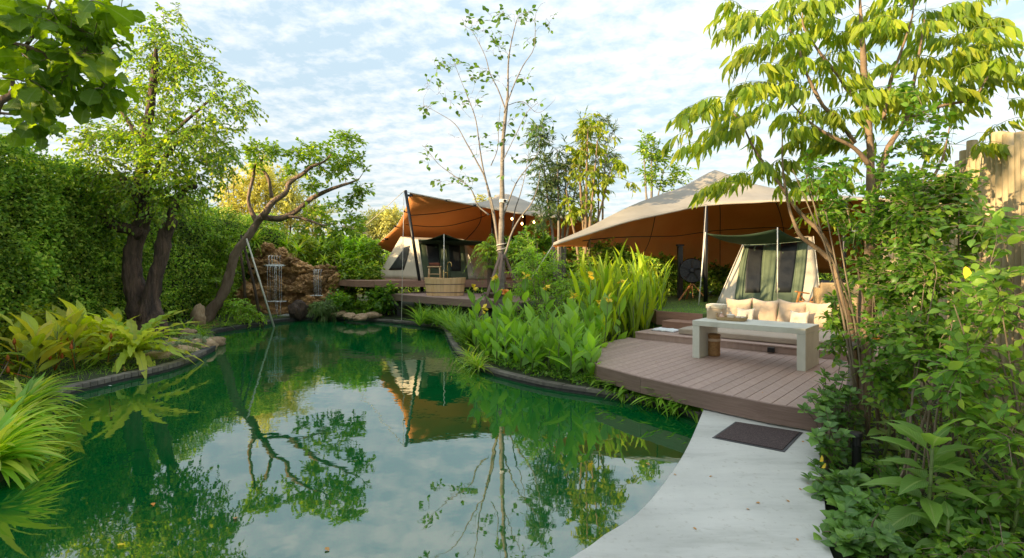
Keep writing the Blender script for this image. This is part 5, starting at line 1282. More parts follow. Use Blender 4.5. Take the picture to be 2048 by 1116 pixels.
for a, b_ in (((1001, 507), (962, 630)), ((1004, 509), (990, 628)), ((1007, 507), (1042, 592)), ((1006, 506), (1012, 600))):
    p = W(*a, Ys+(.15 if b_[0] > 1000 else -.15)); q = W(b_[0], b_[1], Ys+(.5 if b_[0] > 1000 else -.5)); q = p+(q-p)*1.35
    MB().tube([q, p], [.042, .036], 8, wob=.1).build('stake', M['stake'], t, smooth='all')
for y, x0, x1 in ((587, 968, 1042), (590, 964, 1012)):
    MB().tube([W(x0, y, Ys-.4), W(x1, y+1, Ys+.2)], .032, 8, wob=.1).build('cross_rail', M['stake'], t, smooth='all')
MB().tube([W(1003, 506, Ys)+Vector((math.cos(a*.5)*.12, math.sin(a*.5)*.12, .01*a)) for a in range(26)], .014, 5).build('rope_tie', M['rope'], t, smooth='all')
q = W(1007, 402, Ys-.15); t = thing('security_camera', 'small white camera box fixed on the slim tree trunk', 'camera', q)
bx('camera_body', q, (.20, .12, .09), M['white'], t, rz=.15, bevel=.012); MB().tube([q+Vector((.03, -.05, 0)), q+Vector((.035, -.09, -.005))], .035, 12).build('lens', M['black'], t)

# ---- trees between and behind the tents
def clump_tree(name, label, cx_, ybase, Y, stems, blobs, sp, bark, leaf, tpl, **k):
    limbs = [px_limb([(cx_+s[0]*.25, ybase)]+[(cx_+s[0]*f_+rnd.uniform(-3, 3), ybase+(s[1]-ybase)*f_) for f_ in (.35, .7, 1)], Y+rnd.uniform(-.3, .3), [s[2], s[2]*.8, s[2]*.5, s[2]*.25]) for s in stems]
    return tree(name, label, W(cx_, ybase, Y), limbs, blobs, sp, bark, leaf, tpl, **k)
clump_tree('willow_tree', 'olive narrow leaved multi stemmed tree right of the slim tree', 1118, 560, 14.6, [(-30, 330, .05), (-5, 300, .05), (15, 330, .05), (40, 350, .05)],
   [(1080, 290, 14.6, 28, 50, .5, 24), (1095, 360, 14.6, 30, 50, .5, 26), (1120, 330, 14.6, 28, 50, .5, 20), (1140, 400, 14.6, 40, 36, .5, 20), (1090, 420, 14.6, 30, 30, .5, 14)],
   dict(L=.32, k=11, leaf=.15, droop=.15, spread=.6, jit=.3, w=1.1), M['barkpale'], LG['willow'], 'narrow', r0=.016, per=4, sides=7, up=.6)
clump_tree('yellow_leaf_tree', 'multi stemmed tree with drooping yellow green leaves between the two canopies', 1170, 560, 14.0, [(-40, 380, .05), (-12, 300, .06), (5, 260, .06), (25, 280, .05), (55, 330, .05)],
   [(1165, 250, 14, 20, 20, .3, 8), (1190, 245, 14, 14, 18, .3, 6), (1160, 300, 14, 28, 24, .5, 12), (1200, 290, 14, 24, 26, .5, 12), (1165, 350, 14, 30, 26, .5, 12), (1235, 325, 14, 16, 12, .3, 6), (1205, 370, 14, 26, 30, .4, 12), (1150, 415, 14, 26, 26, .4, 12), (1265, 367, 14, 3, 5, .1, 2), (1180, 420, 14, 20, 30, .4, 8)],
   dict(L=.2, k=5, leaf=.17, droop=.3, spread=.8, jit=.3, hang=.7), M['barkwarm'], LG['yel'], 'droop', r0=.016, per=3, sides=7, up=.6)
clump_tree('olive_bush', 'narrow leaved olive green clump with many thin stems behind the yellow leaf tree', 1195, 560, 15.2, [(-30, 330, .04), (0, 300, .04), (20, 290, .04)],
   [(1200, 270, 15.2, 30, 40, .5, 16), (1215, 330, 15.2, 30, 45, .5, 20), (1150, 330, 15.2, 24, 40, .5, 14), (1170, 260, 15.2, 8, 30, .3, 6)],
   dict(L=.3, k=10, leaf=.14, droop=.1, spread=.6, jit=.3), M['barkwarm'], LG['willow'], 'narrow', r0=.014, per=4, sides=6, up=.7)
clump_tree('distant_tree', 'open small leaved tree rising behind the peak of the near canopy', 1300, 470, 22.0, [(-14, 300, .07), (4, 290, .07), (30, 330, .05)],
   [(1298, 290, 22, 16, 20, .5, 14), (1315, 310, 22, 26, 20, .6, 16), (1300, 345, 22, 24, 20, .6, 14), (1355, 345, 22, 20, 12, .5, 8), (1340, 370, 22, 30, 14, .5, 8)],
   dict(L=.4, k=8, leaf=.17, droop=.2, spread=.9, jit=.35), M['barkpale'], LG['tree'], 'small', r0=.02, per=3, sides=6, up=.4)
Yg = 30
for i, (cx_, top, wd, lb, lf, n) in enumerate(((470, 335, 40, 'feathery yellow sunlit tree just right of the big left tree', 'gold', 50), (520, 300, 44, 'tall feathery golden tree behind the curved tree', 'gold', 66), (575, 330, 46, 'pale golden feathery tree above the rock waterfall', 'gold', 56), (632, 380, 40, 'low yellow feathery tree behind the far branches', 'gold', 36),
     (790, 420, 30, 'round yellow crowned tree beside the far canopy', 'goldf', 52), (748, 425, 26, 'small brownish autumn tree left of the yellow crowned one', 'goldf', 30))):
    Yb = Yg+i*.7
    clump_tree('golden_tree', lb, cx_, 545, Yb, [(-14, top+30, .09), (0, top+5, .11), (15, top+35, .08)], [(cx_, top+45, Yb, wd*.7, 42, 1.5, n//2), (cx_, top+100, Yb, wd, 46, 1.6, n//2)] if i < 4 else [(cx_, top+22, Yb, wd, 24, 1.2, n), (cx_+12, top+50, Yb, wd*.6, 16, 1, n//4)],
      dict(L=.8, k=10, leaf=.26 if i < 4 else .24, droop=.25, spread=.7, jit=.5, w=.75), M['stake'], LG[lf], 'small', r0=.02, per=5, sides=6, up=.6, group='yellow trees beyond the garden')
# broad dim trees making the far skyline
for i, (cx_, top, wd, n, lb) in enumerate(((590, 468, 50, 60, 'green tree crown right behind the waterfall rocks'), (655, 470, 45, 50, 'mid green bushy tree right of the waterfall behind the curved branches'), (725, 470, 40, 50, 'green bushy tree beside the tip of the far canopy'), (430, 430, 50, 60, 'yellow green bushy tree behind the hedge end'), (1180, 490, 80, 50, 'dark green bushy tree behind the canna bed between the canopies'), (1010, 400, 40, 20, 'brownish tree top peeking over the far canopy'), (1980, 380, 120, 60, 'dark green tree behind the log fence'))):
    Yb = (23, 22, 21, 21, 18.5, 34, 13)[i]; s = F/Yb
    clump_tree('bushy_tree', lb, cx_, 560 if i != 5 else 540, Yb, [(-wd*.4, top+25, .06), (0, top+12, .07), (wd*.4, top+25, .06)], [(cx_, top+30, Yb, wd, 28, 1.2, n), (cx_, top+70, Yb, wd*1.1, 32, 1.2, n)] if i != 5 else [(cx_-40, 402, Yb, 30, 8, 1, 12)],
      dict(L=.35, k=9, leaf=.15, droop=.2, spread=.9, jit=.4, w=1.3), M['bark'], LG[('fig', 'tree', 'fig', 'yel', 'hedge', 'goldf', 'hedge')[i]], 'small', r0=.025, per=5, sides=6, up=.3, group='green trees beyond the waterfall and tents')
# far treeline all round, well behind
N = 26000; ang = rng.uniform(-1.15, 1.15, N); rr = 60+rng.random(N)*8; 
h_ = 4.2+1.2*fbm2(ang*9, ang*3, 5); zf = rng.random(N)**.7*h_; fo = Foliage()
Pf = np.stack([np.sin(ang)*rr, np.cos(ang)*rr, zf], 1); fo.add(Pf, rdir(N), rdir(N, 1.0), rng.uniform(.5, .9, N), 1.2)
rootf = thing('distant_treeline', 'low hazy band of trees on the horizon beyond everything', 'trees', (0, 60, 0))
fo.build(rootf, 'small', LG['tree'])

# a loose boundary hedge closes the garden behind the tents
bh = thing('boundary_hedge', 'loose green boundary hedge far behind the tents and the waterfall', 'hedge', (0, 27, 0))
N = 30000; X = rng.uniform(-22, 22, N); Yh = 27+.03*X*X*.3+.5*rng.random(N); Zh = rng.random(N)**.8*(2.3+.4*fbm2(X*.9, X*.3, 4)); fo = Foliage()
fo.add(np.stack([X, Yh+.3*fbm2(X, Zh*2, 2), Zh], 1), rdir(N, .2), rdir(N, .6), rng.uniform(.12, .22, N)); fo.build(bh, 'small', LG['hedge'])
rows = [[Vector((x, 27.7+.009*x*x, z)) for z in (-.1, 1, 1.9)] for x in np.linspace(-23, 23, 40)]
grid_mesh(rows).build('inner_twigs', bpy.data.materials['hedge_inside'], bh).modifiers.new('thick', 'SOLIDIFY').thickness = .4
# ---- spiky yuccas and shrubs round the waterfall
def rosette(name, label, c, n, L, tpl, leaf, cat='plant', group=None, tilt=(.15, 1.1), w=1.0, parts=0, stem=None, minpx=10, az=None, jit=.12):
    t = thing(name, label, cat, c, group); c = Vector(c)
    if stem:
        MB().tube([c, c+Vector((0.01, 0, stem*.5)), c+Vector((0, 0, stem))], [stem*.05+.012]*3, 7).build('stem', M['stem'] if stem < .5 else M['bark'], t, smooth='all'); c = c+Vector((0, 0, stem))
    fo = Foliage(); k = np.arange(n); a = k*2.39996+rng.normal(size=n)*.2; tl = tilt[0]+(tilt[1]-tilt[0])*((k+.5)/n)[::-1]+rng.normal(size=n)*jit
    d = np.stack([np.cos(a)*np.sin(tl), np.sin(a)*np.sin(tl), np.cos(tl)], 1); nr_ = np.stack([-np.cos(a)*np.cos(tl), -np.sin(a)*np.cos(tl), np.sin(tl)], 1)
    Ls = L*rng.uniform(.75, 1.12, n); fo.add(np.array(c)+d*.02, d, nr_, Ls, w)
    fo.build(t, tpl, leaf, parts, minpx); return t
for (x, y, Y, n, L, st, lb) in ((510, 508, 18.8, 46, .75, .45, 'spiky green yucca left of the waterfall top'), (596, 515, 19.2, 44, .6, .2, 'spiky yellow green yucca on the waterfall ledge'), (572, 508, 20.0, 36, .7, .3, 'spiky plant behind the waterfall summit'), (684, 535, 19.2, 36, .5, .3, 'spiky plant at the right end of the rock wall'), (648, 527, 19.0, 34, .4, .1, 'small yellow spiky plant above the right trickle')):
    rosette('yucca', lb, W(x, y, Y), n, L, 'blade', LG['strap'], w=2.2, stem=st, tilt=(.1, 1.7), group='spiky plants round the waterfall')
def bush(name, label, base, blobs, sp, leaf, tpl, nstem=6, r=.012, bark=None, cat='shrub', **k):
    base = Vector(base); pts = blob_pts(blobs); limbs = []
    for i in range(nstem):
        tg = rnd.choice(pts); b_ = base+Vector((rnd.uniform(-.15, .15), rnd.uniform(-.12, .12), 0))
        limbs.append(([b_, b_.lerp(tg, .35)+Vector((0, 0, (tg-b_).length*.12)), b_.lerp(tg, .75)+Vector((0, 0, (tg-b_).length*.05)), tg], [r, r*.85, r*.6, r*.3]))
    t = thing(name, label, cat, base, k.pop('group', None))
    tubes, twigs, tips = grow(limbs, pts, r*.9, k.pop('up', .4), k.pop('wander', .2))
    P, Dd = tip_arrays(tips, k.pop('per', 4), k.pop('along', .7), .75); fo = Foliage()
    sh = sprigs(fo, P, Dd, sp['L']*rng.uniform(.7, 1.25, len(P)), sp['k'], sp['leaf'], sp.get('droop', .2), sp.get('spread', 1), sp.get('hang', 0), sp.get('jit', .35), sp.get('w', 1))
    twigs = twigs+[([Vector(q) for q in s], [sp.get('rachis', .002)]*4) for s in sh]
    build_wood(tubes, twigs, t, bark or M['twig'], 'stem', 6, 4)
    fo.build(t, tpl, leaf, k.get('parts', 0), k.get('minpx', 10)); return t
SP = lambda L, k, leaf, **q: dict(L=L, k=k, leaf=leaf, **q)
bush('fern_bush', 'feathery green bush leaning over the water under the curved tree', W(485, 642, 15.7), [(478, 612, 15.6, 28, 15, .5, 22), (500, 626, 15.4, 22, 9, .4, 12)], SP(.3, 12, .09, droop=.5, hang=.3), LG['fern'], 'small')
bush('green_bush', 'leafy green bush behind the leaning trunk at the hedge foot', W(440, 600, 16.8), [(445, 560, 17, 30, 50, .6, 36), (430, 500, 17.2, 40, 50, .6, 40), (465, 510, 17.4, 24, 40, .5, 22), (420, 590, 16.5, 30, 40, .5, 20)], SP(.3, 9, .10, w=1.2), LG['fig'], 'small')
bush('grassy_bush', 'drooping grassy bush in front of the right waterfall trickle', W(645, 640, 17.2), [(645, 615, 17.0, 26, 16, .4, 30)], SP(.28, 12, .16, droop=.6, hang=.5), LG['willow'], 'narrow', per=6)
for i, (x, y, rx, ry, Y, lf, lb) in enumerate(((700, 555, 34, 40, 18.6, 'tree', 'bush of dark leaves right of the rock wall'), (735, 560, 26, 34, 18.4, 'hedge', 'dark shaded bush beside the upper far deck'), (665, 500, 40, 28, 20.5, 'fig', 'leafy bush above the rock wall'), (715, 500, 36, 30, 20.0, 'fern', 'palm like green bush under the tip of the far canopy'), (770, 590, 24, 20, 17.2, 'shrub', 'bush of upright leaves before the far deck'), (600, 488, 34, 22, 20.5, 'yel', 'pale green bush behind the waterfall summit'), (540, 480, 30, 22, 21.5, 'fern', 'bright green bush between yucca and waterfall summit'), (735, 615, 40, 14, 17.6, 'fern', 'low ferny bush on the far bank'), (680, 605, 20, 12, 17.4, 'shrub', 'low bush between trickle and far bank rocks'))):
    bush('garden_bush', lb, W(x, min(y+ry, 640), Y), [(x, y, Y, rx, ry, .6, 48)], SP(.28, 9, .12, droop=.2, w=1.2), LG[lf], 'small', per=5)
# big feathery fern hanging by the deck
t = thing('giant_fern', 'large drooping fern between the wooden tub and the slim tree', 'fern', W(975, 560, 15.0)); fo = Foliage(); mb = MB()
for i in range(58):
    a = rnd.uniform(0, 6.28); q0 = W(980+rnd.uniform(-12, 12), rnd.uniform(490, 540), 15.0); L = rnd.uniform(.6, .95); tl = rnd.uniform(.1, 1.0); d = Vector((math.cos(a)*math.sin(tl), math.sin(a)*math.sin(tl), math.cos(tl)))
    pts = [q0+d*L*s-Vector((0, 0, 1))*(1.25*L*s*s*math.sin(tl+.3)) for s in (0, .2, .4, .6, .8, 1)]; mb.tube(pts, .005, 4, cap=False)
    for j in range(26):
        s = (j+1)/27*5; k = min(4, int(s)); p = pts[k].lerp(pts[k+1], s-k); tg = (pts[k+1]-pts[k]).normalized(); sd_ = tg.cross(Vector((0, 0, 1))).normalized()*(1 if j % 2 else -1)
        fo.add(A3(*p), A3(*(sd_+tg*.4-Vector((0, 0, .35)))), A3(0, 0, 1)+rng.normal(size=3)*.2, .13*(1-.6*abs(j/26-.35)), .9)
mb.build('rachis', M['stem'], t); fo.build(t, 'narrow', LG['fern'])
MB().tube([W(980, 640, 15.0), W(980, 560, 15.0), W(980, 505, 15.0)], [.10, .08, .06], 8, wob=.3).build('trunk', M['barkdark'], t, smooth='all')

# ---- the canna bed
def in_bed(x, y):
    return not inpond(x, y, .16)
def on_deck(p, m=.0):
    dl = p-OO; uu, vv = dl.dot(OU), dl.dot(OV); return uu > -.2-m and vv > vf(uu)-.07-m and vv < 1.3
def canna(c, h, nl, L, label, group, flower=None, bed='canna', tpl='canna', lean=None, cat='plant', name='canna_plant', up=.35):
    t = thing(name, label, cat, c, group); c = Vector(c); ln = lean or Vector((rnd.uniform(-.10, .10), rnd.uniform(-.10, .10), 0))
    tip = c+Vector((0, 0, h))+ln*h; st = [c, c.lerp(tip, .5)-ln*.08, tip]
    if flower: st.append(tip+Vector((ln.x*.3, ln.y*.3, .28)))
    MB().tube(st, [.013, .011, .008]+([.005] if flower else []), 6).build('stem', M['stem'], t, smooth='all')
    fo = Foliage(); a0 = rnd.uniform(0, 6.28)
    for i in range(nl):
        s = .12+.85*i/max(1, nl-1); p = c.lerp(tip, s); a = a0+i*2.5+rnd.uniform(-.4, .4); tl = rnd.uniform(.25, .75)*(1.35-s*.75)*(up/.35)
        d = Vector((math.cos(a)*math.sin(tl), math.sin(a)*math.sin(tl), math.cos(tl))); nr_ = Vector((-math.cos(a)*math.cos(tl), -math.sin(a)*math.cos(tl), math.sin(tl)))
        nr_ += Vector((rnd.gauss(0, .3), rnd.gauss(0, .3), rnd.gauss(0, .2)))
        fo.add(A3(*p), A3(*d), A3(*nr_), L*rnd.uniform(.75, 1.15), rnd.uniform(.8, 1.2))
    fo.build(t, tpl, LG[bed], nl, 6)
    if flower:
        q = st[-1]
        for k in range(rnd.randint(6, 9)):
            o = bpy.data.objects.new('petal', tpl_mesh('ovate', M[flower])); COL.objects.link(o); o.parent = t
            s = rnd.uniform(.09, .14); o.matrix_local = basis(t).inverted() @ Matrix.LocRotScale(q+Vector((rnd.gauss(0, .015), rnd.gauss(0, .015), rnd.uniform(-.08, .04))), __import__('mathutils').Euler((rnd.uniform(-1, 1), rnd.uniform(-1.4, .2), rnd.uniform(0, 6.28))), Vector((s, s*1.2, s)))
    return t
def canna_words(p):
    x = 1024+p.x*F/p.y; a = 'near the deck corner' if x > 1120 else ('in the middle of the kerb bed' if x > 1020 else ('near the kerb bend' if x > 950 else 'at the far left end of the kerb bed')); b_ = 'front row' if inpond(p.x, p.y, .55) else 'back row'
    return 'leafy flowerless canna in the %s %s' % (b_, a), '%s cannas %s' % (b_, a)
pts = []
tries = 0
while len(pts) < 96 and tries < 9000:
    tries += 1; x = rnd.uniform(905, 1205); y = rnd.uniform(690, 792); p = G(x, y, .1)
    if not in_bed(p.x, p.y) or on_deck(p, .06): continue
    if p.y > 12.5: continue
    if any((p-q).length < .19 for q in pts): continue
    pts.append(p)
for i, p in enumerate(pts):
    canna(p, max(.35, CAMZ-(rnd.uniform(598, 690)-HY)*p.y/F-.1-.22), rnd.randint(6, 9), rnd.uniform(.30, .42), *canna_words(p))
for (x, y, Y, l) in ((985, 300/2+500, 10.9, ''),): pass
for (x, yt, Y, l, fl) in ((989, 556, 10.6, 'yellow flowering canna just left of the slim tree foot', 'petal'), (948, 578, 10.8, 'yellow flowering canna before the lower far deck', 'petal'), (1012, 585, 10.2, 'canna with a small orange flower right of the tree stakes', 'petalo'), (1050, 552, 10.6, 'tall canna with a pale yellow flower in the fine shrub', 'petal'),
                   (1181, 552, 9.3, 'tall yellow flowering canna standing highest in the bed', 'petal'), (1214, 598, 9.4, 'yellow flowering canna leaning right near the deck steps', 'petal'), (1200, 605, 9.6, 'short yellow flowering canna behind the leaning one', 'petal'), (838, 600, 16.3, 'small yellow flowering canna near the far deck edge', 'petal'), (1092, 575, 10.0, 'yellow flowering canna in the middle of the bed behind the broad leaves', 'petal'), (1146, 590, 9.2, 'low yellow flowering canna left of the tallest one', 'petal'), (1240, 560, 10.4, 'yellow flower among the tall blades beside the steps', 'petal'), (968, 620, 9.9, 'short yellow flowering canna at the kerb bend', 'petal')):
    top_ = W(x, yt, Y); c = Vector((top_.x+rnd.uniform(-.1, .05), Y, .1)); h = top_.z-.1-.28
    canna(c, h, 6, .42, l, None, fl, lean=Vector(((top_.x-c.x)/h, 0, 0)))
# low floating-leaf cover and small plants at the kerb
N = 30000; fo = Foliage(); X = rng.uniform(-2.2, 2.6, N); Y = rng.uniform(6.2, 13, N)
keep = np.array([in_bed(a, b_) and inpond(a, b_, .8) and a > -1.6+0*b_ and (b_ > 6.5 or a > 1.8) for a, b_ in zip(X, Y)])
X, Y = X[keep], Y[keep]; n_ = len(X); fo.add(np.stack([X, Y, .13+.05*rng.random(n_)], 1), rdir(n_, .35), rdir(n_, 1.6, .6), rng.uniform(.04, .08, n_))
cover = thing('ground_cover', 'low leafy ground cover under the cannas along the kerb', 'ground cover', (0, 8.6, .1)); cover['kind'] = 'stuff'
fo.build(cover, 'ovate', LG['shrub'])
# strap leaved plants under the deck edge
k = 0
for i in range(44):
    s = i/43; x = 1195+s*190; y = 760+s*62+rnd.uniform(-6, 12); p = G(x, y, .1)
    if not in_bed(p.x, p.y): p += Vector((.1, .12, 0))
    rosette('strap_plant', 'small bright strap leaved plant between the kerb and the near deck', p, 14, rnd.uniform(.24, .38), 'strap', LG['fern'], tilt=(.3, 1.35), w=1.7, group='strap leaved plants under the deck edge', parts=12, minpx=9)
# tall ginger like clump, yellow in the sun, beside the steps
def bladeplant(c, h, nl, label, group, leaf='spear', lean=.12, L=.75):
    t = thing('ginger_plant', label, 'plant', c, group); c = Vector(c); fo = Foliage(); mb = MB()
    for s in range(2):
        b_ = c+Vector((rnd.uniform(-.08, .08), rnd.uniform(-.08, .08), 0)); ln = Vector((rnd.gauss(0, lean), rnd.gauss(0, lean), 1)).normalized(); hh_ = h*rnd.uniform(.6, .85)
        mb.tube([b_, b_+ln*hh_*.5, b_+ln*hh_], [.014, .011, .006], 6)
        for i in range(nl):
            f_ = .1+.9*i/nl; p = b_+ln*hh_*f_; a = rnd.uniform(0, 6.28); tl = abs(rnd.gauss(.12, .2))
            d = (ln+Vector((math.cos(a), math.sin(a), 0))*tl).normalized(); fo.add(A3(*p), A3(*d), A3(-math.cos(a), -math.sin(a), .1), L*rnd.uniform(.6, 1.1), rnd.uniform(.6, .95))
    mb.build('stalk', M['stem'], t, smooth='all'); fo.build(t, 'spear', LG[leaf], 16, 8); return t
gp = []; tries = 0
while len(gp) < 62 and tries < 5000:
    tries += 1; x = rnd.uniform(1160, 1335); Y = rnd.uniform(9.9, 13.2); p = W(x, 600, Y); p.z = .12; dl = p-OO; uu, vv = dl.dot(OU), dl.dot(OV)
    if uu > -.32 and vv < 1.35: continue
    if uu > -.45 and vv > 1.35: continue
    if any((p-q).length < .17 for q in gp): continue
    gp.append(p)
GW = lambda p: ('at the edge of the steps' if (p-OO).dot(OU) > -.7 else ('behind the cannas' if p.y < 11.3 else 'at the back near the dark shrub'))
for p in gp: bladeplant(p, rnd.uniform(1.45, 2.15) if p.x > 1.6 else rnd.uniform(1.2, 1.8), rnd.randint(5, 7), 'tall ginger like plant with long upright leaves ' + GW(p), 'tall yellow green leaf plants ' + GW(p))
# fine leaved bamboo like shrub and dark shrub behind
bush('bamboo_shrub', 'light green fine leaved shrub with many thin upright stems behind the cannas', (.62, 11.0, .1), [(1060, 560, 11.2, 42, 60, .7, 46), (1110, 560, 11.2, 50, 66, .7, 54), (1085, 640, 10.8, 60, 50, .6, 40), (1040, 640, 10.9, 30, 50, .5, 20), (1060, 495, 11.6, 26, 26, .5, 14), (1150, 600, 11.0, 40, 50, .6, 26)], SP(.24, 9, .085, droop=.2, w=1.2), LG['fern'], 'narrow', nstem=34, r=.010, per=5, along=.8)
bush('dark_shrub', 'rounded dark green shrub in the shade under the near canopy edge', (2.3, 14.5, .1), [(1200, 520, 14.2, 50, 40, .8, 70), (1240, 540, 14.2, 50, 45, .8, 60), (1180, 560, 13.9, 50, 50, .8, 40)], SP(.25, 9, .10, w=1.2), LG['hedge'], 'small', nstem=12, per=5)
bush('dark_shrub', 'dark leafy shrub behind the tripod fan', W(1420, 600, 17.5), [(1400, 560, 17.5, 60, 45, .7, 70), (1330, 560, 17, 40, 50, .7, 50), (1450, 570, 17.5, 40, 35, .6, 40)], SP(.28, 9, .11, w=1.2), LG['hedge'], 'small', nstem=12, per=5)
bush('dark_shrub', 'dark shrub right of the slim tree below the bulbs', W(1070, 560, 15.2), [(1040, 500, 15.2, 30, 40, .6, 40), (1075, 480, 15.4, 30, 30, .6, 34), (1100, 520, 15.4, 40, 50, .6, 40)], SP(.25, 9, .10, w=1.2), LG['shrub'], 'small', nstem=10, per=5)
# reeds at the far left end of the bed
RW = lambda p: ('on the kerb' if inpond(p.x, p.y, .5) else 'set back from the kerb')+(' before the wooden tub' if p.y > 13.5 else ' left of the cannas')
for i in range(64):
    s = rnd.random(); x = 775+s*165; y = 650+max(0, s-.55)*120+rnd.uniform(-4, 10); p = G(x, y, .1)+Vector((.1+rnd.random()*.3, rnd.random()*.9, 0))
    if inpond(p.x, p.y, .1): p += Vector((.35, .3, 0))
    rosette('reed_tuft', 'tuft of slender green reed blades ' + RW(p), p, 22, rnd.uniform(.5, .85), 'blade', LG['grass'], tilt=(.03, .75), w=1.4, group='reed tufts ' + RW(p))
for i in range(7):
    p = G(917+i*4, 715+i*4, .1)+Vector((.15, .1, 0)); rosette('spider_plant', 'pale striped grass tuft hanging over the kerb bend', p, 26, .4, 'blade', LG['strap'], tilt=(.4, 1.6), w=1.5, group='pale grass tufts at the kerb bend')

# ---- left bank planting
for i, (x, y, Y, n, L, lb) in enumerate(((70, 760, 7.9, 8, .5, 'broad leaved yellow plant at the left picture edge of the bank'), (40, 735, 8.6, 7, .5, 'yellow broad leaved plant hugging the hedge foot'), (110, 745, 8.5, 9, .55, 'yellow green broad leaved plant above the black kerb'), (160, 725, 9.2, 9, .52, 'yellow green broad leaved plant in the middle of the left bank'), (135, 700, 9.8, 8, .5, 'tall broad leaved plant close to the hedge'),
        (200, 720, 9.4, 8, .5, 'broad leaved plant left of the nest fern'), (185, 690, 10.2, 8, .48, 'upright broad leaved plant behind the others'), (230, 700, 10.0, 8, .45, 'broad leaved plant between the trunk and the nest fern'), (90, 700, 9.4, 8, .5, 'broad leaved plant with rusty flower bracts near the hedge'), (150, 750, 8.6, 8, .42, 'low broad leaved plant beside the grass edge'), (215, 745, 9.0, 7, .38, 'small broad leaved plant next to the brown dead frond'))):
    p = W(x, y, Y); p.z = .14
    t = canna(p, rnd.uniform(.35, .75), n+6, L*1.1, lb, 'yellow green broad leaved plants on the left bank', None, 'cordy', 'cordy', name='broad_leaf_plant', up=.50)
    for k in range(rnd.randint(1, 3)):
        q = p+Vector((rnd.uniform(-.25, .25), rnd.uniform(-.3, .0), rnd.uniform(.15, .5)))
        MB().tube([p+Vector((0, 0, .02)), q], .006, 5).build('flower_stalk', M['bract'], t)
        MB().lathe(q-Vector((0, 0, .02)), [(.008, 0), (.02, .025), (.024, .05), (.014, .08), (.003, .105)], 8).build('bract', M['bract'], t, smooth='all')
rosette('nest_fern', 'large bird nest fern with wavy bright fronds hanging over the water', W(268, 706, 9.3), 46, .98, 'nest', LG['nest'], tilt=(.2, 1.45), w=.78, parts=40, minpx=5, cat='fern', jit=.08)
o = bpy.data.objects.new('dead_frond', tpl_mesh('nest', M['brownleaf'])); COL.objects.link(o); o.matrix_local = Matrix.LocRotScale(W(247, 733, 8.75), __import__('mathutils').Euler((.3, R(75), R(20))), Vector((.36, .36, .36))); tag(o, 'brown dried frond tip hanging to the water from the kerb', 'leaf')
PW = lambda p: ('far upper end' if p.y > 6.2 else ('middle' if p.y > 5.2 else 'near lower end'))+(', waterside' if inpond(p.x, p.y, .45) else ', hedge side')
for i in range(20):
    if i < 15: x, y = rnd.uniform(0, 120), rnd.uniform(790, 935)
    else: x, y = rnd.uniform(-40, 60), rnd.uniform(900, 950)
    p = G(x, y, .12)
    while inpond(p.x, p.y, .1): p += Vector((-.12, .03, 0))
    rosette('pandan_plant', 'arching bright strap leaved plant, %s of the left clump' % PW(p), p, 30, rnd.uniform(.38, .58), 'strap', LG['strap'], tilt=(.08, 1.25), w=1.7, group='bright strap leaved plants in the %s of the lower left clump' % PW(p), parts=15, minpx=30)
N = 16000; X = rng.uniform(-9, -4, N); Y = rng.uniform(4.2, 17, N); keep = np.array([not inpond(a, b_, .13) and a > hx(b_)+.1 for a, b_ in zip(X, Y)]); X, Y = X[keep], Y[keep]; n_ = len(X)
cover = thing('grass_cover', 'short green grass and creepers on the left bank', 'grass', (-7, 9, .1)); cover['kind'] = 'stuff'
fo = Foliage(); fo.add(np.stack([X, Y, .13+0*X], 1), rdir(n_, 1.0), rdir(n_, .2), rng.uniform(.08, .18, n_), 1.4); fo.build(cover, 'blade', LG['grass'], mass='grass')
bush('grey_herb', 'grey green cushion of fine herbs between the boulders and the nest fern', W(375, 700, 11.3), [(385, 683, 11.4, 30, 10, .5, 50), (355, 695, 10.9, 22, 9, .4, 30)], SP(.12, 9, .045, up=1), LG['grey'], 'small', nstem=8, r=.006, per=7)
for (x, y, Y, n, L, lb) in ((372, 660, 12.8, 24, .5, 'grassy green tuft right of the big trunk'), (345, 668, 12.6, 22, .45, 'dark green strap tuft against the big trunk'), (395, 660, 13.4, 20, .35, 'low green tuft beside the standing stone'), (452, 655, 14.6, 20, .25, 'small bright fern among the red stones'), (405, 675, 12.6, 26, .3, 'bright low fern before the standing stone')):
    p = W(x, y, Y); p.z = .12; rosette('grass_tuft', lb, p, n, L, 'strap', LG['fern'], tilt=(.2, 1.3), w=1.2)
bush('flowering_hedge_bush', 'bright yellow green small leaved bush at the hedge foot on the far left', W(60, 700, 9.6), [(60, 660, 9.5, 70, 40, .5, 50), (30, 750, 8.6, 50, 50, .4, 40), (5, 800, 7.4, 40, 50, .3, 26)], SP(.2, 9, .07, w=1.3), LG['yel'], 'small', per=5)

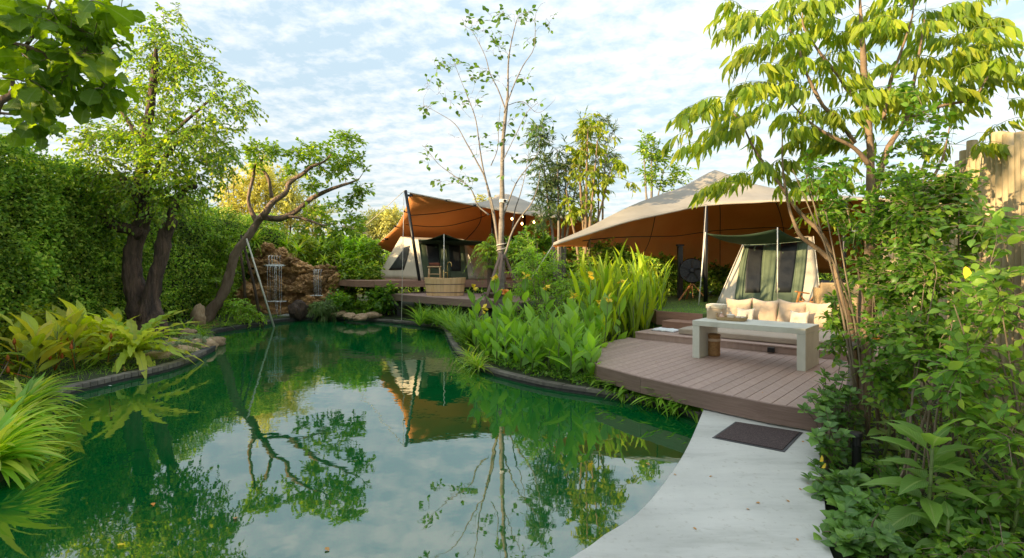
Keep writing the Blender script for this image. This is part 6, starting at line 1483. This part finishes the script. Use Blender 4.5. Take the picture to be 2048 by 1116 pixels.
# ---- overhanging bough top left
Yb = 3.6
def pre(pts, Y, rad):
    p, r = px_limb(pts, Y, rad); a = Vector((-6.7, 2.9, 3.0)); b_ = p[0]
    return ([a, a.lerp(b_, .35)+Vector((0, 0, .25)), a.lerp(b_, .7)+Vector((0, 0, .2))]+p, [r[0]*2, r[0]*1.6, r[0]*1.2]+r)
limbs = [pre([(-60, 96), (0, 90), (60, 97), (110, 122), (165, 136)], Yb, [.035, .03, .022, .014, .006]), pre([(-60, 240), (0, 203), (28, 182), (24, 160), (40, 110), (68, 70), (95, 20), (110, -40)], Yb+.1, [.03, .024, .02, .014, .012, .01, .008, .005]), pre([(-60, -20), (60, -30), (150, -20), (240, -10)], Yb-.1, [.03, .02, .015, .008]), pre([(-60, 220), (0, 226), (40, 228), (85, 215)], Yb+.5, [.014, .01, .007, .004])]
tb = tree('broad_leaf_tree', 'large wavy leaved tree whose bough hangs into the top left corner', (-6.4, 2.0, .1), limbs, [(30, 30, Yb, 60, 40, .5, 8), (120, 30, Yb, 60, 40, .5, 9), (200, 30, Yb-.1, 45, 40, .4, 8), (190, 90, Yb-.1, 40, 30, .3, 4), (60, 90, Yb, 60, 40, .4, 5), (115, 150, Yb, 45, 25, .3, 6), (60, 165, Yb, 40, 22, .3, 6), (200, 170, Yb+.1, 28, 16, .2, 4), (45, 240, Yb+.5, 40, 14, .3, 5), (150, 110, Yb, 40, 24, .3, 5)],
     dict(L=.12, k=3, leaf=.175, droop=.2, spread=.9, jit=.5, hang=.45, w=1.0), M['bark'], LG['oak'], 'oak', r0=.010, per=2, sides=8, parts=260, minpx=20, twigmat=M['twig'], tn='limb', cat='tree')

# the tree this bough belongs to stands left of the camera by the hedge
def world_blob(c, r, n):
    q = norm(rng.normal(size=(n, 3)))*(rng.random((n, 1))**.4); return [Vector((c[0]+a[0]*r[0], c[1]+a[1]*r[1], c[2]+a[2]*r[2])) for a in q]
lm = [([Vector((-6.4, 2.0, 0)), Vector((-6.5, 2.3, 1.6)), Vector((-6.7, 2.9, 3.1)), Vector((-7.0, 3.7, 4.6)), Vector((-7.1, 4.1, 5.8))], [.16, .13, .11, .07, .03]), ([Vector((-6.6, 2.6, 2.6)), Vector((-5.9, 1.6, 3.8)), Vector((-5.4, .6, 4.8))], [.08, .06, .03])]
tg = world_blob((-7.3, 4.1, 5.0), (1.3, 2.2, 1.5), 55)+world_blob((-6.4, 1.4, 5.0), (1.8, 2.0, 1.5), 80)+world_blob((-5.6, -1.0, 4.8), (2.0, 1.8, 1.6), 50)
tubes, twigs, tips = grow(lm, tg, .02); P, Dd = tip_arrays(tips, 3, .6, .8); fo = Foliage(); sprigs(fo, P, Dd, .3, 4, .19, .3, 1, .4); build_wood(tubes, twigs, tb, M['bark']); fo.build(tb, 'ovate', LG['oak'])

# ---- right side: tree with hanging pinnate leaves
Z = lambda x, y: (1360+x*.3764, y*.3764); Yr = 5.8
limbs = [px_limb([(1700, 850), (1708, 770), (1703, 660), (1690, 610), (1676, 571), (1669, 526), (1642, 468), (1600, 426), Z(530, 980), Z(400, 800), Z(330, 660), Z(285, 605)], Yr, [.04, .036, .034, .032, .03, .028, .024, .02, .016, .012, .008, .005]),
 px_limb([(1668, 524), (1625, 490), (1600, 470), (1586, 440), Z(575, 1080), Z(545, 880), Z(545, 640)], Yr-.1, [.026, .024, .02, .018, .014, .01, .006]),
 px_limb([(1722, 850), (1728, 760), (1735, 650), (1738, 540), Z(1010, 1100), Z(1010, 800), Z(985, 500), Z(970, 250), Z(960, 80), Z(955, -60)], Yr, [.075, .07, .06, .052, .042, .038, .034, .026, .018, .01]),
 px_limb([Z(1005, 880), Z(930, 790), Z(780, 710), Z(690, 650), Z(600, 560)], Yr-.2, [.026, .022, .016, .012, .007]),
 px_limb([Z(930, 760), Z(850, 650), Z(760, 560), Z(690, 430), Z(650, 330), Z(620, 210), Z(575, 150)], Yr-.1, [.024, .022, .02, .016, .013, .01, .006]),
 px_limb([Z(1000, 560), Z(900, 490), Z(840, 400), Z(750, 290), Z(660, 150), Z(650, 60)], Yr+.1, [.022, .02, .017, .014, .01, .006]),
 px_limb([(1742, 520), Z(1040, 1010), Z(1110, 780), Z(1200, 640), Z(1240, 450), Z(1270, 290), Z(1300, 100)], Yr+.1, [.045, .036, .03, .024, .018, .013, .008]),
 px_limb([Z(1080, 640), Z(1120, 430), Z(1180, 260), Z(1230, 100), Z(1250, -40)], Yr, [.022, .018, .013, .009, .005]),
 px_limb([Z(1240, 620), Z(1400, 560), Z(1560, 520), Z(1640, 400), Z(1750, 290)], Yr-.2, [.02, .016, .012, .009, .005]),
 px_limb([(1738, 560), (1775, 470), (1830, 400), (1880, 330), (1900, 250)], Yr-.4, [.03, .024, .018, .012, .006])]
tt = thing('pinnate_tree', 'slender tree with hanging yellow green compound leaves beside the near deck', 'tree', W(1722, 850, Yr))
frond_px = [(60, 700, -1), (110, 620, -1), (150, 560, -1), (230, 520, -1), (170, 760, -1), (300, 600, -1), (340, 450, -1), (420, 470, -1), (480, 450, -1), (560, 430, 1), (640, 440, 1), (700, 480, 1), (500, 560, -1), (560, 600, -1), (640, 620, 1), (700, 700, 1), (250, 680, -1), (330, 700, 1),
  (330, 30, -1), (420, 60, -1), (470, 100, -1), (540, 70, 1), (600, 40, 1), (440, 200, -1), (520, 230, -1), (580, 180, 1), (660, 130, 1), (720, 60, 1), (800, 60, 1), (860, 100, 1), (380, 280, -1), (420, 330, -1), (350, 140, -1), (700, 250, 1), (820, 280, 1), (740, 330, 1), (880, 20, 1), (960, 40, 1), (1040, 60, 1), (1100, 20, 1), (1160, 60, 1), (1220, 40, 1), (1300, 60, 1), (1380, 40, 1), (1440, 80, 1), (1000, 140, 1), (1080, 150, -1), (1180, 150, 1), (1260, 160, 1), (1340, 150, 1), (1420, 180, 1), (1500, 100, 1), (1560, 60, 1), (1600, 140, 1),
  (900, 500, -1), (960, 520, 1), (1040, 500, 1), (1120, 500, 1), (1180, 520, 1), (1250, 420, 1), (1300, 330, 1), (1360, 300, 1), (1440, 330, 1), (1500, 360, 1), (1560, 300, 1), (1640, 250, 1), (1700, 230, 1), (1740, 320, 1), (1600, 420, 1), (1680, 450, 1), (1760, 420, 1), (1500, 460, 1), (1420, 470, 1), (1330, 500, 1), (1820, 280, 1), (1450, 250, 1), (1560, 200, 1),
  (360, 930, -1), (300, 960, -1), (430, 920, 1), (480, 900, 1), (560, 970, 1), (650, 965, 1), (740, 960, 1), (800, 955, 1), (260, 1000, -1), (600, 1000, 1), (700, 1090, 1), (740, 1150, 1), (930, 900, 1), (480, 870, 1), (780, 600, 1), (860, 640, 1)]
targets = []
for x, y, s in frond_px: targets.append(W(*Z(x+rnd.uniform(-8, 8), y+rnd.uniform(-8, 8)), Yr+rnd.uniform(-.5, .5)))
for i in range(64): targets.append(W(rnd.uniform(1500, 2020), rnd.uniform(-60, 300), Yr+rnd.uniform(-.6, .9)))
tubes, twigs, tips = grow(limbs, targets, .010, .25, .2)
fo = Foliage()
for p, d, L0, pts_ in tips:
    for q in range(2):
        a = rnd.uniform(0, 6.28); hd2 = Vector((d.x*1.0+.6*math.cos(a), d.y*.6+.6*math.sin(a), .15)).normalized(); L = rnd.uniform(.26, .42)
        pts2 = [p+hd2*L*s+Vector((0, 0, .06*s-.24*L*s*s*2)) for s in (0, .25, .5, .75, 1)]; twigs.append((pts2, [.0035, .003, .0028, .0022, .0018]))
        nl = rnd.randint(5, 8); sd_ = hd2.cross(Vector((0, 0, 1))).normalized()
        for j in range(nl):
            s = (j+.7)/nl*4; k = min(3, int(s)); c_ = pts2[k].lerp(pts2[k+1], s-k)
            for sg in (-1, 1):
                dd = sd_*sg*rnd.uniform(.25, .55)+hd2*.3+Vector((0, 0, -1.0))+Vector((rnd.gauss(0, .15), rnd.gauss(0, .15), 0))
                fo.add(A3(*(c_+sd_*sg*.008)), A3(*dd), A3(*(hd2*-.4+sd_*sg*.5+Vector((rnd.gauss(0, .5), rnd.gauss(0, .5), .4)))), rnd.uniform(.14, .24)*(.75 if j == 0 else 1), rnd.uniform(.48, .74))
build_wood(tubes, twigs, tt, M['barkwarm'], 'trunk', 9, 4, twigmat=M['stem']); fo.build(tt, 'droop', LG['pinn'], 300, 10)
# old grey stump trunk standing beside it
t = thing('tree_snag', 'weathered grey split trunk standing at the right end of the near deck', 'tree', W(1726, 850, 5.9))
MB().tube([W(1722, 860, 5.95), W(1718, 760, 5.95), W(1722, 680, 5.95), W(1735, 600, 6.0), W(1738, 540, 6.0), W(1736, 512, 6.0)], [.085, .075, .08, .085, .065, .02], 12, wob=.5).build('trunk', M['bark'], t, smooth='all')
MB().tube([W(1735, 640, 5.95), W(1752, 600, 6.0), W(1748, 560, 6.0), W(1745, 530, 6.0)], [.05, .055, .04, .01], 9, wob=.5).build('limb', M['barkdark'], t, smooth='all')
MB().tube([W(1694, 850, 5.7), W(1700, 780, 5.75), W(1712, 700, 5.85), W(1706, 690, 5.7)], [.05, .045, .045, .04], 9, wob=.3).build('limb', M['barkpale'], t, smooth='all')

# ---- right side shrubs
bush('deck_shrub', 'small rosette leaved shrub at the right end of the daybed', W(1690, 760, 6.3), [(1680, 600, 6.3, 25, 26, .3, 9), (1668, 635, 6.3, 20, 30, .3, 9), (1700, 650, 6.3, 24, 40, .3, 10), (1672, 690, 6.1, 18, 20, .2, 5), (1705, 560, 6.3, 24, 30, .3, 8)], SP(.12, 8, .085, jit=.5), LG['shrub'], 'small', nstem=7, r=.010, per=3, parts=0)
HS = SP(.20, 8, .066, jit=.45, w=1.15)
bush('tall_shrub', 'tall arching small leaved shrub rising in front of the near canopy', (3.45, 5.05, .12), [(1710, 430, 5.0, 60, 50, .5, 13), (1790, 370, 5.0, 80, 60, .6, 17), (1780, 460, 5.0, 70, 60, .5, 20), (1820, 240, 5.0, 60, 90, .5, 7), (1640, 335, 5.0, 80, 10, .3, 6), (1760, 560, 4.9, 50, 60, .4, 15)], HS, LG['shrub'], 'ovate', nstem=9, r=.012, per=7, parts=220, minpx=11)
bush('tall_shrub', 'thicket of small leaved shrub before the log fence', (3.75, 4.6, .12), [(1860, 430, 4.6, 70, 60, .5, 20), (1840, 540, 4.6, 80, 70, .5, 26), (1820, 650, 4.6, 80, 60, .5, 26), (1790, 730, 4.6, 70, 40, .4, 14), (1905, 390, 4.6, 45, 55, .5, 12), (1950, 470, 4.5, 40, 40, .4, 8)], HS, LG['shrub'], 'ovate', nstem=11, r=.012, per=8, parts=220, minpx=12)
bush('tall_shrub', 'shrub with larger bright leaves nearest at the right picture edge', (3.3, 3.4, .12), [(1980, 470, 3.5, 60, 50, .4, 5), (1980, 600, 3.5, 90, 80, .4, 17), (1960, 760, 3.5, 90, 70, .4, 22), (2010, 880, 3.4, 70, 70, .4, 18), (2000, 1000, 3.3, 70, 70, .3, 16)], SP(.18, 5, .088, jit=.45, w=1.1), LG['shrubl'], 'ovate', nstem=13, r=.010, per=5, parts=300, minpx=18)
bush('tall_shrub', 'leafy shrub with round leaves in the middle of the right bed', (3.05, 4.0, .12), [(1850, 690, 4.1, 70, 60, .4, 20), (1940, 820, 4.0, 50, 50, .4, 14), (1860, 560, 4.2, 60, 60, .4, 10), (1800, 770, 4.5, 50, 40, .3, 10), (1920, 660, 3.9, 50, 60, .4, 13)], SP(.16, 6, .066, jit=.45, w=1.2), LG['shrubl'], 'ovate', nstem=10, r=.009, per=7, parts=300, minpx=14)
bush('low_cover_bush', 'low small leaved bush at the bottom right under the ficus', (2.7, 3.2, .12), [(1870, 1090, 3.2, 90, 24, .3, 20), (1790, 1020, 3.6, 40, 24, .3, 10), (1950, 1010, 3.5, 50, 40, .3, 18), (1970, 1100, 3.0, 70, 30, .3, 18)], SP(.14, 7, .060, jit=.45, w=1.25), LG['shrub'], 'ovate', nstem=10, r=.007, per=6, parts=200, minpx=14)
for i, (x, y, Y, n, lb) in enumerate(((1655, 800, 5.15, 26, 'glossy gardenia bush against the front corner of the deck'), (1685, 815, 5.0, 30, 'glossy gardenia bush behind the bollard lamp'), (1662, 895, 4.6, 30, 'glossy gardenia bush beside the door mat'), (1675, 985, 4.0, 36, 'glossy gardenia bush with yellowing leaves in front of the bollard lamp'), (1785, 955, 4.3, 24, 'glossy gardenia bush right of the bollard lamp'), (1715, 1035, 3.65, 38, 'glossy gardenia bush spilling onto the path edge'), (1760, 1085, 3.25, 40, 'glossy gardenia bush at the bottom of the right bed'), (1700, 1095, 3.3, 24, 'lowest gardenia bush at the path edge'))):
    c = W(x, y, Y); t = thing('gardenia_bush', lb, 'shrub', (c.x, c.y, .12), 'gardenia bushes along the path'); fo = Foliage(); mb = MB()
    for k in range(n):
        q = W(x+rnd.gauss(0, 24), y+rnd.gauss(0, 26), Y+rnd.uniform(-.18, .18)); q.z = max(.22, q.z); b_ = Vector((c.x+rnd.uniform(-.06, .06), c.y+rnd.uniform(-.06, .06), .1))
        q.x = max(q.x, G(1640, 930, .17).x-.05+(0 if Y > 3.6 else -.65)) if False else q.x
        mb.tube([b_, b_.lerp(q, .6)+Vector((0, 0, .05)), q], [.006, .005, .003], 5, cap=False)
        m_ = rnd.randint(6, 8); a0 = rnd.uniform(0, 6.28); ax = Vector((rnd.gauss(0, .35), rnd.gauss(0, .35)-.25, 1)).normalized()
        e1 = ax.orthogonal().normalized(); e2 = ax.cross(e1)
        for j in range(m_):
            a = a0+j*2.4; tl = .5+.9*(m_-j)/m_; d = (e1*math.cos(a)+e2*math.sin(a))*math.sin(tl)+ax*math.cos(tl)
            fo.add(A3(*(q-ax*.03*(m_-j)/m_)), A3(*d), A3(*(ax-d*.2)), rnd.uniform(.075, .125)*(.6+.4*(m_-j)/m_), 1.3)
    stuff(mb.build('stems', M['twig'], t)); fo.build(t, 'ovate', LG['gard'], 70, 12)
def ficus(c, h, n, L, label):
    t = thing('ficus_plant', label, 'plant', c, None); c = Vector(c); tip = c+Vector((.04, -.05, h)); MB().tube([c, c.lerp(tip, .5)+Vector((.02, 0, 0)), tip], [.013, .011, .008], 8).build('stem', M['stem'], t, smooth='all'); fo = Foliage()
    for i in range(n):
        s = .25+.75*i/(n-1); p = c.lerp(tip, s); a = i*2.4+rnd.uniform(-.3, .3); tl = 1.45-.85*(i/(n-1))**2+rnd.gauss(0, .12)
        d = Vector((math.cos(a)*math.sin(tl), math.sin(a)*math.sin(tl), math.cos(tl))); fo.add(A3(*p), A3(*d), A3(-math.cos(a)*math.cos(tl), -math.sin(a)*math.cos(tl)-.25, math.sin(tl)+.2), L*rnd.uniform(.7, 1.1)*(1 if i < n-3 else .75), rnd.uniform(.68, .9))
    fo.build(t, 'big', LG['ficus'], n, 5); return t
c = W(1840, 1000, 3.3); ficus((c.x, c.y, .12), .70, 24, .36, 'large leaved ficus in the middle of the right bed')
c = W(1765, 830, 4.7); ficus((c.x, c.y, .12), .55, 13, .27, 'smaller large leaved ficus behind the bollard lamp')
c = W(1870, 1070, 3.15); ficus((c.x, c.y, .10), .30, 12, .25, 'low large leaved ficus at the bottom right')
c = W(2010, 900, 3.2); ficus((c.x, c.y, .12), .50, 10, .24, 'large leaved ficus at the right picture edge')
# blossoms and yellow leaves
def blossom(name, label, p, n, s, mat, cat='flower', group=None):
    t = thing(name, label, cat, p, group)
    for k in range(n):
        o = bpy.data.objects.new('petal', tpl_mesh('round', mat)); COL.objects.link(o); o.parent = t
        o.matrix_local = basis(t).inverted() @ Matrix.LocRotScale(Vector(p), __import__('mathutils').Euler((rnd.uniform(-.4, .4), rnd.uniform(-.9, -.1), k*6.28/n)), Vector((s, s*1.1, s)))
    MB().tube([Vector(p), Vector(p)+Vector((0, .03, -.12))], .003, 4).build('stalk', M['stem'], t)
blossom('white_flower', 'white blossom high in the shrub before the canopy', W(1798, 427, 4.6), 6, .055, M['petalw'])
blossom('white_flower', 'smaller ragged white blossom left of the big one', W(1710, 464, 4.7), 5, .035, M['petalw'])
blossom('white_flower', 'star shaped white blossom among the gardenias by the mat', W(1643, 862, 4.6), 6, .04, M['petalw'])
blossom('orange_flower', 'cluster of orange blossom in the middle of the tall shrub', W(1795, 480, 4.7), 7, .04, M['petalo'])
blossom('orange_flower', 'pale peach blossom low in the shrub near the deck end', W(1752, 679, 4.6), 7, .035, M['petalo'])
for i, (x, y, Y, s, lb) in enumerate(((1931, 530, 3.2, .085, 'single yellow leaf hanging in the right shrub'), (1645, 910, 4.3, .07, 'round yellow leaf on the gardenia by the path'), (1652, 925, 4.3, .065, 'second yellow leaf below the first on the gardenia'), (1672, 1022, 3.8, .06, 'curled yellow leaf lying at the path edge'))):
    o = bpy.data.objects.new('yellow_leaf', tpl_mesh('round', M['petal'])); COL.objects.link(o); o.matrix_local = Matrix.LocRotScale(W(x, y, Y), __import__('mathutils').Euler((.4+i, R(70), R(20+50*i))), Vector((s,)*3)); tag(o, lb, 'leaf')
# leaf litter and short growth over the right bed
N = 9000; X = rng.uniform(1.6, 5.2, N); Y = rng.uniform(2.4, 9, N); xr = np.interp(Y, [2.4, 3.1, 4.5, 5.5, 9], [1.7, 1.9, 2.65, 3.15, 5.6]); keep = (X > xr+.03)
X, Y = X[keep], Y[keep]; n_ = len(X); cover = thing('bed_cover', 'low green growth covering the soil of the right bed', 'ground cover', (3, 4, .1)); cover['kind'] = 'stuff'
fo = Foliage(); fo.add(np.stack([X, Y, .14+.06*rng.random(n_)], 1), rdir(n_, .35), rdir(n_, 1.5, .6), rng.uniform(.04, .09, n_)); fo.build(cover, 'ovate', LG['shrub'])
# lawn blades along the front of the raised lawn
N = 26000; uu = rng.uniform(-1.2, 6, N); vv = 1.36+rng.random(N)**1.6*6; keep = ~((uu > .68) & (vv < 2.22)) & ~((uu < -.3) & (vv < 2.4)); uu, vv = uu[keep], vv[keep]; n_ = len(uu)
Pp = np.array(OO)[None]+uu[:, None]*np.array(OU)+vv[:, None]*np.array(OV); Pp[:, 2] = .795
lg = thing('lawn_grass', 'short trimmed grass on the raised lawn round the near tent', 'grass', D(1, 3, .8)); lg['kind'] = 'stuff'
fo = Foliage(); fo.add(Pp, rdir(n_, 1.6), rdir(n_, .1), rng.uniform(.03, .055, n_), 1.6); fo.build(lg, 'blade', LG['grass'], mass='grass')
# dry leaves and bits on the path and deck
for i in range(16):
    if i < 10: x, y, z = rnd.uniform(1330, 1640), rnd.uniform(880, 1100), .178
    else: x, y, z = rnd.uniform(1260, 1600), rnd.uniform(700, 790), DZ+.006
    if i < 10 and x < 1404-(y-826)*.9: x += 160
    o = bpy.data.objects.new('fallen_leaf', tpl_mesh('ovate', M['brownleaf'])); COL.objects.link(o); s = rnd.uniform(.022, .045)
    o.matrix_local = Matrix.LocRotScale(G(x, y, z), __import__('mathutils').Euler((rnd.uniform(-.2, .2), 0, rnd.uniform(0, 6))), Vector((s, s, s))); tag(o, 'small dry brown leaf lying on the concrete path' if i < 10 else 'small dry brown leaf lying on the near deck boards', 'leaf', 'dry leaves on the path' if i < 10 else 'dry leaves on the near deck')
# a few leaves drifting on the water
for i, (x, y, m_, lb) in enumerate(((232, 1090, 'petal', 'yellow leaf floating on the dark water at the bottom left'), (650, 1094, 'brownleaf', 'pale brown leaf floating in the sky reflection'), (1290, 926, 'brownleaf', 'tiny pale leaf floating beside the path'), (470, 1038, 'brownleaf', 'brown leaf floating under the tree reflection'), (305, 1005, 'petalo', 'small orange leaf floating on the left water'), (216, 771, 'fishy', 'pale green leaf floating by the black kerb'))):
    me = tpl_mesh('ovate', M.get(m_, M['towel'])); o = bpy.data.objects.new('floating_leaf', me); COL.objects.link(o); o.matrix_local = Matrix.LocRotScale(G(x, y, .012), __import__('mathutils').Euler((0, 0, rnd.uniform(0, 6))), Vector((.055, .06, .03))); tag(o, lb, 'leaf')
